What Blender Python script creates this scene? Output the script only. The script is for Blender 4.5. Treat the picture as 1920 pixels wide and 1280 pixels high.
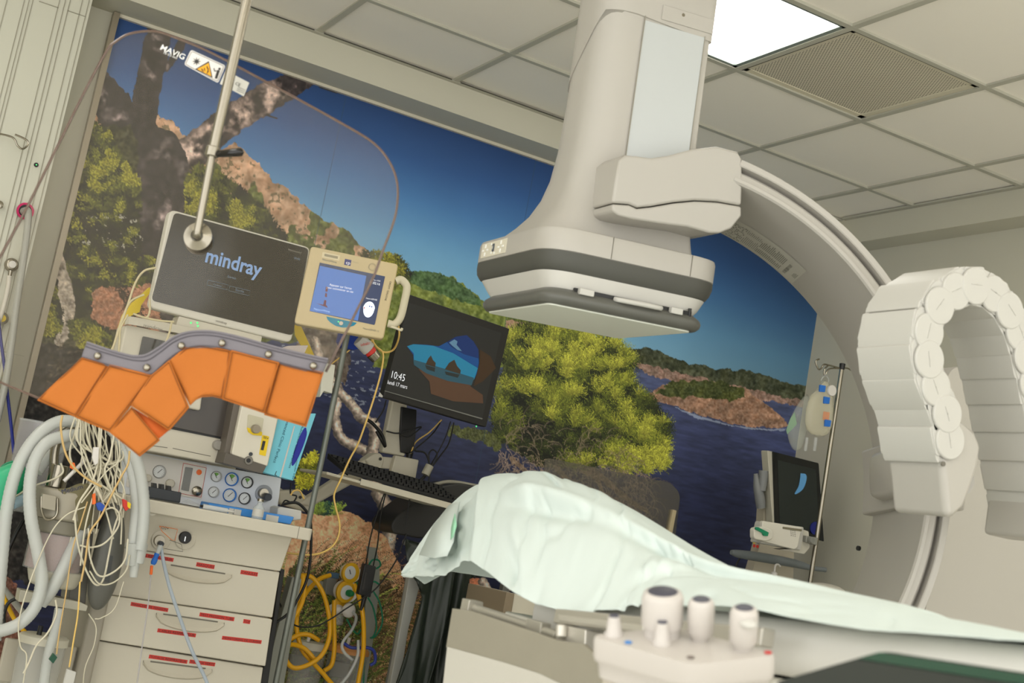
import bpy, bmesh, math, random
import numpy as np
from mathutils import Vector, Matrix
random.seed(7); rng = np.random.default_rng(11)
for o in list(bpy.data.objects): bpy.data.objects.remove(o)
SC = bpy.context.scene; COL = SC.collection

# ------------------------------------------------------------------ camera
CF = 2565.0                                   # focal length in pixels of a 1920 px wide frame
CR = np.array([0.86132441, -0.47459084, 0.1813389]); CU = np.array([-0.23089723, -0.04772749, 0.97180685])
CW = np.array([0.45255578, 0.87891161, 0.15069056]); CC = np.array([-2.67036, -3.26060, 0.92682])
cam = bpy.data.cameras.new('camera'); camo = bpy.data.objects.new('camera', cam); COL.objects.link(camo)
cam.sensor_width = 36; cam.lens = CF / 1920 * 36; cam.clip_start = 0.05
camo.matrix_world = Matrix(((CR[0], CU[0], -CW[0], CC[0]), (CR[1], CU[1], -CW[1], CC[1]), (CR[2], CU[2], -CW[2], CC[2]), (0, 0, 0, 1)))
cam.dof.use_dof = True; cam.dof.focus_distance = 4.3; cam.dof.aperture_fstop = 6.3
SC.camera = camo
# ------------------------------------------------------------------ world, exposure
w = bpy.data.worlds.new('room_air'); SC.world = w; w.use_nodes = True
w.node_tree.nodes['Background'].inputs[0].default_value = (1.0, 0.99, 0.95, 1); w.node_tree.nodes['Background'].inputs[1].default_value = 2.2
SC.view_settings.view_transform = 'Standard'; SC.view_settings.look = 'None'; SC.view_settings.gamma = 1.0
SC.view_settings.exposure = 0.25; SC.view_settings.use_curve_mapping = False
HC = 2.75                                     # ceiling height
LAMP = 7.0                                     # strength of the ceiling panels
LAMPS = [(-0.6, 0.0), (-1.8, -4.2), (-3.6, -3.0), (0.6, -4.2), (-3.6, -0.6), (0.6,-1.2), (-3.6, 0.6), (0.6, -2.4)]   # lower corners of 0.6 m tiles that are lamps
# ------------------------------------------------------------------ placing helpers
def ray(x, y): return CW + CR * ((x - 960) / CF) - CU * ((y - 640) / CF)
def at(x, y, ax, v):
    d = ray(x, y); return CC + d * ((v - CC[ax]) / d[ax])
def atX(x, y, v): return at(x, y, 0, v)
def atY(x, y, v): return at(x, y, 1, v)
def atZ(x, y, v): return at(x, y, 2, v)
def atD(x, y, D): return CC + ray(x, y) * D
def lin(c):
    c = c / 255.0; return c / 12.92 if c <= 0.04045 else ((c + 0.055) / 1.055) ** 2.4
class Frame:
    """a thing's own axes: x right, y away from the viewer, z up"""
    def __init__(s, O, yaw=0.0, pitch=0.0, roll=0.0, M=None):
        s.O = np.array(O, float)
        R = M if M is not None else (Matrix.Rotation(yaw, 3, 'Z') @ Matrix.Rotation(pitch, 3, 'X') @ Matrix.Rotation(roll, 3, 'Y'))
        s.R = np.array(R); s.eul = Matrix(s.R.tolist()).to_euler()
    def p(s, x, y, off=0.0):                  # photo point onto the local plane y = off -> local (x, off, z)
        n = s.R[:, 1]; d = ray(x, y); t = (off - (CC - s.O) @ n) / (d @ n)
        q = CC + d * t - s.O; return (q @ s.R[:, 0], off, q @ s.R[:, 2])
    def pz(s, x, y, z=0.0):                   # onto the local plane z
        n = s.R[:, 2]; d = ray(x, y); t = (z - (CC - s.O) @ n) / (d @ n)
        q = CC + d * t - s.O; return (q @ s.R[:, 0], q @ s.R[:, 1], z)
    def px(s, x, y, X=0.0):                   # onto the local plane x
        n = s.R[:, 0]; d = ray(x, y); t = (X - (CC - s.O) @ n) / (d @ n)
        q = CC + d * t - s.O; return (X, q @ s.R[:, 1], q @ s.R[:, 2])
    def loc(s, P): q = np.array(P) - s.O; return tuple(q @ s.R)
    def world(s, P): return s.O + s.R @ np.array(P)
WF = Frame((0, 0, 0))
# ------------------------------------------------------------------ materials
MATS = {}
def mat(name, rgb, rough=0.5, metal=0.0, noise=0.0, nscale=20.0, bump=0.0, bscale=80.0, emit=None, es=1.0, alpha=None, trans=0.0, ior=1.45, coat=0.0, spec=0.5, wave=None):
    if name in MATS: return MATS[name]
    m = bpy.data.materials.new(name); m.use_nodes = True; nt = m.node_tree; b = nt.nodes['Principled BSDF']
    c = tuple(lin(v) for v in rgb) + (1,)
    b.inputs['Base Color'].default_value = c; b.inputs['Roughness'].default_value = rough; b.inputs['Metallic'].default_value = metal
    b.inputs['IOR'].default_value = ior; b.inputs['Specular IOR Level'].default_value = spec; b.inputs['Coat Weight'].default_value = coat
    tc = nt.nodes.new('ShaderNodeTexCoord')
    if noise > 0:
        n = nt.nodes.new('ShaderNodeTexNoise'); n.inputs['Scale'].default_value = nscale; n.inputs['Detail'].default_value = 6
        nt.links.new(tc.outputs['Object'], n.inputs['Vector'])
        r = nt.nodes.new('ShaderNodeMix'); r.data_type = 'RGBA'
        r.inputs[6].default_value = tuple(v * (1 - noise) for v in c[:3]) + (1,); r.inputs[7].default_value = tuple(min(1, v * (1 + noise)) for v in c[:3]) + (1,)
        nt.links.new(n.outputs[0], r.inputs[0]); nt.links.new(r.outputs[2], b.inputs['Base Color'])
    if bump > 0:
        n2 = nt.nodes.new('ShaderNodeTexNoise'); n2.inputs['Scale'].default_value = bscale; n2.inputs['Detail'].default_value = 4
        nt.links.new(tc.outputs['Object'], n2.inputs['Vector'])
        bp = nt.nodes.new('ShaderNodeBump'); bp.inputs['Strength'].default_value = bump; bp.inputs['Distance'].default_value = 0.002
        nt.links.new(n2.outputs[0], bp.inputs['Height']); nt.links.new(bp.outputs[0], b.inputs['Normal'])
    if wave:
        wv = nt.nodes.new('ShaderNodeTexWave'); wv.inputs['Scale'].default_value = wave[0]; wv.bands_direction = wave[1]
        nt.links.new(tc.outputs['Object'], wv.inputs['Vector'])
        r = nt.nodes.new('ShaderNodeMix'); r.data_type = 'RGBA'
        r.inputs[6].default_value = tuple(v * wave[2] for v in c[:3]) + (1,); r.inputs[7].default_value = c
        nt.links.new(wv.outputs[0], r.inputs[0]); nt.links.new(r.outputs[2], b.inputs['Base Color'])
    if emit is not None:
        b.inputs['Emission Color'].default_value = tuple(lin(v) for v in emit) + (1,); b.inputs['Emission Strength'].default_value = es
    if trans > 0: b.inputs['Transmission Weight'].default_value = trans
    if alpha is not None: b.inputs['Alpha'].default_value = alpha
    MATS[name] = m; return m
# ------------------------------------------------------------------ mesh builder
class MB:
    def __init__(s): s.v = []; s.f = []; s.mi = []; s.cur = 0
    def add(s, vs, fs):
        k = len(s.v); s.v += [tuple(map(float, v)) for v in vs]; s.f += [tuple(i + k for i in f) for f in fs]; s.mi += [s.cur] * len(fs); return s
    def mat(s, i): s.cur = i; return s
    def box(s, c, d, R=None):
        hx, hy, hz = d[0] / 2, d[1] / 2, d[2] / 2
        vs = [np.array((sx * hx, sy * hy, sz * hz)) for sz in (-1, 1) for sy in (-1, 1) for sx in (-1, 1)]
        if R is not None: vs = [np.array(R) @ v for v in vs]
        return s.add([np.array(c) + v for v in vs], [(0, 2, 3, 1), (4, 5, 7, 6), (0, 1, 5, 4), (2, 6, 7, 3), (0, 4, 6, 2), (1, 3, 7, 5)])
    def loft(s, loops, cap=True, closed=True):
        n = len(loops[0]); vs = [p for l in loops for p in l]; fs = []
        for i in range(len(loops) - 1):
            for j in range(n if closed else n - 1):
                a, b = i * n + j, i * n + (j + 1) % n; fs.append((a, b, b + n, a + n))
        if cap and closed: fs += [tuple(range(n))[::-1], tuple(range((len(loops) - 1) * n, len(loops) * n))]
        return s.add(vs, fs)
    def prism(s, out, y0, y1, ax=1):          # outline of (u,v) pairs; ax = axis of extrusion
        def P(u, v, y): return {1: (u, y, v), 0: (y, u, v), 2: (u, v, y)}[ax]
        return s.loft([[P(u, v, y0) for u, v in out], [P(u, v, y1) for u, v in out]])
    def ring(s, c, A, B, r, n): return [np.array(c) + r * (math.cos(2 * math.pi * i / n) * A + math.sin(2 * math.pi * i / n) * B) for i in range(n)]
    def lathe(s, prof, c=(0, 0, 0), axis=(0, 0, 1), n=28, cap=True):   # prof: (radius, height)
        ax = np.array(axis, float); ax /= np.linalg.norm(ax)
        t = np.array((1, 0, 0)) if abs(ax[0]) < 0.8 else np.array((0, 1, 0))
        A = np.cross(ax, t); A /= np.linalg.norm(A); B = np.cross(ax, A)
        return s.loft([s.ring(np.array(c) + ax * h, A, B, max(r, 1e-5), n) for r, h in prof], cap)
    def cyl(s, p0, p1, r0, r1=None, n=20):
        p0, p1 = np.array(p0, float), np.array(p1, float); L = np.linalg.norm(p1 - p0)
        return s.lathe([(r0, 0), (r0 if r1 is None else r1, L)], p0, p1 - p0, n)
    def tube(s, pts, r, n=10, smooth=6, rib=None):
        P = spline(pts, smooth) if smooth else [np.array(p, float) for p in pts]
        m = len(P); loops = []; prev = None
        for i in range(m):
            T = P[min(i + 1, m - 1)] - P[max(i - 1, 0)]; T = T / (np.linalg.norm(T) + 1e-12)
            if prev is None:
                t = np.array((0, 0, 1.0)) if abs(T[2]) < 0.9 else np.array((1.0, 0, 0)); A = np.cross(T, t)
            else: A = prev - T * (prev @ T)
            A /= np.linalg.norm(A) + 1e-12; prev = A; B = np.cross(T, A)
            rr = r(i / (m - 1)) if callable(r) else r
            if rib: rr *= 1 + (rib if i % 2 else 0)
            loops.append(s.ring(P[i], A, B, rr, n))
        return s.loft(loops)
    def ball(s, c, r, n=14, sc=(1, 1, 1)):
        loops = []
        for i in range(1, n):
            a = math.pi * i / n - math.pi / 2
            loops.append([(c[0] + sc[0] * r * math.cos(a) * math.cos(2 * math.pi * j / n), c[1] + sc[1] * r * math.cos(a) * math.sin(2 * math.pi * j / n), c[2] + sc[2] * r * math.sin(a)) for j in range(n)])
        return s.loft(loops)
    def quad(s, a, b, c, d): return s.add([a, b, c, d], [(0, 1, 2, 3)])
    def poly(s, pts): return s.add(pts, [tuple(range(len(pts)))])
def spline(pts, k):
    P = [np.array(p, float) for p in pts]
    if len(P) < 3: return [P[0] + (P[-1] - P[0]) * i / k for i in range(k + 1)]
    Q = [2 * P[0] - P[1]] + P + [2 * P[-1] - P[-2]]; out = []
    for i in range(1, len(Q) - 2):
        for j in range(k):
            t = j / k; a, b, c, d = Q[i - 1:i + 3]
            out.append(0.5 * (2 * b + (c - a) * t + (2 * a - 5 * b + 4 * c - d) * t * t + (3 * b - a - 3 * c + d) * t ** 3))
    return out + [P[-1]]
def spl2(pts, k=6): return [(p[0], p[1]) for p in spline([(a, b, 0) for a, b in pts], k)]
def rpoly(pts, r, n=5):                       # polygon with rounded corners; r one radius or a list
    out = []; N = len(pts)
    for i in range(N):
        p = np.array(pts[i], float); a = np.array(pts[i - 1], float) - p; b = np.array(pts[(i + 1) % N], float) - p
        la, lb = np.linalg.norm(a), np.linalg.norm(b); rr = r[i] if isinstance(r, (list, tuple)) else r
        a /= la; b /= lb; k = min(rr, la * 0.49, lb * 0.49)
        if k <= 1e-6: out.append(tuple(p)); continue
        A, B = p + a * k, p + b * k
        for j in range(n + 1):
            t = j / n; out.append(tuple((1 - t) ** 2 * A + 2 * t * (1 - t) * p + t * t * B))
    return out
def rrect(cx, cz, w, h, r, n=5): return rpoly([(cx - w / 2, cz - h / 2), (cx + w / 2, cz - h / 2), (cx + w / 2, cz + h / 2), (cx - w / 2, cz + h / 2)], r, n)
def ob(name, mb, m, parent=None, bevel=0.0, smooth=True, seg=3, ang=35, sub=0, solid=0.0):
    me = bpy.data.meshes.new(name); me.from_pydata(mb.v, [], mb.f)
    ms = m if isinstance(m, (list, tuple)) else [m]
    for x in ms: me.materials.append(x)
    if len(ms) > 1: me.polygons.foreach_set('material_index', mb.mi)
    bm = bmesh.new(); bm.from_mesh(me)
    if len(mb.f) > 1 and not solid: bmesh.ops.recalc_face_normals(bm, faces=bm.faces)
    bm.to_mesh(me); bm.free()
    if smooth:
        me.polygons.foreach_set('use_smooth', [True] * len(me.polygons)); me.set_sharp_from_angle(angle=math.radians(ang))
    o = bpy.data.objects.new(name, me); COL.objects.link(o)
    if parent is not None: o.parent = parent
    if solid:
        s = o.modifiers.new('solid', 'SOLIDIFY'); s.thickness = solid; s.offset = 0
    if sub:
        s = o.modifiers.new('sub', 'SUBSURF'); s.levels = sub; s.render_levels = sub
    if bevel:
        b = o.modifiers.new('bevel', 'BEVEL'); b.width = bevel; b.segments = seg; b.limit_method = 'ANGLE'; b.angle_limit = math.radians(ang); b.harden_normals = True
    return o
def tag(o, label, cat, group=None, kind=None):
    o['label'] = label; o['category'] = cat
    if group: o['group'] = group
    if kind: o['kind'] = kind
    return o
def struct(name, mb, m, **k):
    o = ob(name, mb, m, **k); o['kind'] = 'structure'; return o
def thing(name, label, cat, fr, group=None):
    o = bpy.data.objects.new(name, None); COL.objects.link(o); o.empty_display_size = 0.05
    o.location = fr.O.tolist(); o.rotation_euler = fr.eul
    return tag(o, label, cat, group)
def text(s, fr_pos, xdir, zdir, size, m, parent, name='lettering', align='LEFT', shear=0.0, bold=0.0, spacing=1.0):
    """flat letters; fr_pos local start of the baseline; xdir reading direction, zdir letter-up direction"""
    c = bpy.data.curves.new(name, 'FONT'); c.body = s; c.size = size; c.align_x = align; c.shear = shear; c.offset = bold; c.resolution_u = 3; c.space_character = spacing
    t = bpy.data.objects.new('tmp_text', c); COL.objects.link(t)
    me = bpy.data.meshes.new_from_object(t.evaluated_get(bpy.context.evaluated_depsgraph_get())); bpy.data.objects.remove(t)
    me.name = name; me.materials.clear(); me.materials.append(m)
    o = bpy.data.objects.new(name, me); COL.objects.link(o); o.parent = parent
    X = Vector(xdir).normalized(); Z = Vector(zdir); Z = (Z - X * Z.dot(X)).normalized(); N = X.cross(Z)
    o.matrix_local = Matrix(((X.x, Z.x, N.x, fr_pos[0]), (X.y, Z.y, N.y, fr_pos[1]), (X.z, Z.z, N.z, fr_pos[2]), (0, 0, 0, 1)))
    return o
def ptext(fr, s, p0, p1, m, parent, off=-0.001, hpx=None, k=1.0, name='lettering', bold=0.0, upv=None, shear=0.0):
    """text whose baseline runs from photo point p0 to p1 on the plane y = off of fr"""
    a, b = np.array(fr.p(*p0, off)), np.array(fr.p(*p1, off)); L = np.linalg.norm(b - a)
    o = text(s, a, b - a, upv if upv else (0, 0, 1), 1.0, m, parent, name, bold=bold, shear=shear)
    wd = max((v.co.x for v in o.data.vertices), default=1.0)
    if hpx is None: S = L / wd; o.scale = (S, S * k, 1)
    else: o.scale = (L / wd, hpx, 1)
    return o
# ------------------------------------------------------------------ colours
wall_m = mat('painted wall', (196, 193, 176), 0.75, noise=0.02, nscale=3, bump=0.05, bscale=200)
panel_m = mat('white lacquered panel', (200, 199, 184), 0.45)
tile_m = mat('ceiling tile', (240, 235, 224), 0.9, bump=0.15, bscale=300)
bar_m = mat('ceiling bar', (178, 176, 162), 0.6)
gap_m = mat('dark gap', (58, 55, 45), 0.8)
floor_m = mat('pale vinyl floor', (212, 211, 202), 0.5, noise=0.12, nscale=60)
alu_m = mat('brushed edge trim', (150, 140, 122), 0.35, 0.6)
# ------------------------------------------------------------------ room shell
YB, XR, XL = 1.90, 1.61, -1.905
FZ = HC - 0.126
struct('floor', MB().box((-1.3, -1.6, -0.05), (6.2, 7.4, 0.1)), floor_m)
struct('wall_back', MB().box((-1.3, YB + 0.05, HC / 2), (6.2, 0.1, HC)), wall_m)
struct('wall_right', MB().box((XR + 0.05, -1.6, HC / 2), (0.1, 7.0, HC)), wall_m)
struct('wall_left', MB().box((-4.35, 0.7, HC / 2), (0.1, 2.4, HC)), wall_m)
# dropped fascia and its soffit along the back wall and the right wall
struct('trim_1', MB().box((-1.3, (1.695 + YB) / 2, (FZ + HC + 0.03) / 2), (6.0, YB - 1.695, HC + 0.03 - FZ)), wall_m)
struct('trim_2', MB().box(((1.484 + XR) / 2, -1.65, (FZ + HC + 0.03) / 2), (XR - 1.484, 6.69, HC + 0.03 - FZ)), wall_m)
# ceiling
cb = MB().box((-1.3, -1.6, HC + 0.06), (6.2, 7.0, 0.08))
ceil = struct('ceiling', cb, tile_m)
g = MB(); gg = MB()
for i in range(-8, 3):
    g.box((i * 0.6, -1.65, HC + 0.001), (0.024, 6.7, 0.012))
for j in range(-8, 3):
    g.box((-1.3, j * 0.6, HC + 0.0005), (5.7, 0.024, 0.012))
g.box((-1.3, 1.695 - 0.012, HC - 0.003), (5.6, 0.026, 0.008)); g.box((1.484 - 0.012, -1.65, HC - 0.003), (0.026, 6.6, 0.008))
gr = ob('grid_bars', g, bar_m, ceil)
tl = MB(); lampset = {(round(x / 0.6), round(y / 0.6)) for x, y in LAMPS}; vent = (0, 0)
for i in range(-7, 3):
    for j in range(-8, 3):
        if (i, j) in lampset or (i, j) == vent: continue
        x0, x1, y0, y1 = i * 0.6 + 0.005, min(i * 0.6 + 0.595, 1.48), j * 0.6 + 0.005, min(j * 0.6 + 0.595, 1.69)
        tl.box(((x0 + x1) / 2, (y0 + y1) / 2, HC + 0.008 + 0.0015 * ((i * 7 + j * 3) % 3)), (x1 - x0, y1 - y0, 0.012))
ob('ceiling_tiles', tl, tile_m, ceil)
# mineral tiles rest in the bars; thin dark joints where tiles sit a little high
for (a, b) in [((1, 0), (0.6, 0)), ]:
    pass
jt = MB()
for x0, y0, x1, y1 in [(0.02, 0.012, 0.58, 0.012), (0.012, 0.02, 0.012, 0.58), (-1.18, 1.668, -0.62, 1.668), (-1.8, 1.668, -1.22, 1.668), (-0.58, 1.668, 0.0, 1.668)]:
    jt.box(((x0 + x1) / 2, (y0 + y1) / 2, HC - 0.004), (max(x1 - x0, 0.002), max(y1 - y0, 0.002), 0.004))
ob('joint_lines', jt, gap_m, ceil)
# ceiling lamps
lamp_m = mat('lit opal diffuser', (255, 255, 255), 0.5, emit=(255, 252, 244), es=LAMP)
lframe_m = mat('lamp frame', (120, 130, 124), 0.4)
lt = [ 'bright square ceiling panel light beside the perforated air vent'] + ['square ceiling panel light outside the picture, over the room'] * 7
for (x, y), lb in zip(LAMPS, lt):
    fr = Frame((x + 0.3, y + 0.3, HC + 0.004))
    t = thing('ceiling_light', lb, 'ceiling light', fr, 'ceiling panel lights')
    m = MB()
    for a, b, c, d in [(-0.284, 0, 0.024, 0.592), (0.284, 0, 0.024, 0.592), (0, -0.284, 0.592, 0.024), (0, 0.284, 0.592, 0.024)]: m.box((a, b, 0), (c, d, 0.012))
    ob('frame', m, lframe_m, t); ob('diffuser', MB().box((0, 0, 0.003), (0.55, 0.55, 0.006)), lamp_m, t)
# air vent: perforated plate
fr = Frame((0.3, 0.3, HC + 0.004)); t = thing('ceiling_vent', 'square perforated metal air vent plate in the ceiling next to the lamp', 'air vent', fr)
vent_m = mat('perforated beige plate', (196, 188, 165), 0.5)
nt = vent_m.node_tree; b = nt.nodes['Principled BSDF']; tc = nt.nodes.new('ShaderNodeTexCoord')
sep = nt.nodes.new('ShaderNodeSeparateXYZ'); nt.links.new(tc.outputs['Object'], sep.inputs[0])
def mth(op, a, b_=None, c_=None):
    n = nt.nodes.new('ShaderNodeMath'); n.operation = op
    for k, v in enumerate((a, b_, c_)):
        if v is None: continue
        if isinstance(v, (int, float)): n.inputs[k].default_value = v
        else: nt.links.new(v, n.inputs[k])
    return n.outputs[0]
S = 1 / 0.0105
sx = mth('MULTIPLY', sep.outputs[0], S); sy = mth('MULTIPLY', sep.outputs[1], S / 0.866)
row = mth('MODULO', mth('FLOOR', mth('ADD', sy, 200)), 2.0)
fx = mth('SUBTRACT', mth('FRACT', mth('ADD', mth('ADD', sx, 200), mth('MULTIPLY', row, 0.5))), 0.5); fy = mth('SUBTRACT', mth('FRACT', mth('ADD', sy, 200)), 0.5)
dist = mth('SQRT', mth('ADD', mth('MULTIPLY', fx, fx), mth('MULTIPLY', fy, fy))); hole = mth('LESS_THAN', dist, 0.3)
mx = nt.nodes.new('ShaderNodeMix'); mx.data_type = 'RGBA'; nt.links.new(hole, mx.inputs[0])
mx.inputs[6].default_value = (lin(214), lin(207), lin(186), 1); mx.inputs[7].default_value = (lin(92), lin(86), lin(72), 1); nt.links.new(mx.outputs[2], b.inputs['Base Color'])
m = MB()
for a, b_, c, d in [(-0.279, 0, 0.036, 0.596), (0.279, 0, 0.036, 0.596), (0, -0.279, 0.596, 0.036), (0, 0.279, 0.596, 0.036)]: m.box((a, b_, 0), (c, d, 0.006))
ob('frame', m, mat('vent frame', (205, 198, 176), 0.5), t, bevel=0.002); ob('perforated_plate', MB().box((0, 0, 0.001), (0.53, 0.53, 0.003)), vent_m, t)
# left service column (white lacquered panels) in front of the mural's left side
YC = 1.72
xe = atY(172, 7, YC)[0]
struct('wall_service_panel', MB().box(((xe - 4.3) / 2, (YC + YB) / 2, HC / 2), (xe + 4.3, YB - YC - 0.002, HC)), panel_m)
m = MB()
for xx in (93.7 + 75 - 6, 150, 127, 118, 107, 57, 50, 41, 8):       # grooves, read where they meet the upper edge of the picture
    p = atY(xx, 20, YC); m.box((p[0], YC - 0.0005, 1.45), (0.0022, 0.003, 2.3))
for (x0, y0), (x1, y1) in [((73, 3), (110, 14)), ((126, 20), (161, 31))]:
    a, c = atY(x0, y0, YC), atY(x1, y1, YC); m.box(((a[0] + c[0]) / 2, YC - 0.0005, (a[2] + c[2]) / 2), (c[0] - a[0], 0.003, 0.0025))
a = atY(20, 662, YC); m.box((a[0], YC - 0.0005, a[2]), (0.09, 0.003, 0.002))
struct('trim_5', m, mat('panel groove', (156, 152, 136), 0.7))
struct('trim_3', MB().box((XL - 0.008, YB - 0.022, 1.44), (0.022, 0.04, 2.36)), alu_m)
struct('trim_4', MB().box(((XL + XR) / 2 - 0.01, YB - 0.012, FZ - 0.006), (XR - XL - 0.02, 0.02, 0.012)), mat('light trim', (206, 200, 182), 0.5))
struct('baseboard_back', MB().box((-1.2, YB - 0.011, 0.055), (5.4, 0.022, 0.11)), mat('grey vinyl skirting', (84, 90, 90), 0.5, noise=0.1, nscale=80))
# ------------------------------------------------------------------ the printed landscape on the back wall
GW, GH = 1080, 720
ZT, ZB = FZ - 0.012, 0.225
gx = np.linspace(XL + 0.003, XR - 0.006, GW); gz = np.linspace(ZT, ZB, GH)
WX, WZ = np.meshgrid(gx, gz)
YM = YB - 0.004
dx, dy, dz = WX - CC[0], YM - CC[1], WZ - CC[2]
dep = dx * CW[0] + dy * CW[1] + dz * CW[2]
PX = 960 + CF * (dx * CR[0] + dy * CR[1] + dz * CR[2]) / dep; PY = 640 - CF * (dx * CU[0] + dy * CU[1] + dz * CU[2]) / dep
def vn(x, y, seed):
    xi, yi = np.floor(x).astype(np.int64), np.floor(y).astype(np.int64); fx, fy = x - xi, y - yi
    fx = fx * fx * (3 - 2 * fx); fy = fy * fy * (3 - 2 * fy)
    def h(a, b):
        n = (a * 374761393 + b * 668265263 + seed * 1442695041) & 0xffffffff; n = ((n ^ (n >> 13)) * 1274126177) & 0xffffffff
        return ((n ^ (n >> 16)) & 0xffff) / 65535.0
    return (h(xi, yi) * (1 - fx) + h(xi + 1, yi) * fx) * (1 - fy) + (h(xi, yi + 1) * (1 - fx) + h(xi + 1, yi + 1) * fx) * fy
def fbm(x, y, s, o=4, seed=1, ay=1.0):
    t = 0; a = 0.5; f = 1.0 / s; n = 0
    for k in range(o): t = t + a * vn(x * f + 31.7 * k, y * f * ay + 17.3 * k, seed + k); n += a; a *= 0.5; f *= 2
    return t / n
IMG = np.zeros((GH, GW, 3))
def pm(pts, jit=0.0, js=14, seed=3):
    X, Y = PX, PY
    if jit: X = PX + (fbm(PX, PY, js, 3, seed) - 0.5) * 2 * jit; Y = PY + (fbm(PX, PY, js, 3, seed + 50) - 0.5) * 2 * jit
    ins = np.zeros(X.shape, bool); n = len(pts)
    for i in range(n):
        (x0, y0), (x1, y1) = pts[i], pts[(i + 1) % n]
        if y0 == y1: continue
        c = (y0 > Y) != (y1 > Y); ins ^= c & (X < (x1 - x0) * (Y - y0) / (y1 - y0) + x0)
    return ins
def ramp(t, stops):
    xs = [s[0] for s in stops]; return np.stack([np.interp(t, xs, [s[1][k] for s in stops]) for k in range(3)], -1)
def fill(mask, col, a=1.0):
    c = np.array(col, float) if not isinstance(col, np.ndarray) else col
    if c.ndim == 1: IMG[mask] = IMG[mask] * (1 - a) + c * a
    else: IMG[mask] = IMG[mask] * (1 - a) + c[mask] * a
def stroke(pts, rad, colf, jit=0, seed=5, js=12):
    """thick tapering branch; colf(across -1..1, noise) -> colour array"""
    X = PX + ((fbm(PX, PY, js, 3, seed) - 0.5) * 2 * jit if jit else 0); Y = PY + ((fbm(PX, PY, js, 3, seed + 9) - 0.5) * 2 * jit if jit else 0)
    P = spline([(a, b, 0) for a, b in pts], 5); n = len(P); best = np.full(X.shape, 9.0); side = np.zeros(X.shape)
    for i in range(n - 1):
        ax_, ay_ = P[i][:2]; bx, by = P[i + 1][:2]; ux, uy = bx - ax_, by - ay_; L2 = ux * ux + uy * uy + 1e-9
        t = np.clip(((X - ax_) * ux + (Y - ay_) * uy) / L2, 0, 1); r = np.interp((i + t) / (n - 1), np.linspace(0, 1, len(rad)), rad)
        ddx, ddy = X - ax_ - t * ux, Y - ay_ - t * uy; d = np.hypot(ddx, ddy) / r
        s = np.sign(ux * ddy - uy * ddx) * d; k = d < best; best[k] = d[k]; side[k] = s[k]
    m_ = best < 1; fill(m_, colf(side, m_))
def toij(x, y):                                # photo px -> grid index on the mural
    d = CW[:, None] + CR[:, None] * ((x - 960) / CF) - CU[:, None] * ((y - 640) / CF); t = (YM - CC[1]) / d[1]
    X = CC[0] + d[0] * t; Z = CC[2] + d[2] * t
    return np.round((Z - ZT) / (ZB - ZT) * (GH - 1)).astype(int), np.round((X - gx[0]) / (gx[-1] - gx[0]) * (GW - 1)).astype(int)
def splat(x, y, c, a=1.0):
    i, j = toij(x, y); k = (i >= 0) & (i < GH) & (j >= 0) & (j < GW); i, j = i[k], j[k]
    IMG[i, j] = IMG[i, j] * (1 - a) + c[k] * a
def lines(x0, y0, ang, L, c0, c1, curve=0.0, n=14, a=1.0, wid=0):
    t = np.linspace(0, 1, n)[None]; A = ang[:, None] + curve * t
    x = x0[:, None] + L[:, None] * t * np.cos(A); y = y0[:, None] + L[:, None] * t * np.sin(A)
    c = c0[:, None] * (1 - t[..., None]) + c1[:, None] * t[..., None]
    for k in range(-wid, wid + 1): splat((x + k * 1.3).ravel(), y.ravel(), c.reshape(-1, 3), a)
def inpoly(pts, n, seed=0):
    r = np.random.default_rng(seed); P = np.array(pts); lo, hi = P.min(0), P.max(0); out = np.zeros((0, 2))
    while len(out) < n:
        q = r.uniform(lo, hi, (n * 2, 2)); ins = np.zeros(len(q), bool)
        for i in range(len(P)):
            (x0, y0), (x1, y1) = P[i], P[(i + 1) % len(P)]
            if y0 == y1: continue
            ins ^= ((y0 > q[:, 1]) != (y1 > q[:, 1])) & (q[:, 0] < (x1 - x0) * (q[:, 1] - y0) / (y1 - y0) + x0)
        out = np.vstack([out, q[ins]])
    return out[:n]
def tufts(pts, n, k, L, cols, seed=0, light=0.5, up=-1.2, spread=1.5, clump=22):
    r = np.random.default_rng(seed); q = inpoly(pts, n, seed)
    hn = fbm(q[:, 0], q[:, 1], clump, 3, seed + 77); order = np.argsort(hn + r.uniform(-.25, .25, n)); q = q[order]; hn = hn[order]
    s = np.clip((hn - 0.5) * 2.6 + light, 0, 1) ; C = ramp(s, cols)
    ang = up + r.normal(0, spread, (n, k)); LL = L * r.uniform(.5, 1.2, (n, k)); jit = r.uniform(.75, 1.25, (n, k, 1)); Cc = C[:, None] * jit
    lines(np.repeat(q[:, 0], k), np.repeat(q[:, 1], k), ang.ravel(), LL.ravel(), (Cc * .6).reshape(-1, 3), Cc.reshape(-1, 3), n=8)
n1 = fbm(PX, PY, 60, 5, 1); n2 = fbm(PX, PY, 9, 3, 2); n3 = fbm(PX, PY, 25, 4, 8)
# sky
SKY = [(0, (24, 52, 96)), (0.12, (28, 66, 116)), (0.3, (56, 106, 148)), (0.42, (84, 136, 166)), (0.5, (100, 146, 168)), (0.62, (110, 146, 160)), (1, (120, 146, 150))]
tz = (ZT - WZ) / (ZT - ZB)
IMG[:] = ramp(tz + (WX > 0) * 0.0 + 0.0, [(0, (18, 42, 80)), (0.07, (26, 58, 102)), (0.14, (46, 86, 130)), (0.22, (76, 120, 154)), (0.32, (98, 138, 160)), (0.5, (116, 142, 150))])
IMG *= (1 - 0.30 * np.clip((PX - 1150) / 350, 0, 1))[..., None]; IMG *= (1 + (n1 - 0.5) * 0.05)[..., None]
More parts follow.
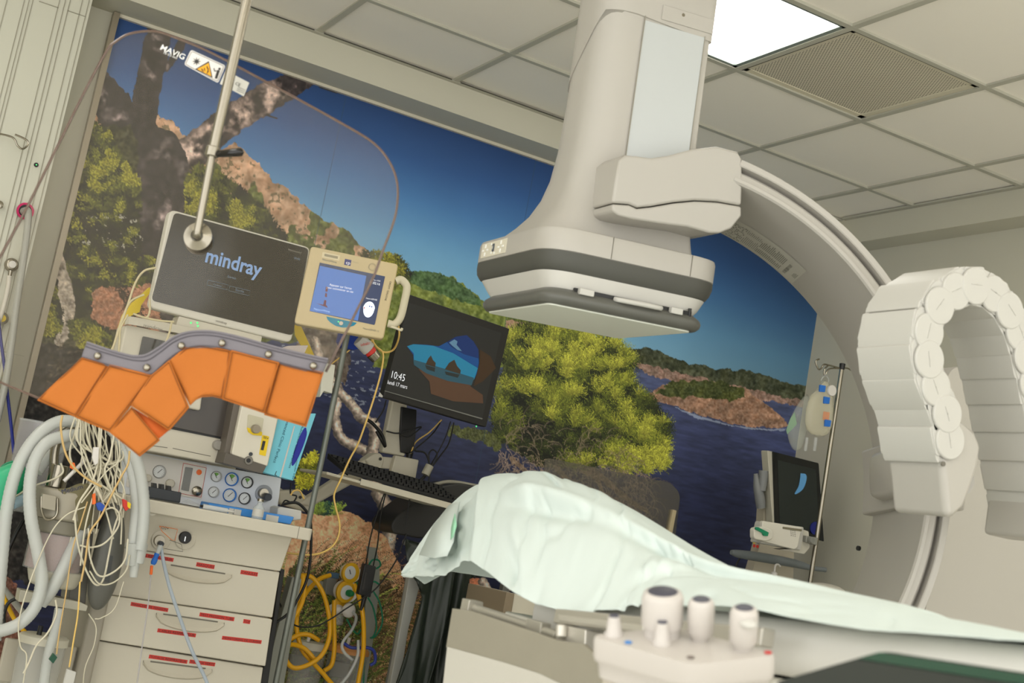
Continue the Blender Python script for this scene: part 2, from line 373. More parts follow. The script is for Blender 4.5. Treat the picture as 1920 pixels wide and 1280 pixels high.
# sea
hor = pm([(540, 560), (700, 560), (900, 590), (1180, 668), (1400, 716), (1620, 758), (1620, 1400), (-100, 1400), (-100, 760), (400, 700)])
wv = fbm(PX + PY * 0.25, PY - PX * 0.2, 26, 4, 21, ay=4.5)
sea = ramp(np.clip((PY - 0.2 * PX - 430) / 420, 0, 1), [(0, (56, 64, 92)), (0.25, (40, 46, 74)), (0.6, (29, 33, 56)), (1, (21, 24, 44))]) * (0.72 + 0.6 * wv)[..., None]
fill(hor, sea)
glint = hor & (PX < 740) & (PY > 630) & (PY < 760) & (fbm(PX, PY, 10, 3, 40, ay=2.5) > 0.72); fill(glint, (150, 158, 170), .6)
# far right coast and island
def rock(base, dark, s=12, seed=30):
    a = fbm(PX, PY, s, 4, seed)[..., None]; b_ = fbm(PX, PY, s / 3, 3, seed + 5)[..., None]
    return np.array(dark) * (1 - a) + np.array(base) * a + (b_ - 0.5) * 70
fill(pm([(1160, 650), (1190, 653), (1214, 652), (1260, 668), (1290, 682), (1340, 690), (1390, 692), (1440, 705), (1480, 718), (1530, 722), (1530, 764), (1470, 752), (1400, 738), (1350, 728), (1290, 712), (1230, 700), (1185, 690)], 5, 12), rock((64, 66, 44), (24, 30, 20), 14))
fill(pm([(1180, 676), (1250, 692), (1330, 712), (1400, 726), (1470, 745), (1530, 752), (1530, 766), (1460, 756), (1380, 738), (1300, 722), (1215, 705)], 5, 9, 7), rock((150, 116, 104), (62, 52, 44), 8, 33))
fill(pm([(1216, 738), (1256, 716), (1300, 714), (1360, 718), (1400, 730), (1436, 758), (1470, 784), (1478, 800), (1440, 802), (1380, 796), (1320, 780), (1262, 760), (1218, 748)], 4, 10, 9), rock((156, 116, 92), (74, 58, 48), 10, 36))
fill(pm([(1228, 736), (1258, 716), (1300, 713), (1356, 717), (1396, 728), (1400, 742), (1370, 752), (1330, 748), (1290, 744), (1250, 744)], 6, 10, 12), rock((74, 76, 32), (26, 34, 14), 9, 39))
fill(pm([(1262, 762), (1320, 783), (1380, 799), (1440, 804), (1474, 803), (1470, 808), (1400, 804), (1310, 786)], 2, 6, 2), (150, 160, 176), .55)
# mountain on the left
mcol = rock((196, 150, 120), (88, 70, 52), 26, 50)
gcol = rock((92, 98, 40), (34, 40, 18), 16, 55)
M1 = pm([(150, 180), (190, 190), (240, 245), (285, 210), (330, 232), (350, 262), (400, 285), (440, 268), (475, 300), (520, 342), (560, 372), (600, 410), (648, 430), (690, 468), (720, 495), (700, 640), (100, 640)], 7, 16, 15)
fill(M1, mcol)
veg = M1 & ((fbm(PX, PY, 40, 4, 61) + (PY - 330 - (PX - 380) * 0.42) / 260 > 0.58)); fill(veg, gcol)
fill(M1 & (fbm(PX, PY, 7, 3, 66) > 0.66), (52, 50, 30), .6)
# mid hill with the village
fill(pm([(690, 500), (742, 488), (765, 512), (800, 510), (848, 520), (880, 540), (905, 566), (960, 590), (1060, 615), (1100, 690), (700, 690)], 4, 10, 18), rock((116, 124, 48), (44, 56, 24), 15, 70))
fill(pm([(740, 508), (800, 508), (850, 520), (900, 560), (905, 575), (850, 560), (780, 535)], 4, 8, 19), rock((62, 88, 44), (32, 50, 28), 12, 72))
fill(pm([(948, 600), (985, 604), (1030, 622), (1040, 650), (1000, 662), (965, 652), (945, 640)], 3, 8, 20), rock((150, 118, 98), (92, 76, 58), 10, 74))
rr = np.random.default_rng(4)
for k in range(90):
    x, y = rr.uniform(948, 1035), 0; y = 612 + (x - 948) * 0.22 + rr.uniform(0, 36); s = rr.uniform(2, 4.5)
    fill((abs(PX - x) < s) & (abs(PY - y) < s * .6), [(206, 198, 188), (186, 176, 168), (190, 110, 84), (120, 100, 84)][k % 4])
# big trunk
def bark(s, m_):
    a = fbm(PX, PY, 8, 4, 80); b_ = fbm(PX, PY, 22, 4, 83); l = np.clip(b_ * 4.5 - 1.9, 0, 1) * np.clip(1.3 - abs(s), .25, 1)
    return (np.array((36, 30, 30))[None, None] * (1 - l[..., None]) + np.array((176, 150, 138))[None, None] * l[..., None]) * (0.35 + 1.2 * a[..., None])
def barkd(s, m_):
    a = fbm(PX, PY, 9, 4, 85); l = np.clip(fbm(PX, PY, 24, 4, 87) * 4.0 - 2.1, 0, 1) * np.clip(1 - abs(s), .2, 1)
    return (np.array((30, 27, 28))[None, None] * (1 - l[..., None]) + np.array((140, 122, 120))[None, None] * l[..., None]) * (0.4 + 1.1 * a[..., None])
stroke([(160, 130), (205, 190), (250, 255), (300, 300)], [24, 34, 40, 44], barkd, 5, 90)
stroke([(302, 45), (290, 100), (276, 170), (268, 240), (300, 300)], [22, 26, 24, 28, 34], barkd, 4, 91)
stroke([(345, 70), (330, 100), (312, 130)], [8, 8, 6], barkd, 3, 92)
stroke([(610, 120), (545, 160), (480, 195), (420, 235), (360, 285), (310, 320)], [18, 25, 28, 28, 32, 42], bark, 5, 93)
stroke([(300, 285), (306, 340), (302, 410), (296, 480), (292, 560), (286, 640)], [44, 52, 50, 46, 40, 34], barkd, 6, 94)
stroke([(600, 163), (625, 172), (640, 175)], [2.2, 1.4, 1], barkd, 0); stroke([(500, 215), (520, 222)], [2, 1], barkd, 0)
# pale seam where the trunk forks

# foliage left
GR = [(0, (10, 12, 8)), (.35, (28, 32, 14)), (.65, (60, 64, 20)), (1, (112, 108, 30))]
dk = pm([(60, 230), (250, 240), (262, 480), (250, 700), (-60, 700), (-60, 230)], 14, 30, 26)
fill(dk & (PX < 262), rock((52, 52, 26), (16, 18, 10), 12, 88))
fill(pm([(150, 395), (260, 400), (262, 470), (150, 460)], 14, 12, 35) & (fbm(PX, PY, 9, 3, 41) > .5), (120, 116, 104))
tufts([(175, 228), (205, 250), (225, 290), (262, 340), (262, 400), (120, 400), (140, 300)], 1800, 7, 6, GR, 1, .55, clump=16)
tufts([(110, 400), (262, 400), (262, 560), (70, 600), (90, 480)], 1500, 7, 6, GR, 2, .34, clump=14)
tufts([(225, 500), (285, 480), (300, 560), (250, 570)], 260, 7, 6, GR, 12, .55)
# red earth, pale birch and shrubs lower left
fill(pm([(175, 540), (300, 535), (300, 640), (215, 620), (170, 600)], 8, 10, 28), rock((168, 112, 84), (72, 50, 38), 7, 100))
stroke([(108, 480), (122, 540), (128, 590), (112, 640), (92, 680)], [9, 13, 13, 10, 5], lambda s, m_: rock((200, 184, 164), (52, 46, 42), 9, 102), 5, 101)
tufts([(128, 605), (160, 600), (215, 640), (210, 668), (150, 650)], 700, 7, 6, GR, 3, .74)
tufts([(84, 585), (115, 580), (112, 622), (80, 630)], 220, 7, 6, GR, 4, .6)
# black undergrowth
sh = pm([(40, 640), (90, 640), (130, 655), (170, 660), (240, 690), (420, 700), (520, 900), (340, 1000), (200, 1080), (-80, 1100), (-80, 640)], 12, 24, 29)
fill(sh, rock((28, 24, 20), (10, 9, 8), 20, 105))
lines(*[rng.uniform(*r_, 160) for r_ in ((85, 260), (640, 760))], rng.normal(-.5, .5, 160), rng.uniform(4, 22, 160), np.tile((90., 80., 62.), (160, 1)), np.tile((40., 36., 28.), (160, 1)), a=.7)
fill(pm([(-60, 1085), (10, 1080), (40, 1110), (45, 1260), (-60, 1260)], 8, 10, 31), rock((132, 84, 66), (28, 18, 14), 9, 107))
# green-yellow slope beside the trunk
lines(*[np.random.default_rng(60).uniform(*r_, 260) for r_ in ((90, 262), (300, 620))], np.random.default_rng(61).normal(-.4, .9, 260), np.random.default_rng(62).uniform(8, 34, 260), np.tile((22., 20., 14.), (260, 1)), np.tile((14., 13., 10.), (260, 1)), curve=.7, n=24, a=.8)
tufts([(375, 310), (420, 330), (470, 370), (510, 410), (540, 450), (480, 470), (350, 420), (350, 330)], 1500, 7, 7, GR, 5, .58, clump=30)
tufts([(350, 330), (385, 330), (400, 360), (500, 400), (505, 430), (430, 410), (352, 380)], 900, 7, 7, GR, 15, .85)
tufts([(680, 470), (745, 480), (770, 515), (740, 540), (690, 520)], 360, 7, 8, GR, 6, .85)
# grey rocks and twisted branches behind the screens
fill(pm([(560, 600), (640, 600), (655, 650), (650, 720), (600, 700), (560, 660)], 8, 12, 32), rock((128, 112, 98), (40, 36, 34), 16, 109))
def twig(s, m_):
    return (np.array((178, 160, 146))[None, None] * (0.45 + 0.75 * np.clip(1 - abs(s + .3), 0, 1))[..., None]) * (0.5 + 0.9 * fbm(PX, PY, 5, 3, 112))[..., None]
stroke([(590, 640), (604, 700), (632, 728), (628, 780), (640, 822), (672, 838), (692, 850)], [10, 10, 11, 9, 9, 10, 10], twig, 2, 113, 8)
stroke([(612, 712), (650, 748), (676, 780), (702, 800), (700, 840), (694, 870), (712, 930), (732, 965), (726, 1020), (712, 1060)], [8, 9, 10, 12, 11, 12, 13, 15, 14, 12], twig, 3, 114, 8)
# rock and grass lower centre
fill(pm([(560, 962), (600, 964), (640, 958), (664, 964), (700, 985), (725, 1010), (750, 1060), (765, 1120), (800, 1290), (480, 1290), (520, 1000)], 4, 12, 36), rock((226, 182, 140), (146, 100, 70), 9, 120))
fill(pm([(540, 1060), (720, 1080), (790, 1150), (800, 1400), (430, 1400), (480, 1130)], 16, 18, 37), rock((96, 78, 46), (30, 24, 16), 10, 122))
def blades(pts, n, L, cols, ang, sp, seed, wid=0):
    q = inpoly(pts, n, seed); r = np.random.default_rng(seed); c = np.array(cols, float)[r.integers(0, len(cols), n)] * r.uniform(.6, 1.15, (n, 1))
    lines(q[:, 0], q[:, 1], ang + r.normal(0, sp, n), L * r.uniform(.4, 1.2, n), c * .6, c, curve=0.5, n=26, wid=wid)
gp = [(520, 1080), (600, 1040), (700, 1070), (790, 1140), (800, 1330), (470, 1330)]
blades(gp, 1100, 80, [(214, 170, 124), (176, 130, 88), (120, 88, 52), (60, 44, 26)], -1.1, .35, 7)
blades([(520, 1110), (600, 1090), (690, 1120), (740, 1300), (470, 1330)], 300, 90, [(122, 142, 56), (92, 118, 44), (156, 160, 78), (44, 58, 26)], -1.35, .5, 8, 1)
blades([(690, 1150), (790, 1120), (800, 1330), (690, 1330)], 600, 70, [(204, 150, 104), (130, 96, 60), (84, 96, 40)], -0.7, .4, 9)
tufts([(588, 952), (640, 955), (632, 966), (590, 966)], 90, 8, 14, [(0, (36, 70, 60)), (1, (150, 170, 60))], 10, .5, up=-1.57, spread=.6)
tufts([(560, 870), (590, 850), (584, 910), (560, 915)], 220, 8, 10, [(0, (60, 70, 16)), (1, (206, 196, 50))], 11, .7)
fill(pm([(868, 1080), (905, 1085), (912, 1135), (866, 1140)], 3, 8, 38), rock((206, 122, 88), (110, 70, 50), 8, 125))
stroke([(905, 1090), (935, 1130), (955, 1100)], [8, 8, 6], twig, 2, 126)
# pine in the middle
pine = [(930, 640), (985, 615), (1040, 610), (1090, 628), (1150, 648), (1185, 680), (1180, 722), (1215, 752), (1250, 800), (1250, 850), (1218, 868), (1170, 860), (1100, 880), (1000, 870), (950, 836), (920, 820), (925, 740), (945, 700)]
fill(pm(pine, 14, 18, 39), rock((60, 66, 24), (20, 24, 14), 14, 130))
for a, b_, c in [((1090, 880), (1120, 900), (1150, 990)), ((960, 860), (990, 900), (985, 1010)), ((1040, 870), (1080, 920), (1140, 940)), ((1100, 870), (1170, 930), (1215, 960))]:
    stroke([a, b_, c], [5, 5, 3], lambda s, m_: rock((126, 104, 84), (46, 38, 34), 6, 133), 4, 131)
q = inpoly([(930, 840), (1200, 850), (1235, 960), (1130, 1000), (960, 930)], 420, 5); rr = np.random.default_rng(3)
lines(q[:, 0], q[:, 1], rr.uniform(-.6, 1.8, 420), rr.uniform(14, 46, 420), np.tile((150., 128., 108.), (420, 1)), np.tile((92., 78., 66.), (420, 1)), curve=1.0, n=30, a=.8)
PG = [(0, (14, 18, 9)), (.3, (42, 50, 18)), (.6, (88, 96, 28)), (1, (148, 148, 50))]
tufts(pine, 900, 14, 20, PG, 17, .20, up=-1.2, spread=.9, clump=26)
tufts(pine[:13], 1900, 14, 20, PG, 13, .42, up=-1.25, spread=.62, clump=15)
tufts([(1110, 870), (1225, 840), (1254, 800), (1250, 880), (1180, 890)], 160, 9, 15, PG, 14, .75, up=-.6, spread=.8)
tufts([(930, 640), (1040, 612), (1170, 650), (1180, 700), (1060, 690), (960, 700)], 420, 14, 22, PG, 16, .62, up=-1.4, spread=.55, clump=14)
q = inpoly([(935, 790), (1120, 800), (1220, 860), (1235, 950), (1130, 990), (965, 930)], 260, 55); rr = np.random.default_rng(8)
lines(q[:, 0], q[:, 1], rr.uniform(-2.2, .6, 260), rr.uniform(10, 40, 260), np.tile((120., 104., 88.), (260, 1)), np.tile((70., 60., 50.), (260, 1)), curve=.8, n=34, a=.75)
stroke([(850, 808), (905, 818), (930, 835)], [10, 14, 10], lambda s, m_: rock((84, 88, 40), (36, 40, 26), 6, 140), 8, 141)
# seams between the printed strips
for x0, x1 in [(632, 618), (1012, 1000)]:
    fill((abs(WX - atY(x0, 260, YM)[0]) < 0.0012), (30, 48, 66), .6)
IMG = np.clip(255 * (IMG / 255) ** 0.92 * 1.34, 0, 255)
vs = np.stack([WX, np.full_like(WX, YM), WZ], -1).reshape(-1, 3)
idx = np.arange(GW * GH).reshape(GH, GW); F = np.stack([idx[:-1, :-1], idx[1:, :-1], idx[1:, 1:], idx[:-1, 1:]], -1).reshape(-1, 4)
me = bpy.data.meshes.new('wall_mural'); me.vertices.add(len(vs)); me.vertices.foreach_set('co', vs.ravel())
me.loops.add(F.size); me.loops.foreach_set('vertex_index', F.ravel().astype(np.int32)); me.polygons.add(len(F))
me.polygons.foreach_set('loop_start', np.arange(0, F.size, 4, dtype=np.int32)); me.update(calc_edges=True)
ca = me.color_attributes.new('print', 'BYTE_COLOR', 'POINT')
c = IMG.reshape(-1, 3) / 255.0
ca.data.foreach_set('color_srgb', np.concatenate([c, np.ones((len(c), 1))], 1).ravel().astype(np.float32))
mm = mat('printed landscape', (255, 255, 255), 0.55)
nt = mm.node_tree; at_ = nt.nodes.new('ShaderNodeAttribute'); at_.attribute_name = 'print'; nt.links.new(at_.outputs['Color'], nt.nodes['Principled BSDF'].inputs['Base Color'])
me.materials.append(mm); mural = bpy.data.objects.new('wall_mural', me); COL.objects.link(mural)
tag(mural, 'wall-sized printed picture of pines, rocky coast and blue sea behind the equipment', 'wall mural')
# ================================================================== the angiography machine: arc, detector, stand, cable chain
white_m = mat('warm white enamel', (174, 170, 162), 0.38, noise=0.01, nscale=4)
white2_m = mat('bright white plastic', (190, 188, 181), 0.42)
dark_m = mat('dark grey rubber', (74, 74, 68), 0.55)
silver_m = mat('satin silver panel', (186, 190, 190), 0.3, 0.15)
seam_m = mat('seam', (110, 106, 96), 0.7)
ink_m = mat('dark print', (52, 50, 48), 0.7); faint_m = mat('grey print', (128, 126, 116), 0.7)
steel_m = mat('polished steel', (150, 144, 130), 0.24, 1.0)
black_m = mat('black plastic', (22, 22, 22), 0.4)
I0 = np.array([-0.95493, -0.55505, 1.18026]); AZ = -0.44455; TI = -0.04766
cd = np.array([math.cos(AZ), math.sin(AZ), 0]); cn = np.array([math.sin(AZ), -math.cos(AZ), 0]); cz = np.array([0, 0, 1.0]) * math.cos(TI) + cn * math.sin(TI); cn = np.cross(cd, cz)
MF = Frame((0.15, -0.35, 0))
mach = thing('angiography_machine', 'big white C-shaped x-ray machine with square detector hanging over the draped table', 'x-ray machine', MF)
def ml(P): return np.array(P) - MF.O
def arc(r, t, off): return ml(I0 + r * (math.cos(t) * cd + math.sin(t) * cz) + off * cn)
def arc_at(x, y, r):
    d = ray(x, y); o = CC - I0; B = np.stack([cd, cz, cn]); D, O = B @ d, B @ o
    a = D[0] ** 2 + D[1] ** 2; b = 2 * (D[0] * O[0] + D[1] * O[1]); c = O[0] ** 2 + O[1] ** 2 - r * r
    t = (-b + math.sqrt(max(b * b - 4 * a * c, 0))) / (2 * a); q = O + t * D; return math.atan2(q[1], q[0]), q[2]
prof = [(.679, -.181), (.676, -.16), (.676, .11), (.6785, .15), (.679, .176), (.683, .181), (.690, .181), (.692, .175), (.706, .172), (.710, .168), (.711, .148), (.719, .148), (.7205, .179), (.723, .181), (.735, .181), (.737, .178), (.737, -.178), (.735, -.181)]
ts = np.linspace(-1.75, 1.36, 90)
m = MB().loft([[arc(r, t, o_) for r, o_ in prof] for t in ts])
arco = ob('arc', m, white_m, mach, ang=30)
# label sheet with print on the inner face
def patch(q, r=.6745):                         # q: four photo points
    return [arc(r, *arc_at(x, y, r)) for x, y in q]
lab = MB()
U0, U1 = arc_at(1362, 441, .675), arc_at(1512, 500, .675)
T0, T1 = arc_at(1366, 430, .675)[0] + .01, arc_at(1500, 548, .675)[0] + .045
O0, O1 = -.165, -.03
n = 12
for i in range(n):
    a, b = T0 + (T1 - T0) * i / n, T0 + (T1 - T0) * (i + 1) / n
    lab.quad(arc(.6752, a, O0), arc(.6752, b, O0), arc(.6752, b, O1), arc(.6752, a, O1))
labo = ob('label_sheet', lab, mat('pale label film', (186, 183, 172), 0.35), arco)
pr = MB(); rr = random.Random(5)
def mark(t, o0, w_, h=.0022):                  # a printed line at angle t from offset o0, w_ long
    pr.quad(arc(.6748, t, o0), arc(.6748, t + h, o0), arc(.6748, t + h, o0 + w_), arc(.6748, t, o0 + w_))
dT = (T1 - T0)
for k in range(46):
    f = k / 46; t = T0 + dT * (0.03 + 0.94 * f)
    if f < .2:
        for o0 in np.arange(O0 + .006, O1 - .03, .011):
            if rr.random() < .55: mark(t, o0, rr.choice([.003, .006, .008]), .005)
    elif .2 <= f < .42: mark(t, O0 + .012, rr.uniform(.03, .06)); mark(t, O0 + .085, rr.uniform(.015, .03))
    elif .42 <= f < .8:
        mark(t, O0 + .012, rr.uniform(.02, .035), .0034); mark(t, O0 + .055, rr.uniform(.03, .06), .0034)
for k in range(26): mark(T0 + dT * .86, O0 + .02 + k * .0028, rr.choice([.0008, .0014, .002]), .014)
for k in range(4): mark(T0 + dT * (.935 + k * .014), O0 + .04, rr.uniform(.025, .04))
ob('print', pr, faint_m, labo, smooth=False)
# detector assembly -------------------------------------------------------------
yw, tx, ty = -0.093, 0.036, 0.056
a_ = np.array([math.cos(yw), math.sin(yw), 0]); b_ = np.array([-math.sin(yw), math.cos(yw), 0]); z_ = np.array([0, 0, 1.0])
b2 = b_ * math.cos(tx) + z_ * math.sin(tx); z2 = np.cross(a_, b2); a3 = a_ * math.cos(ty) + z2 * math.sin(ty); z3 = np.cross(a3, b2)
DF = Frame((-1.056, -0.485, 1.496), M=Matrix(np.stack([a3, b2, z3], 1).tolist()))
def dl(o):                                     # place a part built in detector axes under the machine
    o.matrix_local = Matrix.Translation((DF.O - MF.O).tolist()) @ Matrix(DF.R.tolist()).to_4x4(); return o
def lp(cx, cy, w_, h, r, z, n=7): return [(x, y, z) for x, y in rrect(cx, cy, w_, h, r, n)]
hous = dl(ob('detector_housing', MB().loft([lp(.017, .043, .446, .478, .085, .118), lp(.017, .043, .458, .488, .09, .122), lp(.017, .043, .458, .488, .09, .164), lp(.017, .043, .452, .482, .087, .172), lp(.017, .043, .42, .45, .08, .176)]), white_m, mach, ang=50))
dl(ob('bumper', MB().loft([lp(.015, .035, .42, .45, .08, .074), lp(.015, .04, .438, .468, .085, .080), lp(.016, .043, .452, .484, .09, .092), lp(.017, .043, .458, .488, .09, .106), lp(.017, .043, .458, .488, .09, .1195)]), dark_m, mach, ang=50))
dl(ob('housing_skirt', MB().loft([lp(.006, .012, .385, .395, .06, .036), lp(.01, .02, .402, .42, .066, .05), lp(.014, .034, .43, .452, .078, .076)]), white2_m, mach, ang=50))
dl(ob('collision_ring', MB().loft([lp(.003, 0, .372, .38, .035, .0), lp(.003, 0, .396, .402, .05, .0015), lp(.004, 0, .412, .418, .06, .009), lp(.004, 0, .416, .422, .062, .017), lp(.004, 0, .410, .416, .06, .025), lp(.004, 0, .394, .4, .05, .031), lp(.004, 0, .38, .386, .05, .037)]), mat('soft grey rubber ring', (92, 92, 86), 0.35), mach, ang=50))
dl(ob('sensor_plate', MB().loft([lp(0, 0, .364, .37, .02, -.003), lp(0, 0, .368, .374, .02, .003)]), mat('matte sensor plate', (222, 224, 212), 0.6), mach))
hb = MB().tube([(-.03, -.196, .036), (-.02, -.21, .034), (.03, -.216, .034), (.075, -.214, .034), (.085, -.2, .036)], .006)
hb.box((-.105, -.2, .036), (.035, .02, .014)); hb.box((.125, -.2, .036), (.03, .02, .014))
dl(ob('release_bar', hb, white2_m, mach, bevel=.002))
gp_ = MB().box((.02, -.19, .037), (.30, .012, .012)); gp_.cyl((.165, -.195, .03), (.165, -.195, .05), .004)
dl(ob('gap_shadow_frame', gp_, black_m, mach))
# housing seams and keypad
for q_ in (-.055, .15): dl(ob('seam', MB().box((q_, -.2012, .147), (.0013, .002, .05)), seam_m, mach))
kp = MB().box((-.2125, .125, .147), (.002, .16, .036)); kpo = dl(ob('keypad', kp, mat('keypad film', (214, 208, 190), 0.35), mach, bevel=.002))
kb = MB()
for cy in (.178, .078):
    for dy_, dz_ in ((0, .01), (0, -.01), (.014, 0), (-.014, 0)): kb.box((-.214, cy + dy_, .147 + dz_), (.002, .006 if dy_ == 0 else .010, .009 if dy_ == 0 else .004))
for q_ in ((.14, .012), (.135, -.01), (.115, -.012)): kb.box((-.214, q_[0], .147 + q_[1]), (.002, .005, .005))
k1 = ob('button', kb, mat('white button', (240, 240, 236), 0.4), kpo)
kk = MB(); kk.loft([[(-.2142, y, z) for y, z in rrect(.125, .149, .014, .020, .004)], [(-.2152, y, z) for y, z in rrect(.125, .149, .012, .018, .004)]])
k2 = ob('lock_button', kk, mat('slate key', (84, 90, 96), .5), kpo); k2['label'] = 'dark framed lock button'
text('8', (-.2158, .1295, .1445), (0, -1, 0), (0, 0, 1), .012, mat('white print', (236, 236, 230), .5), kpo, 'key_symbol')
# column
def cl(x0, x1, y0, y1, z, r=.075, rr_=.02):
    return [(x, y, z) for x, y in rpoly([(x0, y0), (x1, y0), (x1, y1), (x0, y1)], [r, rr_, rr_, r], 8)]
CLZ = [(-.20, .185, -.15, .175, .174), (-.178, .182, -.142, .15, .200), (-.156, .178, -.137, .126, .232), (-.14, .174, -.133, .106, .272), (-.13, .171, -.131, .092, .32), (-.124, .168, -.13, .083, .39), (-.121, .166, -.13, .08, .5), (-.119, .165, -.13, .08, .62), (-.118, .164, -.13, .08, .74)]
m = MB().loft([cl(x0, x1, y0, y1, z, .08) for x0, x1, y0, y1, z in CLZ]); dl(ob('detector_column', m, white_m, mach, ang=50))
lo = []
base = cl(-.1215, .168, -.1335, .084, 0, .08)
for dz_, inset in ((0, 0), (.10, 0), (.16, 0), (.172, .006)):
    L_ = []
    for x, y, z in base:
        k = min(max((y + .10) / .16, 0), 1); kx = min(max((x + .02) / .08, 0), 1); z0 = .715 - .17 * k ** .8 * (1 - kx * 0) - (0 if x < .0 else 0)
        if x > .1: z0 = .70
        zz = z0 if dz_ == 0 else .74 + dz_ - .08; zz = max(zz, z0)
        L_.append((x * (1 - inset * 5), y * (1 - inset * 5), zz))
    lo.append(L_)
dl(ob('column_cap', MB().loft(lo), white_m, mach, ang=50))
pn = MB().box((.060, -.1318, .455), (.162, .004, .50)); pn.box((.060, -.1318, .19), (.162, .004, .03)); dl(ob('side_panel', pn, silver_m, mach, bevel=.001))
sl = MB().box((.1415, -.1335, .45), (.002, .004, .515)).box((-.0215, -.1335, .45), (.0012, .004, .53)); dl(ob('cap_plate', MB().box((.09, -.1345, .735), (.14, .004, .035)), white_m, mach, bevel=.001)); dl(ob('panel_edge', sl, mat('panel seam grey', (150, 146, 134), .5), mach))
ob_ = dl(ob('screw', MB().cyl((.075, -.134, .742), (.075, -.1372, .742), .004), steel_m, mach))
# bracket joining column and arc
def dp(x, y, off=-.235): q = DF.p(x, y, off); return (q[0], q[2])
seam_px = [(1148, 380), (1180, 382), (1195, 389), (1222, 386), (1262, 379), (1303, 375), (1345, 377), (1391, 385)]
up_px = [(1391, 385), (1393, 340), (1392, 298), (1384, 284), (1345, 274), (1300, 279), (1255, 291), (1222, 296), (1195, 292), (1172, 290), (1160, 300), (1154, 340)]
m = MB().prism([dp(*q) for q in seam_px + up_px[1:]], -.235, -.10); dl(ob('bracket', m, white_m, mach, bevel=.007, seg=5, ang=50))
lo_px = [(1148, 382), (1180, 384), (1195, 391), (1222, 388), (1262, 381), (1303, 377), (1345, 379), (1391, 387), (1391, 405), (1372, 428), (1350, 437), (1330, 436), (1290, 425), (1235, 418), (1185, 410), (1160, 404), (1149, 396)]
m = MB().prism([dp(*q, -.234) for q in lo_px], -.234, -.10); dl(ob('bracket_base', m, white_m, mach, bevel=.006, seg=5, ang=50))
qa_ = [dp(*q) for q in ((1300, 281), (1345, 277), (1382, 287), (1389, 300), (1388, 400), (1372, 424), (1345, 432), (1300, 424))]; dl(ob('bracket_rear', MB().prism(qa_, -.102, .15), white_m, mach, bevel=.012, seg=4, ang=50))
# guide block on the arc, behind the chain
bl = []
TB = [arc_at(1630, 845, .679)[0] - .0, arc_at(1630, 968, .679)[0]]
m = MB()
def abox(mb, t0, t1, r0, r1, o0, o1, k=6):
    lo_ = []
    for i in range(k + 1):
        t = t0 + (t1 - t0) * i / k; lo_.append([arc(r0, t, o0), arc(r1, t, o0), arc(r1, t, o1), arc(r0, t, o1)])
    mb.loft(lo_)
abox(m, TB[1], TB[0], .655, .76, -.20, .20); go = ob('arc_guide', m, white_m, mach, bevel=.006)
m = MB(); q0 = arc(.655, (TB[0] + TB[1]) / 2, .03); m.loft([[(q0[0] - .04 * k_ * .0 + x * 1.0 * cd[0] * 0 + 0, 0, 0) for x in ()] for k_ in ()]) if False else None
lo_ = []
for i, (s, d) in enumerate([(1.0, 0.0), (1.0, .018), (.94, .030), (.8, .037)]):
    lo_.append([arc(.656 - d, (TB[0] + TB[1]) / 2 + v, .055 + u) for u, v in rrect(0, 0, .24 * s, (TB[0] - TB[1]) * .72 * s, .05, 6)])
ob('guide_cover', MB().loft(lo_), white_m, mach, ang=60)
hl = MB().cyl(arc(.66, TB[1] - .13, -.1815), arc(.66, TB[1] - .13, -.1815) + np.array((-.006, 0, 0)), .006); ob('stop_pin', hl, black_m, mach)
# stand cover
YS = -.70
go_px = [(1730, 1260), (1733, 1141), (1752, 1062), (1762, 974), (1766, 860), (1772, 730), (1780, 700), (1794, 688), (1822, 686), (1836, 694), (1852, 726), (1872, 790), (1890, 850), (1912, 925), (1945, 1010), (1990, 1110), (2010, 1280)]
g_ = [ml(atY(x, y, YS)) for x, y in go_px]; g0 = [(p[0], p[2]) for p in g_]; bot = [(g0[-1][0] + .02, 0.0), (g0[0][0] - .02, 0.0)]
m = MB().loft([[(x + k, yy - MF.O[1], z) for x, z in spl2(g0, 3) + bot] for yy, k in ((YS, 0), (YS + .12, .02), (YS + .6, .42))]); ob('stand_cover', m, white_m, mach, bevel=.03, seg=5, ang=60)
m = MB().prism([(x * 1 + .01, z) for x, z in [(g0[0][0] + .25, 0.), (g0[0][0] + .95, 0.), (g0[0][0] + .95, .55), (g0[0][0] + .7, .9), (g0[0][0] + .35, .85)]], YS + .05 - MF.O[1], YS + .75 - MF.O[1]); ob('stand_base', m, white_m, mach, bevel=.04, seg=4)
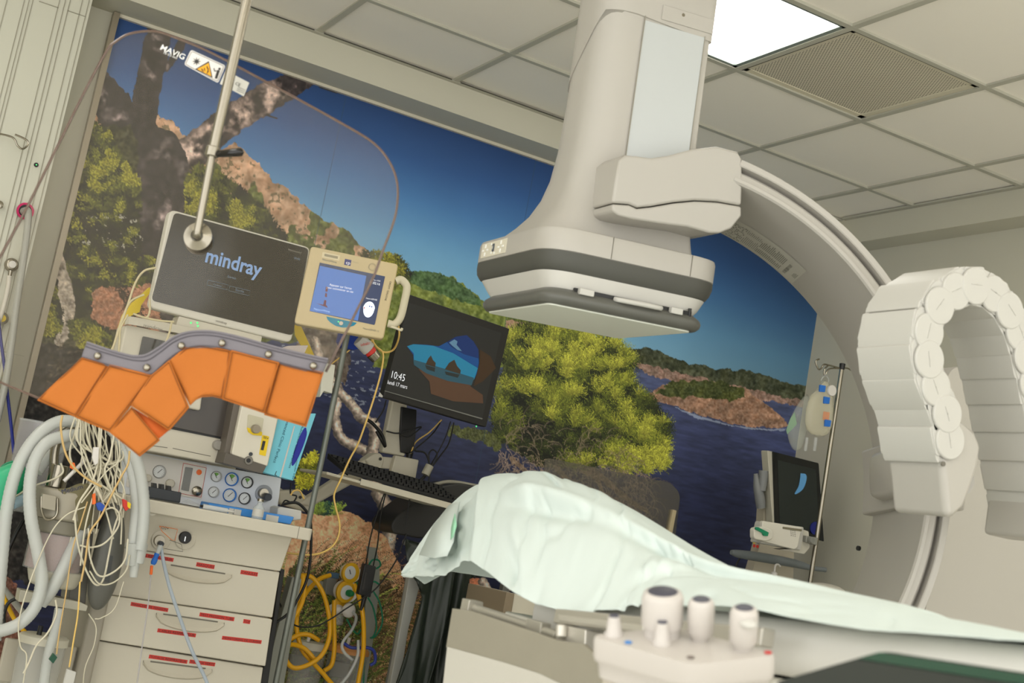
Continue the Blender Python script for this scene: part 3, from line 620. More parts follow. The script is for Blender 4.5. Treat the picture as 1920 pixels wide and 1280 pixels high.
# cable chain
YCH, WCH = -1.33, .15
cpx = [(1778, 822), (1771, 772), (1751, 722), (1738, 670), (1740, 618), (1760, 570), (1793, 544), (1828, 536), (1864, 552), (1892, 585), (1911, 626), (1924, 672), (1936, 722), (1948, 775), (1960, 830), (1972, 888), (1984, 948)]
cpt = [ml(atY(x, y, YCH)) for x, y in cpx]; ch = ob('cable_chain', MB().box(cpt[-1] + np.array((0.0, .075, -.03)), (.08, .15, .09)), white_m, mach, bevel=.01)
cen = np.mean([cpt[3], cpt[9]], 0)
for i in range(len(cpt)):
    p = cpt[i]; q = cpt[min(i + 1, len(cpt) - 1)]; r0 = cpt[max(i - 1, 0)]; T = (q - r0); T[1] = 0; T /= np.linalg.norm(T); N = np.array((T[2], 0, -T[0]))
    if i >= 1 and i < 14 and N @ (p - cen) < 0: N = -N
    if i == 0: N = -np.array((abs(N[0]), 0, N[2]))
    def cp_(u, v, y): return p + T * u + N * v + np.array((0, y, 0))
    hw, hl_ = .037, .031
    m = MB()
    out = rpoly([(-hl_, -hw * .8), (-hl_ * .1, -hw), (hl_ * 1.25, -hw * .93), (hl_ * 1.25, hw * .80), (hl_ * .8, hw), (-hl_ * .9, hw)], .007, 3)
    m.loft([[cp_(u, v, 0) for u, v in out], [cp_(u, v, .012) for u, v in out]])
    m.loft([[cp_(u, v, WCH - .012) for u, v in out], [cp_(u, v, WCH) for u, v in out]])
    fl = [(-hl_ * 1.6, -hw * .7), (hl_ * 1.6, -hw * .7), (hl_ * 1.6, hw * .7), (-hl_ * 1.6, hw * .7)]; m.loft([[cp_(u, v, .005 + .001 * (i % 2)) for u, v in fl], [cp_(u, v, .010 + .001 * (i % 2)) for u, v in fl]])
    # outer and inner cross covers
    for sgn in (1, -1):
        oc = [(-hl_ * 1.35, sgn * hw * .86), (-hl_ * 1.1, sgn * hw * .96), (hl_ * .70, sgn * hw * 1.10), (hl_ * .92, sgn * hw * 1.08), (hl_ * .98, sgn * hw * .86), (hl_ * 1.0, sgn * hw * .70), (-hl_ * 1.3, sgn * hw * .70)]
        m.loft([[cp_(u, v, .003) for u, v in oc], [cp_(u, v, WCH - .003) for u, v in oc]])
    lk = ob('chain_link', m, white2_m, ch, bevel=.0015, seg=2)
    d = MB(); d.lathe([(.035, 0), (.037, .002), (.037, .006)], cp_(-.004, -.001, -.006 - .002 * (i % 2)), (0, 1, 0), 32)
    d.box(cp_(.004, .002, -.0066 - .002 * (i % 2)), (.016, .001, .0012), R=np.stack([T, [0, 1, 0], N], 1)); d.box(cp_(-.010, .002, -.0066 - .002 * (i % 2)), (.016, .001, .0012), R=np.stack([T, [0, 1, 0], N], 1))
    ob('link_disc', d, white2_m, ch, ang=40)
    ob('link_slot', MB().box(cp_(.012, hw * .62, -.0008), (.008, .002, .003), R=np.stack([T, [0, 1, 0], N], 1)), seam_m, ch)
con = [(1765, 805), (1803, 784), (1831, 810), (1843, 837), (1836, 876), (1822, 919), (1809, 952), (1790, 969), (1776, 971), (1769, 900), (1763, 850)]
pts = [ml(atY(x, y, YCH + .002)) for x, y in con]; m = MB().prism([(p[0], p[2]) for p in pts], YCH + .002 - MF.O[1], YCH + .15 - MF.O[1])
ob('chain_bracket', m, white_m, mach, bevel=.014, seg=5)
q = ml(atY(1766, 869, YCH)); ob('bracket_screw', MB().cyl(q + np.array((0.002, .0, 0)), q + np.array((0.002, -.003, 0)), .005), seam_m, mach)
# link between chain bracket and the arc
a, b = ml(atY(1795, 900, YCH + .1)), arc(.70, (TB[0] + TB[1]) / 2, .1); ob('connector_duct', MB().tube([a, (a + b) / 2, b], .035), white_m, mach)
m = MB().tube([ml(atY(1762, 972, YS - .02)), ml(atY(1752, 1062, YS - .02)), ml(atY(1733, 1141, YS - .02)), ml(atY(1715, 1200, YS - .02))], .003); ob('cover_gasket', m, black_m, mach)
# ================================================================== operating table, drape
XN, XF = -1.47, -.93
TF = Frame((-1.2, -1.0, 0))
table = thing('operating_table', 'narrow white x-ray table with a padded top under the pale green drape', 'operating table', TF)
pad_m = mat('white mattress vinyl', (196, 194, 187), 0.5, noise=.02, nscale=6)
m = MB().loft([[(x, y, z) for x, z in rrect(0, zc_, .49 * k_, .076 * k_, .033, 6)] for y, zc_, k_ in ((-.14, .838, .9), (-.15, .840, 1), (-.5, .855, 1), (-1.25, .898, 1), (-1.27, .9, .9))])
ob('mattress', m, pad_m, table, ang=60)
m = MB().loft([[(-.21, y, z), (.21, y, z), (.21, y, z + .02), (-.21, y, z + .02)] for y, z in ((-.16, .778), (-.5, .793), (-1.26, .836))]).box((.02, .1, .80), (.2, .3, .02)); ob('tabletop', m, mat('table board', (206, 202, 190), .4), table, bevel=.005)
m = MB().box((0, -.9, .40), (.36, .5, .76)); ob('pedestal', m, white_m, table, bevel=.03); ob('foot', MB().box((0, -.8, .03), (.5, .9, .06)), white_m, table, bevel=.02)
# side rail with swing-out hinge
XRr = -1.50
def tx_(x, y, X=XRr): return atX(x, y, X) - TF.O
rl = MB()
A, B = tx_(1050, 1156), tx_(1440, 1196)
rl.loft([[P + np.array((dx_, 0, dz_)) for dx_, dz_ in ((-.012, -.012), (.012, -.012), (.012, .012), (-.012, .012))] for P in (A, B)])
ob('side_rail', rl, mat('aluminium rail', (186, 182, 172), .35, .7), table, bevel=.003)
rd = MB().cyl(tx_(876, 1136), tx_(1046, 1192), .0085, n=16); rd.box(tx_(884, 1140), (.03, .03, .03)); rd.box(tx_(1008, 1180), (.02, .05, .028))
ob('shield_rod', rd, mat('grey rod', (172, 168, 156), .4, .5), table, bevel=.002)
bk = MB(); P = [tx_(x, y, -1.515) for x, y in ((1044, 1168), (1098, 1180), (1096, 1216), (1040, 1204))]; bk.loft([P, [p + np.array((.03, 0, 0)) for p in P]])
P = [tx_(x, y, -1.513) for x, y in ((1045, 1151), (1206, 1171), (1206, 1184), (1047, 1164))]; bk.loft([P, [p + np.array((.03, 0, 0)) for p in P]])
bk.cyl(tx_(1053, 1172, -1.522), tx_(1052, 1195, -1.522), .009)
ob('rail_clamp', bk, mat('brushed clamp', (196, 192, 182), .35, .6), table, bevel=.002)
SF = Frame(atX(1000, 1240, -1.54).tolist())
sk = thing('leaded_skirt', 'grey rubber radiation skirt hanging from the near side of the table', 'radiation skirt', SF)
def sx_(x, y, X=-1.54): return atX(x, y, X) - SF.O
P = [sx_(x, y) for x, y in ((848, 1140), (880, 1144), (1000, 1184), (1045, 1200), (1092, 1206), (1110, 1222), (1200, 1262), (1320, 1300), (1420, 1345), (1100, 1345), (1010, 1268), (940, 1240), (836, 1213))]
ob('rubber_band', MB().loft([P, [p + np.array((.008, 0, 0)) for p in P]]), mat('grey rubber sheet', (140, 135, 120), .6, noise=.06, nscale=12, bump=.3, bscale=30), sk, bevel=.001)
P = [sx_(x, y, -1.542) for x, y in ((838, 1212), (940, 1240), (1010, 1262), (1110, 1310), (1200, 1360), (1200, 1420), (815, 1420))]
ob('lower_panel', MB().loft([P, [p + np.array((.006, 0, 0)) for p in P]]), mat('ivory vinyl', (188, 185, 175), .5), sk, bevel=.001)
P = [sx_(x, y, -1.546) for x, y in ((1178, 1268), (1228, 1278), (1250, 1330), (1180, 1330))]
ob('strap', MB().loft([P, [p + np.array((.006, 0, 0)) for p in P]]), mat('ivory vinyl', (206, 200, 184), .5), sk, bevel=.001)
# drape
top = [(752, 1072), (790, 1012), (845, 945), (900, 905), (950, 896), (1010, 893), (1060, 905), (1130, 930), (1190, 965), (1250, 1005), (1310, 1040), (1365, 1068), (1500, 1095), (1700, 1135), (1745, 1152), (1890, 1182), (1990, 1202)]
bt = [(750, 1077), (800, 1079), (842, 1074), (868, 1048), (905, 1066), (945, 1097), (990, 1125), (1050, 1145), (1110, 1147), (1160, 1143), (1203, 1132), (1280, 1133), (1400, 1141), (1600, 1178), (1700, 1186), (1856, 1196), (1975, 1206)]
xt = [-1.33, -1.28, -1.22] + [-1.2] * 14; xb = [-1.34, -1.38, -1.42, -1.44, -1.46] + [-1.485] * 12
K = 10
TP = np.array(spline([atX(*q, X) for q, X in zip(top, xt)], K)); BP = np.array(spline([atX(*q, X) for q, X in zip(bt, xb)], K))
rows = []
NS = 44
for i in range(len(TP)):
    t_, b_ = TP[i], BP[i]; row = []
    wdt = min(1.0, i / (2.5 * K))
    for j in range(14, 0, -1):                # far side
        s = j / 14; row.append(t_ + np.array((.26 * s * (.25 + .75 * wdt), .0, -(max(t_[2] - .86, .02)) * s ** 2.0)))
    for j in range(NS + 1):
        s = j / NS; P = t_ * (1 - s) + b_ * s; h = abs(t_[2] - b_[2]); P = P.copy(); P[2] += h * .42 * math.sin(math.pi * s) * (1 - s) ** .3 * (0.9 if i > 3 * K else .4); row.append(P)
    rows.append(row)
G = np.array(rows); H_, W_ = G.shape[:2]
ii, jj = np.meshgrid(np.arange(H_) / K, np.arange(W_) / NS, indexing='ij')
wr = (fbm(ii * 14, jj * 30 + ii * 9, 24, 3, 200) - .5) * .008 + (fbm(ii * 20 + jj * 26, jj * 24 - ii * 14, 11, 3, 203) - .5) * .006
cr = np.abs(fbm(ii * 20 - jj * 20, jj * 40 + ii * 12, 22, 3, 207) - .5) * 2; wr -= np.exp(-(cr / .07) ** 2) * .006
ed = np.clip((1 - np.abs((np.arange(W_) - 14) / NS)), .0, 1)[None]; near_ = np.clip((np.arange(W_) - 12) / 6, 0.15, 1)[None]
amp = np.clip(1.2 - np.maximum(ii - 11, 0) * .25, .25, 1.2) * near_
G[..., 0] -= wr * 1.2 * amp; G[..., 2] += wr * .6 * amp
def crease(i0, j0, i1, j1, wd, dp_):           # a fold from (i0,j0) to (i1,j1) in station / fraction units
    ux, uy = i1 - i0, (j1 - j0) * 4; X_, Y_ = ii - i0, (jj - 14 / NS - j0) * 4; L2 = ux * ux + uy * uy; t = np.clip((X_ * ux + Y_ * uy) / L2, 0, 1)
    d = ((X_ - t * ux) * uy - (Y_ - t * uy) * ux) / math.sqrt(L2); e = np.hypot(X_ - t * ux, Y_ - t * uy)
    f = np.exp(-(e / wd) ** 2) * dp_ * np.sin(np.clip(d / wd, -1, 1) * 1.5) * np.sin(math.pi * np.clip(t * .9 + .05, 0, 1)); G[..., 0] -= f; G[..., 2] += f * .8
crease(4.2, .58, 7.2, .50, .30, .030); crease(7.2, .50, 12.5, .34, .32, .026); crease(7.5, .05, 8.2, .55, .16, .010); crease(5.2, .2, 6.3, .45, .14, .011); crease(3.0, .3, 3.3, .98, .22, .02); crease(9, .8, 11.2, .4, .3, .01); crease(4.6, .75, 5.6, .95, .3, .012); crease(2.2, .35, 2.6, 1.0, .2, .014)
DRF = Frame((-1.2, -.6, .85)); V_ = (G - DRF.O).reshape(-1, 3)
m = MB(); ix = np.arange(H_ * W_).reshape(H_, W_)
m.add(V_, [(ix[i, j], ix[i, j + 1], ix[i + 1, j + 1], ix[i + 1, j]) for i in range(H_ - 1) for j in range(W_ - 1)])
dr_m = mat('pale green drape paper', (206, 217, 213), .85, bump=.12, bscale=60)
dr = ob('surgical_drape', m, dr_m, None, ang=80, solid=.0016, sub=1); dr.location = DRF.O.tolist(); tag(dr, 'large pale green paper drape humped over the operating table', 'drape')
# second layer folded under at the left end
q2 = [(786, 1040, -1.36), (812, 985, -1.33), (843, 946, -1.30), (862, 940, -1.32), (850, 985, -1.40), (850, 1015, -1.43), (838, 1042, -1.43), (815, 1046, -1.42)]
P = [atX(x, y, X - .012) - DRF.O for x, y, X in q2]
f2 = ob('folded_corner', MB().poly(P), dr_m, dr, solid=.0015)
P = [atX(x, y, X) - DRF.O for x, y, X in ((853, 962, -1.452), (856, 985, -1.452), (850, 1006, -1.455), (845, 1012, -1.455), (846, 990, -1.452), (850, 972, -1.45))]
ob('green_underside', MB().poly(P), mat('green drape lining', (150, 205, 172), .8), dr, solid=.001)
# ================================================================== control module with joysticks
def camdir(r, u, f): v = CR * r + CU * u + CW * f; return v / np.linalg.norm(v)
ph = math.radians(10.5); zc = camdir(0, math.cos(ph), -math.sin(ph)); Lp = atD(1099, 1191, 1.62)
def onplane(x, y, O, n): d = ray(x, y); return CC + d * (((O - CC) @ n) / (d @ n))
Np = onplane(1297, 1247, Lp, zc); xc = (Np - Lp) / np.linalg.norm(Np - Lp); yc = np.cross(zc, xc)
KF = Frame(Lp, M=Matrix(np.stack([xc, yc, zc], 1).tolist()))
kt = thing('joystick_panel', 'blurred white control panel with joystick knobs clamped to the table side', 'control panel', KF)
LN = np.linalg.norm(Np - Lp); Rr = KF.pz(1468, 1228); ax2 = np.array(Rr[:2]) - np.array((LN, 0)); 
pl_ = [(0, 0), (LN, 0), (LN + ax2[0], ax2[1]), (ax2[0], ax2[1])]
m = MB(); o1 = rpoly(pl_, .02, 6)
def sc_(out, k): c = np.mean(out, 0); return [tuple(c + (np.array(p) - c) * k) for p in out]
m.loft([[(x, y, z) for x, y in sc_(o1, k)] for k, z in ((.93, -.05), (.95, -.032), (.985, -.030), (1.0, -.024), (1.0, -.006), (.985, 0))]); ob('body', m, mat('glossy white console', (186, 180, 173), .35), kt, ang=50)
m = MB().loft([[(x, y, z) for x, y in sc_(o1, k)] for k, z in ((.86, -.15), (.90, -.051))]); ob('underside', m, mat('console underside', (176, 168, 154), .5), kt, bevel=.008)
def knob(x, y, h, w_, kind, name='knob'):
    c = KF.pz(x, y); k = np.linalg.norm(KF.world(c) - CC) / CF * 1.0
    r = w_ / 2 * k; hh = h * k * 1.02
    if kind == 'taper': pr_ = [(r * 1.15, 0), (r * 1.15, hh * .12), (r * .95, hh * .2), (r * .72, hh * .92), (r * .66, hh)]
    elif kind == 'big': pr_ = [(r * .86, 0), (r * .86, hh * .22), (r * .98, hh * .24), (r, hh * .3), (r, hh * .86), (r * .9, hh * .97), (r * .76, hh)]
    else: pr_ = [(r * .62, 0), (r * .66, hh * .08), (r, hh * .2), (r, hh * .88), (r * .85, hh * .98), (r * .72, hh)]
    o = ob(name, MB().lathe(pr_, c), mat('joystick white', (190, 184, 178), .4), kt, ang=50)
    ob('knob_cap', MB().lathe([(pr_[-1][0] * .95, hh), (pr_[-1][0] * .8, hh + .0015)], c), mat('slate knob top', (66, 66, 78), .4), o)
knob(1151, 1190, 36, 30, 'taper'); knob(1241, 1190, 82, 76, 'big'); knob(1241, 1207, 41, 30, 'taper'); knob(1313, 1199, 76, 48, 'stick'); knob(1393, 1217, 78, 50, 'stick')
c = KF.pz(1400, 1176, .035); ob('thumb_switch', MB().ball((KF.pz(1393, 1217)[0] + .012, KF.pz(1393, 1217)[1] - .012, .038), .009, sc=(1.2, 1, .6)), white2_m, kt)
for (x, y), cc in (((1178, 1204), (60, 130, 200)), ((1440, 1223), (200, 60, 60)), ((1295, 1232), (120, 110, 104))):
    c = KF.pz(x, y, .0006); ob('symbol', MB().lathe([(.0045, 0), (.0045, .0006)], c), mat('symbol %d' % cc[0], cc, .5), kt)
c = KF.pz(1270, 1272, -.08); ob('side_screw', MB().lathe([(.005, 0), (.004, .003)], (LN * .88, .003, -.10), (0, -1, 0)), seam_m, kt)
# dark touch screen, lower right
zt_ = camdir(-.12, .93, -.36); Tp = atD(1655, 1222, 1.35); Aq = onplane(1920, 1262, Tp, zt_); xt_ = (Aq - Tp) / np.linalg.norm(Aq - Tp); yt_ = np.cross(zt_, xt_)
QF = Frame(Tp, M=Matrix(np.stack([xt_, yt_, zt_], 1).tolist())); tt = thing('touch_screen', 'dark touch screen with thin white rim in the lower right foreground', 'touch screen', QF)
b0, b1, b2_, b3 = QF.pz(1655, 1222), QF.pz(2080, 1287), QF.pz(1900, 1420), QF.pz(1445, 1283)
c2 = (b1[0] + b3[0] - b0[0], b1[1] + b3[1] - b0[1]); q = rpoly([b0[:2], b1[:2], c2, b3[:2]], .012, 5)
m = MB().loft([[(x, y, z) for x, y in sc_(q, k)] for k, z in ((.98, -.03), (1.02, -.024), (1.022, -.006), (1.018, 0))]); ob('rim', m, mat('screen rim', (216, 214, 204), .4), tt, ang=50)
m = MB().loft([[(x, y, z) for x, y in sc_(q, k)] for k, z in ((1.0, -.001), (.998, .0015))]); ob('glass', m, mat('dark glossy glass', (34, 40, 38), .16), tt)
qa = [np.array(b0[:2]) * .995 + np.array(c2) * .005, np.array(b1[:2])]; d_ = (np.array(b3[:2]) - np.array(b0[:2])); 
m = MB().poly([(*p, .0022) for p in (np.array(b0[:2]) + d_ * .05 + .01 * (np.array(b1[:2]) - b0[:2]), np.array(b1[:2]) + d_ * .05, np.array(b1[:2]) + d_ * .25, np.array(b0[:2]) + d_ * .25 + .01 * (np.array(b1[:2]) - b0[:2]))]); ob('green_field', m, mat('dim green field', (26, 58, 44), .16, emit=(28, 66, 48), es=.15), tt)
# ================================================================== equipment on the left
cream_m = mat('machine cream plastic', (196, 190, 174), .45); cream2_m = mat('drawer cream plastic', (188, 181, 164), .5)
beige_m = mat('yellowed beige plastic', (200, 182, 142), .5); red_m = mat('red tape', (196, 50, 40), .5); glass_m = mat('black screen glass', (26, 27, 24), .12)
blue_m = mat('blue plastic', (38, 78, 170), .4); orange_m = mat('orange plastic', (232, 104, 30), .45); yellow_m = mat('yellow rubber', (226, 176, 20), .4)
green_m = mat('green tubing', (14, 130, 92), .35); blk_m = mat('black cable', (18, 18, 18), .45); grey_m = mat('grey plastic', (130, 130, 124), .5)
dark2_m = mat('graphite plastic', (52, 56, 62), .5); ytape_m = mat('yellow strap', (222, 190, 24), .5); lead_m = mat('ivory lead wire', (206, 200, 178), .4)
hose_m = mat('translucent breathing hose', (200, 203, 199), .3, alpha=.74); clear_m = mat('clear plastic', (222, 226, 226), .08, alpha=.22)
wtxt = mat('white print on screen', (230, 232, 236), .5, emit=(220, 225, 235), es=.35)
def wt(pts, Y=None):                           # photo points with a depth each -> world
    return [atY(p[0], p[1], p[2] if len(p) > 2 else Y) for p in pts]
def cable(name, label, cat, pts, r, m, Y=None, group=None, n=8, k=6, rib=None, parent=None):
    P = wt(pts, Y); c = P[len(P) // 2]
    if parent is not None: return ob(name, MB().tube([parent[1].loc(p) for p in P], r, n, k, rib), m, parent[0], ang=60)
    o = ob(name, MB().tube([p - c for p in P], r, n, k, rib), m, None, ang=60); o.location = c.tolist(); return tag(o, label, cat, group)
def slab(fr, pts, off, th, mb=None):           # plate outlined in the photo, its face on y = off, th deep
    mb = mb or MB(); q = [fr.p(x, y, off) for x, y in pts]; return mb.prism([(p[0], p[2]) for p in q], off, off + th)
def rslab(fr, pts, off, th, r, mb=None):
    mb = mb or MB(); q = [fr.p(x, y, off) for x, y in pts]; return mb.prism(rpoly([(p[0], p[2]) for p in q], r, 5), off, off + th)
# ------------------------------------------------------------------ anaesthesia machine
AF = Frame((-1.30, .86, 0)); am = thing('anaesthesia_machine', 'cream anaesthesia machine with gauges, work top and red-labelled drawers', 'anaesthesia machine', AF)
xl, xr = AF.p(214, 1080)[0], AF.p(521, 1090)[0]; zt = AF.p(400, 1052)[2]
ob('body', MB().box(((xl + xr) / 2, .27, (zt + .09) / 2 + .02), (xr - xl - .02, .5, zt - .09)), cream2_m, am, bevel=.012)
ob('wheel_base', MB().box(((xl + xr) / 2, .25, .075), (xr - xl + .04, .6, .06)), grey_m, am, bevel=.02)
for sx in (0.06, -0.06 + (xr - xl)):
    for sy in (.0, .5): ob('caster', MB().lathe([(.03, -.012), (.035, 0), (.03, .012)], (xl + sx, sy, .037), (1, 0, 0)), dark2_m, am)
def drawer(top, bot, off, tags, handle, name='drawer'):
    (x0, y0), (x1, y1) = top; (x3, y3), (x2, y2) = bot
    o = ob(name, slab(AF, [(x0, y0), (x1, y1), (x2, y2), (x3, y3)], off, .03 - off), cream_m, am, bevel=.004)
    for s, p0, p1, h in tags:
        a, b = np.array(AF.p(*p0, off - .0005)), np.array(AF.p(*p1, off - .0005)); 
        t = ob('label_tape', MB().quad(a, b, b - (0, 0, h), a - (0, 0, h)), red_m, o)
        L = np.linalg.norm(b - a); d = (b - a) / L
        tx = text(s, a + d * L * .03 - np.array((0, .0008, h * .80)), d, (0, 0, 1), 1, ink_m, o); wd = max(v.co.x for v in tx.data.vertices); tx.scale = (L * .94 / wd, h * .86, 1)
    if handle:
        (hx0, hy0), (hx1, hy1) = handle; a, b = np.array(AF.p(hx0, hy0, off)), np.array(AF.p(hx1, hy1, off)); c = (a + b) / 2; L = b[0] - a[0]
        m = MB(); n = 12; lo_ = []
        for i in range(n + 1):
            u = -1 + 2 * i / n; sag = .030 * math.sqrt(max(1 - u * u, 0)) + .003
            x = c[0] + u * L * .62; z = c[2] + (b[2] - a[2]) * 0 
            lo_.append([(x, off - .001, z + .002), (x, off + .004, z - .001), (x, off - .0025, z - sag), (x, off - .007, z - sag - .004), (x, off - .001, z - sag - .008)])
        m.loft(lo_); ob('handle_recess', m, cream2_m, o, ang=70)
        ob('handle_slot', MB().box((c[0], off - .0012, c[2]), (L, .004, .004)), seam_m, o, bevel=.001)
    return o
H = .0125
drawer(((222, 1024), (525, 1072)), ((200, 1114), (511, 1158)), .0, [('MASQUES', (369, 1053.5), (403, 1059), H), ('CANULES', (452, 1068), (484, 1073), H), ('TUBES RESPIRATEUR', (252, 1034), (326, 1046), H * .9)], ((320, 1059), (422, 1075)))
drawer(((183, 1113), (511, 1161)), ((169, 1197), (498, 1249)), -.022, [('MANCHETTE TENSION', (246, 1128), (316, 1140), H * .9), ('TEST PRESSION TUBE', (375, 1147.5), (440, 1157), H * .95), ('TOF', (457, 1160), (470, 1162), H), ('CABLES RESPIRATEUR', (296, 1177.5), (368, 1187.5), H * .9), ('MONITORING DE CURARE', (417, 1191.5), (491, 1200), H * .9)], ((306, 1150), (408, 1166)))
drawer(((172, 1199), (494, 1251)), ((150, 1290), (480, 1345)), -.004, [('TUYAUX RESPIRATEUR', (280, 1226.5), (352, 1237), H * .9), ('TUYAUX VERTS', (356, 1236), (404, 1242), H * .9)], ((282, 1238), (385, 1254)))
# fascia under the work top
fz = [AF.p(x, y, -.03) for x, y in ((228, 955), (548, 1006))]; m = MB(); lo_ = []
for k, (off, f) in enumerate([(-.055, 0), (-.05, .12), (-.03, .3), (-.015, .5), (-.008, .8), (-.008, 1)]):
    a0, a1 = np.array(AF.p(238, 948, off)), np.array(AF.p(552, 997, off)); c0, c1 = np.array(AF.p(222, 1024, off)), np.array(AF.p(526, 1071, off))
    p, q = a0 * (1 - f) + c0 * f, a1 * (1 - f) + c1 * f; lo_.append([(p[0], .02, p[2]), (p[0], off, p[2]), (q[0], off, q[2]), (q[0], .02, q[2])])
ob('control_fascia', m.loft(lo_), cream_m, am, bevel=.004, ang=40)
wz0, wz1 = AF.p(500, 1000, -.07)[2], AF.p(500, 976, -.07)[2]
wl, wr_ = AF.p(236, 946, -.07)[0], AF.p(586, 1003, -.07)[0]
ob('work_top', MB().prism(rpoly([(wl, -.07), (wr_, -.07), (wr_, .06), (xr + .01, .1), (xr + .01, .40), (wl, .40)], .015), wz0, wz1, ax=2), cream_m, am, bevel=.004)
ob('work_top_seam', MB().box((AF.p(561, 990, -.0705)[0], -.0703, (wz0 + wz1) / 2), (.0012, .001, wz1 - wz0)), seam_m, am)
def disc(fr, x, y, r, off, th, m, parent, name, r2=None, mb=None):
    c = fr.p(x, y, off); k = np.linalg.norm(fr.world(c) - CC) / CF; return ob(name, MB().lathe([(r * k, 0), (r * k, th * .8), ((r2 or r * .94) * k, th)], c, (0, -1, 0), 28), m, parent, ang=40)
o = disc(AF, 301, 1012, 17, -.012, .006, cream_m, am, 'outlet_ring'); disc(AF, 298, 1013, 10, -.018, .012, steel_m, am, 'outlet_port')
disc(AF, 301, 1019, 5, -.03, .012, dark2_m, am, 'outlet_nozzle')
o = disc(AF, 347, 1009, 19, -.012, .006, cream_m, am, 'switch_ring'); o = disc(AF, 346, 1007, 11, -.018, .014, black_m, am, 'rotary_switch')
ob('pointer', MB().box((AF.p(347, 1010, -.033)[0], -.033, AF.p(347, 1010, -.033)[2]), (.003, .001, .014)), wtxt, o)
ln_m = mat('orange outline', (226, 120, 40), .5)
q = [AF.p(x, y, -.0305) for x, y in ((299, 986), (333, 992), (328, 1013), (322, 1012), (313, 1004), (304, 996))]
ob('flush_symbol', MB().tube([*q, q[0]], .0009, 5, 0), ln_m, am); q = [AF.p(x, y, -.03) for x, y in ((318, 1012), (340, 1020), (343, 1034), (308, 1028))]; ob('switch_symbol', MB().tube(q, .0007, 5, 0), ink_m, am)
text('O2+', AF.p(302, 991, -.031), (1, 0, .0), (0, 0, 1), .012, ink_m, am)
c = AF.p(286, 956, -.056); ob('oxygen_badge', MB().lathe([(.016, 0), (.016, .001)], c, (0, -1, 0)), mat('badge', (210, 206, 190), .4), am); text('O₂+' if False else 'O2+', (c[0] - .012, -.0578, c[2] - .004), (1, 0, 0), (0, 0, 1), .013, ink_m, am)
# back gauge panel
GP = .16
pz_m = mat('pale blue panel', (214, 218, 224), .4)
pnl = ob('gauge_panel', rslab(AF, [(238, 842), (528, 896), (518, 975), (228, 925)], GP, .06, .006), pz_m, am, bevel=.003)
ob('panel_left', rslab(AF, [(246, 846), (388, 872), (378, 936), (236, 912)], GP - .003, .004, .004), mat('panel light', (212, 208, 200), .4), am)
gwh = mat('dial white', (214, 216, 214), .4)
def gauge(x, y, r, ringm, green, parent, fr=AF, off=GP):
    g = disc(fr, x, y, r, off, .010, ringm, parent, 'gauge'); k = np.linalg.norm(fr.world(fr.p(x, y, off)) - CC) / CF; c = np.array(fr.p(x, y, off - .0102)); R_ = r * k
    ob('dial', MB().lathe([(R_ * .82, 0), (R_ * .82, .0008)], c, (0, -1, 0), 26), gwh, g)
    if green:
        m = MB(); m.poly([c + (0, -.001, 0)] + [c + np.array((math.cos(a) * R_ * .7, -.001, math.sin(a) * R_ * .7)) for a in np.linspace(.9, 2.3, 8)]); ob('green_zone', m, mat('dial green', (110, 170, 70), .5), g, smooth=False)
    m = MB()
    for a in np.linspace(-.7, 3.85, 13):
        p0, p1 = c + np.array((math.cos(a) * R_ * .62, -.0012, math.sin(a) * R_ * .62)), c + np.array((math.cos(a) * R_ * .76, -.0012, math.sin(a) * R_ * .76)); m.cyl(p0, p1, .0004, n=4)
    ob('tick_marks', m, ink_m, g)
    a = 2.2 if green else .9; ob('needle', MB().tube([c + np.array((-math.cos(a) * R_ * .3, -.002, -math.sin(a) * R_ * .3)), c + np.array((math.cos(a) * R_ * .6, -.002, math.sin(a) * R_ * .6))], .0009, 5, 1), ink_m, g)
    return g
bring = mat('blue gauge ring', (30, 110, 190), .4); gring = mat('grey gauge ring', (150, 150, 146), .4, .3)
gauge(298, 884, 12, gring, False, am); gauge(405, 893, 10, gring, True, am); gauge(434, 898, 12.5, bring, True, am); gauge(463, 904, 11, mat('black ring', (34, 34, 34), .4), True, am)
gauge(400, 922, 10, gring, False, am); gauge(430, 928, 12.5, bring, False, am); gauge(458, 934, 11, mat('black ring', (34, 34, 34), .4), False, am)
o = disc(AF, 494, 925, 16, GP, .006, mat('knob well', (150, 154, 160), .4), am, 'knob_well'); disc(AF, 492, 924, 9, GP - .006, .02, steel_m, am, 'selector_knob'); disc(AF, 498, 931, 7, GP - .02, .03, dark2_m, am, 'suction_nozzle')
o = ob('flow_tube', rslab(AF, [(348, 875), (362, 877), (354, 921), (340, 918)], GP - .006, .006, .002), mat('flow tube grey', (120, 120, 116), .3), am)
for x0, y0, x1, y1 in ((344, 868, 387, 877), (387, 877, 377, 932), (377, 932, 335, 924), (335, 924, 344, 868)): ob('red_outline', MB().tube([AF.p(x0, y0, GP - .004), AF.p(x1, y1, GP - .004)], .0007, 5, 1), red_m, am)
disc(AF, 373, 885, 5, GP - .002, .003, orange_m, am, 'alarm_ring', 3); disc(AF, 368, 920, 9, GP - .002, .014, steel_m, am, 'flow_knob', 7); disc(AF, 318, 906, 8, GP - .003, .016, cream_m, am, 'needle_valve', 6); disc(AF, 276, 896, 7, GP - .003, .016, cream_m, am, 'left_valve', 5)
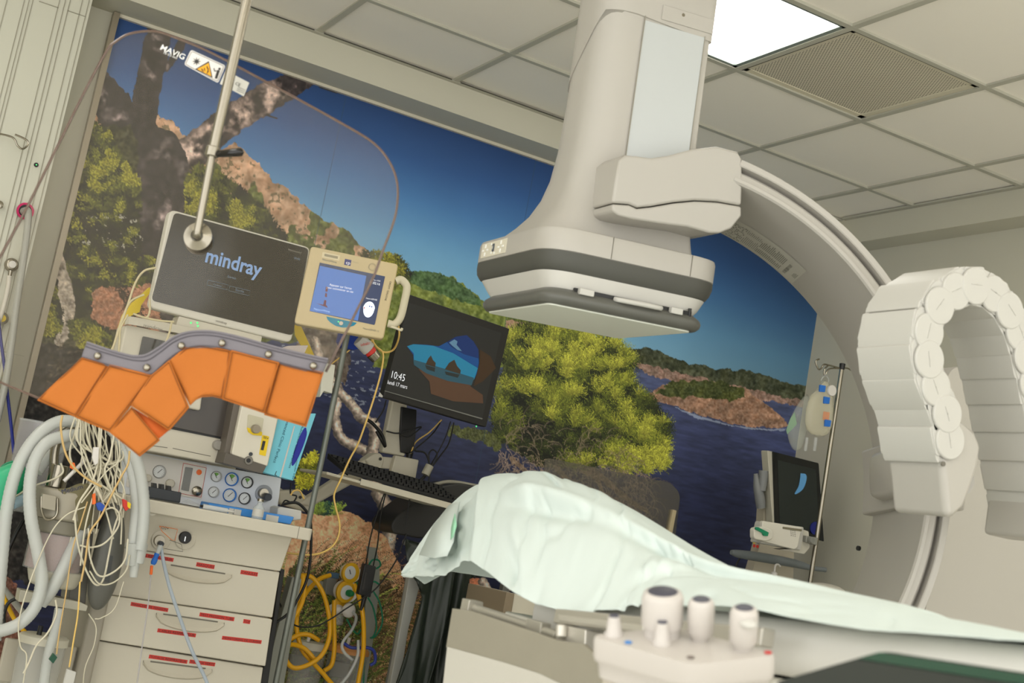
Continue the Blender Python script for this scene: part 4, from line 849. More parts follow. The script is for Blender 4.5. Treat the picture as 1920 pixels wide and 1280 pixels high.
# screen housing above the gauges
hs = ob('screen_housing', rslab(AF, [(268, 648), (462, 700), (424, 872), (226, 836)], .05, .10, .008), cream_m, am, bevel=.005)
ob('ventilator_screen', rslab(AF, [(300, 690), (437, 730), (423, 821), (280, 791)], .044, .008, .004), mat('unlit ventilator screen', (66, 60, 54), .25), am, bevel=.001)
ob('screen_rim', rslab(AF, [(296, 686), (441, 728), (426, 825), (276, 795)], .0465, .006, .004), black_m, am)
disc(AF, 407, 834, 9.5, .05, .018, mat('grey push knob', (150, 146, 138), .4), am, 'push_knob', 8)
for a, b in (((262, 832), (314, 839)), ((324, 840), (395, 855))): ob('housing_slot', MB().tube([AF.p(*a, .0495), AF.p(*b, .0495)], .0010, 5, 1), seam_m, am)
# tall column behind and trolley side
ob('rear_column', MB().box(((xl + xr) / 2 - .04, .33, 1.03), (.34, .12, .52)), cream2_m, am, bevel=.02)
ob('monitor_shelf', slab(AF, [(300, 622), (560, 668), (556, 682), (296, 640)], .03, .14), mat('steel shelf', (150, 138, 118), .35, .7), am, bevel=.002)
# upper display module with its carrying bar
tm = ob('top_module', rslab(AF, [(236, 608), (392, 640), (376, 770), (208, 735)], .02, .12, .01), cream_m, am, bevel=.006)
ob('module_screen', rslab(AF, [(268, 630), (322, 642), (310, 720), (252, 706)], .014, .008, .004), glass_m, tm)
lo_ = [AF.p(x, y, o_) for x, y, o_ in ((236, 604, .06), (236, 601, .0), (242, 600, -.02), (300, 610, -.022), (372, 624, -.02), (380, 627, .0), (381, 630, .06))]
mbh = MB(); mbh.loft([[np.array(p) + np.array(q) for q in ((0, 0, .012), (0, .008, .012), (0, .008, -.012), (0, 0, -.012))] for p in lo_]); hb_ = ob('carrying_bar', mbh, cream_m, tm, bevel=.002, ang=50)
ptext(AF, 'mindray', (268, 613), (304, 621), faint_m, am, off=-.0235)
# side trolley panel seen at the left
sp = MB(); sp.box((xl - .035, .12, .36), (.05, .35, .60)); ob('side_panel', sp, mat('side grey panel', (150, 144, 130), .5), am, bevel=.01)
# ------------------------------------------------------------------ things on the work top
BF = Frame(AF.world(((AF.p(460, 970, .02)[0]), .02, wz1)))
bt_ = thing('blue_tray', 'blue plastic tray with white squares on the work top', 'tray', BF)
m = slab(BF, [(392, 942), (552, 969), (545, 983), (388, 956)], .0, .09); ob('tray_body', m, mat('bright blue plastic', (58, 132, 206), .4), bt_, bevel=.003)
for x in (441, 511):
    q = [(x - 11, 952 + (x - 441) * .17), (x + 12, 956 + (x - 441) * .17), (x + 9, 971 + (x - 441) * .17), (x - 14, 967 + (x - 441) * .17)]
    ob('white_sticker', slab(BF, q, -.001, .001), white2_m, bt_)
VF = Frame(AF.world((AF.p(484, 971, -.03)[0], -.03, wz1))); k = 4.2 / CF
vi = thing('medicine_vial', 'small clear glass vial standing against the blue tray', 'vial', VF)
vx = VF.p(484, 960, 0)[0]
ob('glass_body', MB().lathe([(10 * k, 0), (10.5 * k, .002), (10.5 * k, .034), (5 * k, .043), (4.5 * k, .050), (6 * k, .052), (6 * k, .058)], (vx, 0, 0)), mat('vial glass', (200, 206, 206), .1, alpha=.55), vi, ang=50)
ob('cap', MB().lathe([(6.3 * k, .054), (6.3 * k, .062)], (vx, 0, 0)), steel_m, vi); ob('paper_label', MB().lathe([(10.8 * k, .008), (10.8 * k, .030)], (vx, 0, 0), cap=False), white2_m, vi)
SYF = Frame(AF.world((AF.p(400, 955, -.03)[0], -.03, wz1 + .008)))
sy = thing('syringe', 'capped syringe lying on the work top left of the tray', 'syringe', SYF)
a, b = SYF.p(378, 951), SYF.p(424, 960); ob('barrel', MB().cyl((a[0], -.01, .0), (b[0], -.01, .0), .0075), mat('syringe barrel', (220, 220, 214), .2, alpha=.6), sy)
ob('plunger', MB().cyl((b[0] - .01, -.01, 0), (b[0] + .02, -.01, 0), .004).cyl((b[0] + .02, -.01, 0), (b[0] + .022, -.01, 0), .009), white2_m, sy); ob('cap', MB().cyl((a[0] - .008, -.01, 0), (a[0], -.01, 0), .004), black_m, sy)
WFm = Frame(AF.world((AF.p(543, 962, .06)[0], .06, wz1))); wb = thing('gauze_box', 'flat white box at the right end of the work top', 'box', WFm)
ob('carton', slab(WFm, [(521, 952), (528, 950), (566, 957), (565, 974), (548, 976), (519, 972)], -.01, .08), white2_m, wb, bevel=.004)
cf = Frame(AF.world((AF.p(310, 930, .03)[0], .03, wz1)))
cb_ = thing('cable_block', 'dark grey block with three black knobs on the work top', 'connector block', cf)
ob('block', slab(cf, [(276, 911), (341, 923), (338, 943), (272, 932)], 0, .05), dark2_m, cb_, bevel=.004)
for x, y in ((291, 909), (305, 911), (318, 914)): ob('black_knob', slab(cf, [(x - 3.5, y - 4), (x + 3, y - 3), (x + 4, y + 8), (x - 4, y + 7)], .005, .03), black_m, cb_, bevel=.001)
pk = ob('clear_wrapper', MB().add([AF.world(AF.p(x, y, o_)) for x, y, o_ in ((340, 941, .0), (352, 935, .03), (372, 945, .02), (385, 951, -.02), (360, 948, -.03))], [(0, 1, 2), (0, 2, 4), (2, 3, 4)]), clear_m, None, solid=.001); tag(pk, 'crumpled clear wrapper on the left of the work top', 'wrapper')
# vaporizer
VPF = Frame(AF.world((AF.p(470, 820, -.04)[0], -.04, AF.p(470, 880, -.04)[2]))); vp = thing('vaporizer', 'white anaesthetic vaporizer with a yellow filler and yellow label', 'vaporizer', VPF)
ob('front_shell', rslab(VPF, [(455, 752), (524, 775), (502, 875), (434, 852)], 0, .05, .008), mat('vaporizer white', (206, 200, 184), .4), vp, bevel=.006)
ob('dark_base', rslab(VPF, [(424, 848), (500, 873), (492, 888), (418, 868)], -.002, .09, .003), mat('vaporizer base', (88, 82, 74), .5), vp, bevel=.003)
ob('grey_side', rslab(VPF, [(440, 748), (458, 754), (436, 856), (420, 850)], .02, .07, .003), mat('vaporizer side', (96, 88, 78), .4), vp, bevel=.004)
ob('recess', rslab(VPF, [(465, 776), (495, 784), (490, 812), (463, 804)], -.0015, .002, .006), mat('recess ivory', (186, 180, 156), .5), vp)
ob('filler_ring', rslab(VPF, [(463, 801), (492, 810), (491, 817), (474, 815), (466, 810)], -.004, .006, .003), ytape_m, vp, bevel=.001)
disc(VPF, 478, 804, 8, -.004, .02, mat('filler cap', (140, 130, 112), .5), vp, 'filler_cap')
lb = ob('yellow_label', rslab(VPF, [(492, 815), (505, 818), (498, 855), (486, 852)], -.0015, .002, .003), ytape_m, vp)
ptext(VPF, 'SEV', (493, 821), (503, 824), ink_m, vp, off=-.0025, hpx=.010)
ob('level_window', rslab(VPF, [(493, 826), (498, 827), (494, 844), (489, 843)], -.003, .002, .0005), ink_m, vp); disc(VPF, 470, 851, 3.5, -.001, .003, dark2_m, vp, 'small_screw'); disc(VPF, 466, 863, 8, -.001, .004, mat('lock grey', (110, 106, 98), .35, .5), vp, 'agent_lock'); disc(VPF, 466, 863, 4, -.0045, .002, black_m, vp, 'lock_hole')
# glove box
GF = Frame(AF.world((AF.p(540, 830, -.02)[0], -.02, AF.p(540, 890, -.02)[2]))); gb = thing('glove_box', 'light blue cardboard glove box with dark blue oval opening', 'glove box', GF)
lb_m = mat('glove box light blue', (112, 188, 206), .6); crd = ob('carton', slab(GF, [(521, 775), (593, 775), (550, 901), (489, 884)], 0, .07), lb_m, gb, bevel=.002)
q = [GF.p(x, y, -.001) for x, y in spl2([(574, 802), (575, 815), (567, 840), (557, 862), (549, 873), (547, 868), (551, 848), (561, 820), (570, 803), (574, 802)], 3)]
ob('opening', MB().poly(q[:-1]), mat('blue gloves', (26, 36, 140), .6), gb)
dn = np.array(GF.p(510, 880, 0)) - np.array(GF.p(541, 790, 0))
def vtext(fr, s, p0, p1, m, par, hh, off): a, b = np.array(fr.p(*p0, off)), np.array(fr.p(*p1, off)); o = text(s, a, b - a, np.cross((0, -1, 0), b - a), 1, m, par); wd = max(v.co.x for v in o.data.vertices); o.scale = (np.linalg.norm(b - a) / wd, hh, 1)
tq_m = mat('dark teal print', (20, 70, 90), .6)
vtext(GF, 'Advanced Clinic Perfect', (541, 778), (512, 867), tq_m, gb, .013, -.001); vtext(GF, 'Advanced Clinic Perfect', (566, 797), (541, 877), tq_m, gb, .010, -.001); vtext(GF, 'powder free', (556, 862), (548, 898), tq_m, gb, .008, -.001)
ob('white_stripe', MB().quad(*[GF.p(x, y, -.0008) for x, y in ((551, 798), (553, 799), (527, 895), (524, 894))]), white2_m, gb)
text('L', GF.p(514, 890, -.001), (.96, 0, -.2), (.1, 0, 1), .02, ink_m, gb)
# ------------------------------------------------------------------ patient monitor
PF = Frame(atY(415, 640, .86).tolist()); pmn = thing('patient_monitor', 'large wide patient monitor showing a blue logo on a black screen', 'patient monitor', PF)
B_ = [(319, 392), (583, 464), (546, 643), (280, 577)]
ob('casing', rslab(PF, B_, .0, .045, .02), mat('monitor white', (200, 196, 184), .4), pmn, bevel=.006, seg=4)
gl = ob('screen_glass', rslab(PF, [(327, 398), (579, 466), (549, 629), (284, 563)], -.002, .004, .014), glass_m, pmn)
lg = mat('logo blue light', (110, 140, 180), .5, emit=(112, 142, 190), es=.28); dim = mat('dim screen print', (90, 110, 130), .5, emit=(100, 120, 150), es=.12)
ptext(PF, 'mindray', (383, 490), (488, 519), lg, pmn, off=-.0025, hpx=None, k=1.15, bold=.022); ptext(PF, 'Sortie', (426, 520), (442, 524), dim, pmn, off=-.0025)
ptext(PF, 'mindray', (404, 603), (425, 608), ink_m, pmn, off=-.0035)
ptext(PF, 'BeneVision N17', (540, 469), (565, 476), faint_m, pmn, off=-.0025, k=1.3); ptext(PF, '10:45', (550, 485), (562, 488), dim, pmn, off=-.0025)
for x, y, s in ((392, 528, 'Continuer'), (433, 539, 'Sortie')):
    q = [PF.p(px_, py_, -.0025) for px_, py_ in ((x - 2, y - 3), (x + 36, y + 6), (x + 34, y + 15), (x - 4, y + 6))]; ob('screen_button', MB().tube([*q, q[0]], .0005, 4, 0), dim, pmn); ptext(PF, s, (x + 8, y + 6), (x + 24, y + 10), dim, pmn, off=-.0026)
ob('neck', rslab(PF, [(336, 592), (492, 630), (486, 658), (326, 620)], .006, .07, .004), cream_m, pmn, bevel=.003)
led = mat('green led', (90, 220, 130), .4, emit=(90, 230, 130), es=.6)
for x, y in ((358, 605), (370, 605), (371, 611)): disc(PF, x, y, 2, .005, .001, led, pmn, 'status_light')
ob('vent_slot', slab(PF, [(332, 610), (384, 622), (382, 630), (330, 617)], .004, .004), black_m, pmn)
# ------------------------------------------------------------------ brain monitor with handle
NF = Frame(atD(655, 560, 4.35).tolist(), yaw=math.radians(-20)); nm = thing('brain_monitor', 'beige square monitor with blue lighthouse screen and side handle', 'monitor', NF)
ob('casing', rslab(NF, [(583, 461), (747, 495), (719, 636), (551, 606)], 0, .05, .012), beige_m, nm, bevel=.006, seg=4)
ob('screen', rslab(NF, [(599.5, 492), (722, 518), (702, 609), (580.5, 583)], -.001, .002, .001), mat('brain screen dark', (44, 56, 84), .3, emit=(40, 56, 92), es=.25), nm)
bs = mat('blue lit screen', (70, 110, 180), .3, emit=(70, 120, 200), es=.22); nt = bs.node_tree; 
ob('image_field', MB().quad(*[NF.p(x, y, -.0016) for x, y in ((600, 498), (687, 517), (671, 601), (581, 582.5))]), bs, nm)
sbar = mat('slate side field', (40, 50, 80), .4, emit=(52, 62, 92), es=.35)
ob('side_field', MB().quad(*[NF.p(x, y, -.0016) for x, y in ((689, 519), (720, 524), (703, 607), (673, 601))]), sbar, nm)
m = MB(); fc = NF.p(691.5, 580, -.0022); m.poly([(fc[0] + math.cos(a) * .019 * (1 if math.sin(a) > 0 else .9), -.0022, fc[2] + math.sin(a) * .026) for a in np.linspace(0, 2 * math.pi, 22)[:-1]]); ob('head_icon', m, mat('icon white', (220, 230, 240), .5, emit=(220, 230, 245), es=.6), nm)
for x, y, cc in ((683, 577, red_m), (693, 574, blue_m), (697, 575, blue_m)): disc(NF, x, y, 1.2, -.0023, .0005, cc, nm, 'sensor_dot')
ptext(NF, '11:02:16', (692, 530.5), (712, 535), wtxt, nm, off=-.0022, k=1.1); ptext(NF, '17 Mars 2025', (695, 524.5), (713, 528), wtxt, nm, off=-.0022); ptext(NF, 'NeuroSENSE', (686, 560), (707, 563.5), wtxt, nm, off=-.0022)
ptext(NF, "Appuyer sur l'ecran", (617.5, 535), (659, 543), wtxt, nm, off=-.0022, k=1.2); ptext(NF, 'pour commencer un cas', (612, 540), (662, 549), wtxt, nm, off=-.0022, k=1.2); ptext(NF, 'NeuroWave', (588, 580.5), (618, 586), mat('pale logo', (150, 180, 220), .5, emit=(150, 190, 240), es=.4), nm, off=-.0022)
# lighthouse on the screen
m = MB()
def q4(mb, pts, off): mb.quad(*[NF.p(x, y, off) for x, y in pts])
lh1 = MB(); q4(lh1, [(606, 572), (611, 573), (612, 563), (608, 562)], -.0022); q4(lh1, [(609, 556), (613, 557), (613, 550), (610, 549)], -.0022); q4(lh1, [(610, 546), (614, 547), (615, 538), (611, 537)], -.0022); q4(lh1, [(592, 568), (615, 577), (612, 572), (600, 570)], -.0022); ob('lighthouse', lh1, mat('lighthouse red brown', (104, 60, 70), .5, emit=(90, 50, 70), es=.2), nm, smooth=False)
ptext(NF, 'NeuroWave', (604, 487.5), (631, 493.5), tq_m, nm, off=-.0008); ptext(NF, 'NeuroSENSE 13', (680, 616.5), (710, 622.5), faint_m, nm, off=-.0015)
ob('bar_sticker', MB().quad(*[NF.p(x, y, -.0006) for x, y in ((605, 472), (638, 479), (636, 489), (603, 482))]), mat('sticker cream', (216, 204, 170), .5), nm)
m = MB()
for i in range(14): x = 609 + i * 1.8; q4(m, [(x, 475.5 + i * .37), (x + .9, 475.7 + i * .37), (x + .2, 480.2 + i * .37), (x - .7, 480 + i * .37)], -.001)
ob('barcode', m, ink_m, nm, smooth=False)
ob('blue_logo', MB().quad(*[NF.p(x, y, -.0007) for x, y in ((647, 485), (659, 487.5), (657, 498.5), (645, 496))]), mat('navy sticker', (40, 50, 120), .5), nm); ptext(NF, 'cp', (648, 494.5), (656, 496), wtxt, nm, off=-.0012, k=1.0)
ptext(NF, 'DISPOSITIF', (661, 491), (672, 494), faint_m, nm, off=-.0009)
m = MB(); c = NF.p(698, 500.5, -.0012)
for a in np.linspace(0, 2 * math.pi, 19)[:-1]: m.cyl((c[0] + .009 * math.cos(a), -.0012, c[2] + .009 * math.sin(a)), (c[0] + .013 * math.cos(a), -.0012, c[2] + .013 * math.sin(a)), .0006, n=4)
ob('round_stamp', m, faint_m, nm)
vtext(NF, 'DROIT  GAUCHE', (731, 527), (721, 563), ink_m, nm, .008, -.0008)
q = [NF.p(x, y, -.0007) for x, y in ((612, 593), (669, 605), (664, 610), (655, 613), (643, 614), (630, 611), (620, 605), (614, 599))]
ob('teal_button_field', MB().poly(q), mat('teal field', (20, 130, 160), .5), nm); disc(NF, 639.5, 606, 4, -.001, .003, steel_m, nm, 'power_button'); disc(NF, 634.5, 603, 1.4, -.001, .001, led, nm, 'status_light')
hd = [NF.p(x, y, .012) for x, y in ((742, 527), (751, 524), (759, 530), (763, 540), (759, 562), (753, 588), (747, 601), (738, 608), (727, 606))]
ob('side_handle', MB().tube(hd, .0125, 12), mat('handle ivory', (204, 196, 170), .5), nm)
ob('handle_hook', MB().tube([NF.p(733, 612, .005), NF.p(745, 616, .0), NF.p(752, 619, -.004), NF.p(754, 615, -.004)], .004), mat('handle ivory', (204, 196, 170), .5), nm)
ob('rear_clamp', MB().box((NF.p(655, 575, .07)[0], .085, NF.p(655, 575, .07)[2]), (.06, .07, .06)), grey_m, nm, bevel=.005)
# pole that carries it
PY_ = NF.world(NF.p(655, 640, .13))[1]
def pole(name, label, cat, top, bot, Y, r, m, base=True, group=None):
    A, B = atY(*top, Y), atY(*bot, Y); x = (A[0] + B[0]) / 2; fr = Frame((x, Y, 0)); t = thing(name, label, cat, fr, group)
    return t, fr, A
IP, IPF, A = pole('infusion_pole', 'plain grey metal pole standing behind the machine, right of the glove box', 'pole', (657, 620), (570, 1000), PY_, .0095, steel_m)
ob('pole_tube', MB().cyl((0, 0, .03), (0, 0, A[2] + .02), .0095), mat('worn zinc tube', (120, 124, 116), .45, .5), IP); ob('pole_base', MB().lathe([(.03, 0), (.03, .015), (.02, .03)]), grey_m, IP)
m = slab(IPF, [(606, 679), (629, 684), (623, 738), (608, 733), (600, 745), (602, 720)], -.03, .05); ob('pole_clamp', m, mat('clamp ivory', (196, 194, 180), .5), IP, bevel=.003)
# yellow straps by the machine
def strap(name, label, pts, Y, m, th=.004, cat='strap'):
    fr = Frame(atY(*pts[0], Y).tolist()); o = ob(name, slab(fr, pts, 0, th), m, None, bevel=.001); o.location = fr.O.tolist(); return tag(o, label, cat)
strap('yellow_strap', 'flat yellow strap hanging right of the wide patient monitor', [(552, 603), (563, 607), (590, 667), (576, 668), (553, 628)], 1.12, ytape_m)
strap('yellow_bag', 'crumpled yellow bag hanging left of the wide patient monitor', [(281, 538), (284, 545), (265, 572), (262, 585), (246, 592), (230, 610), (222, 620), (232, 590), (248, 568), (258, 560)], 1.05, mat('yellow foil', (226, 196, 10), .35, bump=.6, bscale=60), .03)
strap('plastic_pouch', 'small shiny clear pouch sticking up behind the shield curtain', [(528, 652), (540, 648), (578, 647), (570, 664), (545, 661)], .80, mat('grey film', (176, 166, 160), .25, bump=.5, bscale=120), .006, 'pouch')
strap('blue_pouch', 'dark blue pouch below the beige brain monitor', [(640, 622), (668, 628), (683, 634), (677, 652), (664, 656), (642, 651), (636, 640)], PY_ + .03, mat('royal blue cloth', (16, 52, 140), .7), .03, 'pouch')
# camera-like sensor connector under the brain monitor
SNF = Frame(atY(690, 650, PY_ - .02).tolist()); sn = thing('gas_connector', 'grey and silver round connector hanging below the beige brain monitor', 'connector', SNF)
a, b, c_, d_ = [np.array(SNF.p(x, y)) for x, y in ((672, 636), (692, 655), (697, 662), (706, 672))]
ob('housing', MB().cyl(a, b, .022, .024), mat('connector grey', (176, 172, 164), .4), sn, bevel=.002); ob('red_ring', MB().cyl(b, c_, .019), red_m, sn); ob('steel_nut', MB().cyl(c_, d_, .021, .019, 12), steel_m, sn, bevel=.002)
text('inhalo', tuple(np.array(SNF.p(671, 650)) + (0, -.026, 0)), (.7, 0, .35), (-.35, 0, .9), .014, red_m, sn)
# lead wires of the brain monitor
for nm_, lb_, pts, r in [('sensor_lead', 'pale yellow lead looping from the brain monitor handle down past the black monitor', [(742, 597, 1.0), (747, 610, 1.0), (748, 632, 1.0), (738, 655, 1.05), (720, 660, 1.05), (703, 647, 1.05), (698, 632, 1.08)], .0033),
        ('sensor_lead', 'long pale yellow lead hanging from the brain monitor to behind the drawers', [(697, 636, 1.05), (706, 650, 1.03), (718, 662, 1.02), (716, 690, 1.0), (706, 730, 1.0), (690, 780, 1.0), (672, 830, 1.02), (655, 862, 1.03), (638, 900, 1.0), (627, 925, 1.0), (628, 945, 1.0), (637, 985, 1.0), (630, 1015, 1.0), (610, 1033, 1.0), (580, 1040, 1.0), (535, 1036, 1.02)], .0033),
        ('sensor_lead', 'thin cream lead running right from the shield corner to the brain monitor', [(612, 690, 1.0), (640, 668, 1.0), (668, 648, 1.02), (690, 640, 1.04), (700, 640, 1.05)], .0022),
        ('sensor_lead', 'short yellow lead hooked under the brain monitor', [(665, 630, 1.12), (660, 645, 1.10), (658, 652, 1.1), (668, 650, 1.08), (690, 641, 1.06)], .003)]:
    cable(nm_, lb_, 'lead', pts, r, mat('pale yellow lead', (222, 186, 104), .4), group='leads of the brain monitor')
# ------------------------------------------------------------------ black computer monitor on its arm
MF2 = Frame(atD(835, 690, 5.0).tolist(), yaw=math.radians(17)); cmn = thing('computer_monitor', 'black square computer monitor showing a sea cave and the time 10:45', 'monitor', MF2)
o4 = [(769, 552), (956, 616), (912, 801), (719, 745)]
ob('casing', rslab(MF2, o4, 0, .03, .006), mat('matt black casing', (34, 33, 32), .5), cmn, bevel=.004)
bk_ = MF2.p(835, 690, .03); ob('rear_cover', MB().box((bk_[0] - .0, .055, bk_[2]), (.24, .06, .2)), black_m, cmn, bevel=.02)
i4 = [(767, 567), (940, 624), (904, 785), (721, 733)]
scr = mat('dark lit screen', (36, 36, 36), .3, emit=(34, 34, 34), es=.25); ob('screen', slab(MF2, i4, -.0012, .001), scr, cmn)
def spoly(pts, m, name, off, k=0): q = spl2(pts, k) if k else pts; ob(name, MB().poly([MF2.p(x, y, off) for x, y in q]), m, cmn, smooth=False)
def em(n, c, e=.5): return mat(n, tuple(v * .62 for v in c), .4, emit=c, es=e * .4)
cave = [(763, 649), (775, 645), (800, 646), (823, 649), (838, 641), (855, 631), (875, 628), (888, 640), (897, 655), (898, 680), (894, 700), (889, 711), (840, 700), (776, 683), (775, 665)]
spoly(cave, em('deep sky', (22, 92, 170), .5), 'sky_picture', -.0020)
spoly([(763, 649), (775, 645), (812, 648), (850, 662), (896, 690), (889, 711), (840, 700), (776, 683), (776, 662)], em('cyan sky', (46, 160, 205), .5), 'sky_picture', -.0021)
spoly([(838, 641), (855, 631), (875, 628), (888, 640), (897, 655), (898, 672), (870, 664), (846, 650)], em('upper sky', (20, 58, 130), .5), 'sky_picture', -.0022)
spoly([(775, 674), (800, 681), (850, 696), (889, 708), (884, 722), (840, 714), (800, 700), (776, 684)], em('sea strip', (60, 110, 130), .4), 'sea_picture', -.0024)
spoly([(784, 691), (810, 695), (850, 706), (885, 713), (882, 724), (905, 740), (906, 756), (850, 752), (808, 738), (805, 715)], em('sand', (118, 84, 62), .35), 'sand_picture', -.0023)
spoly([(900, 655), (920, 668), (930, 690), (905, 715), (888, 724), (893, 705), (899, 680)], em('cave wall', (88, 62, 40), .3), 'cave_picture', -.0023)
spoly([(798, 683), (803, 672), (808, 666), (812, 675), (817, 680), (816, 688)], em('sea stack', (84, 66, 48), .3), 'rock_picture', -.0026); spoly([(834, 692), (842, 680), (852, 674), (857, 686), (864, 694), (863, 701)], em('sea stack', (84, 66, 48), .3), 'rock_picture', -.0026)
spoly([(797, 684), (816, 689), (815, 697), (800, 692)], em('reflection', (54, 62, 62), .3), 'reflection_picture', -.0026); spoly([(834, 696), (862, 702), (858, 708), (836, 702)], em('reflection', (54, 62, 62), .3), 'reflection_picture', -.0026)
spoly([(842, 642), (852, 636), (858, 640), (856, 646), (866, 658), (858, 656), (848, 648)], em('cloud', (120, 170, 205), .5), 'cloud_picture', -.0027)
spoly([(721, 733), (722, 732), (905, 784), (904, 786)], em('taskbar line', (150, 150, 140), .4), 'bright_line', -.0024)
ptext(MF2, '10:45', (731, 707), (758, 715), wtxt, cmn, off=-.003, k=1.15); ptext(MF2, 'lundi 17 mars', (726, 719), (763, 729), wtxt, cmn, off=-.003, k=1.15)
disc(MF2, 893, 799, 1.6, -.001, .001, led, cmn, 'power_light'); spoly([(712, 735), (718, 742), (717, 745), (709, 743)], white2_m, 'corner_sticker', -.0022)
# arm: post, elbow, wall arm, keyboard tray
ARF = Frame(atY(745, 860, 1.52).tolist()); ar = thing('monitor_arm', 'ivory jointed wall arm holding the black monitor and the keyboard tray', 'monitor arm', ARF)
iv = mat('arm ivory', (192, 186, 168), .45)
ob('upright', slab(ARF, [(738, 740), (762, 742), (768, 800), (760, 856), (716, 848), (722, 820)], -.02, .04), iv, ar, bevel=.008)
m = slab(ARF, [(556, 946), (700, 851), (716, 852), (722, 880), (700, 886), (585, 950)], -.01, .05); ob('lower_arm', m, iv, ar, bevel=.010, seg=4)
ob('elbow', slab(ARF, [(685, 862), (702, 850), (714, 849), (722, 860), (716, 880), (698, 884)], -.02, .07), iv, ar, bevel=.008)
ob('wall_joint', slab(ARF, [(522, 920), (560, 918), (586, 938), (584, 962), (548, 952), (524, 944)], .0, .06), iv, ar, bevel=.01)
ob('wall_arm', MB().tube([ARF.p(535, 935, .03), (ARF.p(500, 905, .2)[0], .25, ARF.p(500, 905, .2)[2])], .022), iv, ar)
ob('neck_link', slab(ARF, [(718, 856), (742, 858), (740, 880), (716, 878)], -.01, .04), iv, ar, bevel=.004)
ob('cover_plate', slab(ARF, [(742, 853), (786, 862), (778, 906), (731, 894)], -.035, .03), iv, ar, bevel=.005)
for x, y in ((713, 860), (563, 932)): disc(ARF, x, y, 3, -.022, .002, ink_m, ar, 'arm_screw')
TF2 = Frame(atY(740, 905, 1.33).tolist(), yaw=math.radians(8)); m = MB()
def qq(x, y, off): return TF2.p(x, y, off)
def arl(o): o.matrix_local = Matrix.Translation((TF2.O - ARF.O).tolist()) @ Matrix(TF2.R.tolist()).to_4x4(); return o
arl(ob('keyboard_shelf', MB().loft([[(p[0], -.10, p[2]), (p[0], -.10, p[2] - .010), (p[0], .10, p[2] - .010), (p[0], .10, p[2])] for p in (TF2.p(613, 884, -.10), TF2.p(852, 949, -.10))]), iv, ar, bevel=.003))
arl(ob('shelf_lip', MB().loft([[(p[0], -.104, p[2] + .006), (p[0], -.1005, p[2] + .006), (p[0], -.1005, p[2] - .016), (p[0], -.104, p[2] - .016)] for p in (TF2.p(676, 900, -.1), TF2.p(852, 948, -.1))]), iv, ar, bevel=.001))
KBF = Frame(TF2.world(TF2.p(745, 908, -.02)), yaw=math.radians(8)); kbd = thing('keyboard', 'black computer keyboard lying on the ivory arm shelf', 'keyboard', KBF)
a, b = KBF.p(646, 885, -.07), KBF.p(862, 945, -.07)
for_ = MB(); for_.loft([[(p[0], -.075, p[2] - .004), (p[0], .075, p[2] + .040), (p[0], .075, p[2] + .060), (p[0], -.075, p[2] + .008)] for p in (a, b)]); ob('base', for_, mat('keyboard black', (26, 26, 26), .5), kbd, bevel=.002)
m = MB()
for r_ in range(5):
    for c__ in range(22):
        u = (c__ + .5 + (r_ % 2) * .3) / 22.6; p = np.array(a) * (1 - u) + np.array(b) * u; m.box((p[0], -.062 + r_ * .028, p[2] + .014 + r_ * .0098), (.0165, .022, .009))
kk_ = ob('keys', m, mat('keycap black', (30, 30, 30), .4), kbd, bevel=.001, seg=1); kk_['kind'] = 'stuff'
ob('keyboard_lead', MB().tube([KBF.p(652, 890, .07), KBF.p(640, 880, .07), KBF.p(646, 868, .07), KBF.p(648, 860, .07)], .003), blk_m, kbd)
# power bricks and dark cables under the monitor
PB = Frame(atY(772, 815, 1.47).tolist()); pb = thing('power_adapter', 'large black power adapter hanging behind the upright of the monitor arm', 'power adapter', PB)
ob('brick', slab(PB, [(753, 762), (782, 768), (780, 815), (775, 852), (752, 848), (750, 812)], .02, .05), black_m, pb, bevel=.004); ob('plug', MB().cyl(PB.p(768, 850, .03), PB.p(763, 880, .03), .014, .006), black_m, pb)
for s, pts, r in [('short dark cable from the monitor corner to a bundled coil', [(724, 750, 1.5), (718, 770, 1.5), (704, 792, 1.5)], .003), ('thick tied bundle of black cable left of the arm upright', [(688, 786, 1.48), (700, 795, 1.47), (716, 815, 1.47), (722, 836, 1.47), (716, 826, 1.46), (706, 808, 1.46)], .0065),
          ('black cable curling from the adapter down to the clipped bundle', [(778, 845, 1.44), (798, 850, 1.44), (806, 880, 1.44), (803, 908, 1.44)], .0035), ('black cable from the monitor underside down to the clip', [(851, 792, 1.48), (842, 830, 1.47), (825, 855, 1.46), (812, 872, 1.46)], .003),
          ('second black cable from the monitor underside to the clip', [(845, 790, 1.5), (835, 820, 1.5), (820, 850, 1.5), (805, 876, 1.48)], .0025), ('black cable looping in a small ring above the clip', [(806, 876, 1.45), (804, 852, 1.45), (812, 843, 1.45), (820, 852, 1.45), (814, 870, 1.45)], .003),
          ('black cable bundle running down behind the keyboard', [(812, 868, 1.42), (798, 890, 1.42), (786, 905, 1.42), (780, 925, 1.42)], .006), ('black cable crossing in front of the adapter', [(724, 808, 1.45), (745, 812, 1.44), (770, 806, 1.43), (790, 800, 1.43), (768, 818, 1.43), (750, 815, 1.43)], .003),
          ('black cable rising right from the adapter to the monitor', [(768, 850, 1.44), (790, 832, 1.44), (812, 812, 1.45), (825, 793, 1.47)], .0028)]:
    cable('black_cable', s, 'cable', pts, r, blk_m)
cable('cream_cable', 'thin cream cable between adapter and monitor underside', 'cable', [(828, 787, 1.52), (805, 810, 1.5), (780, 828, 1.5), (770, 850, 1.48)], .0026, mat('pale yellow lead', (222, 186, 104), .4))
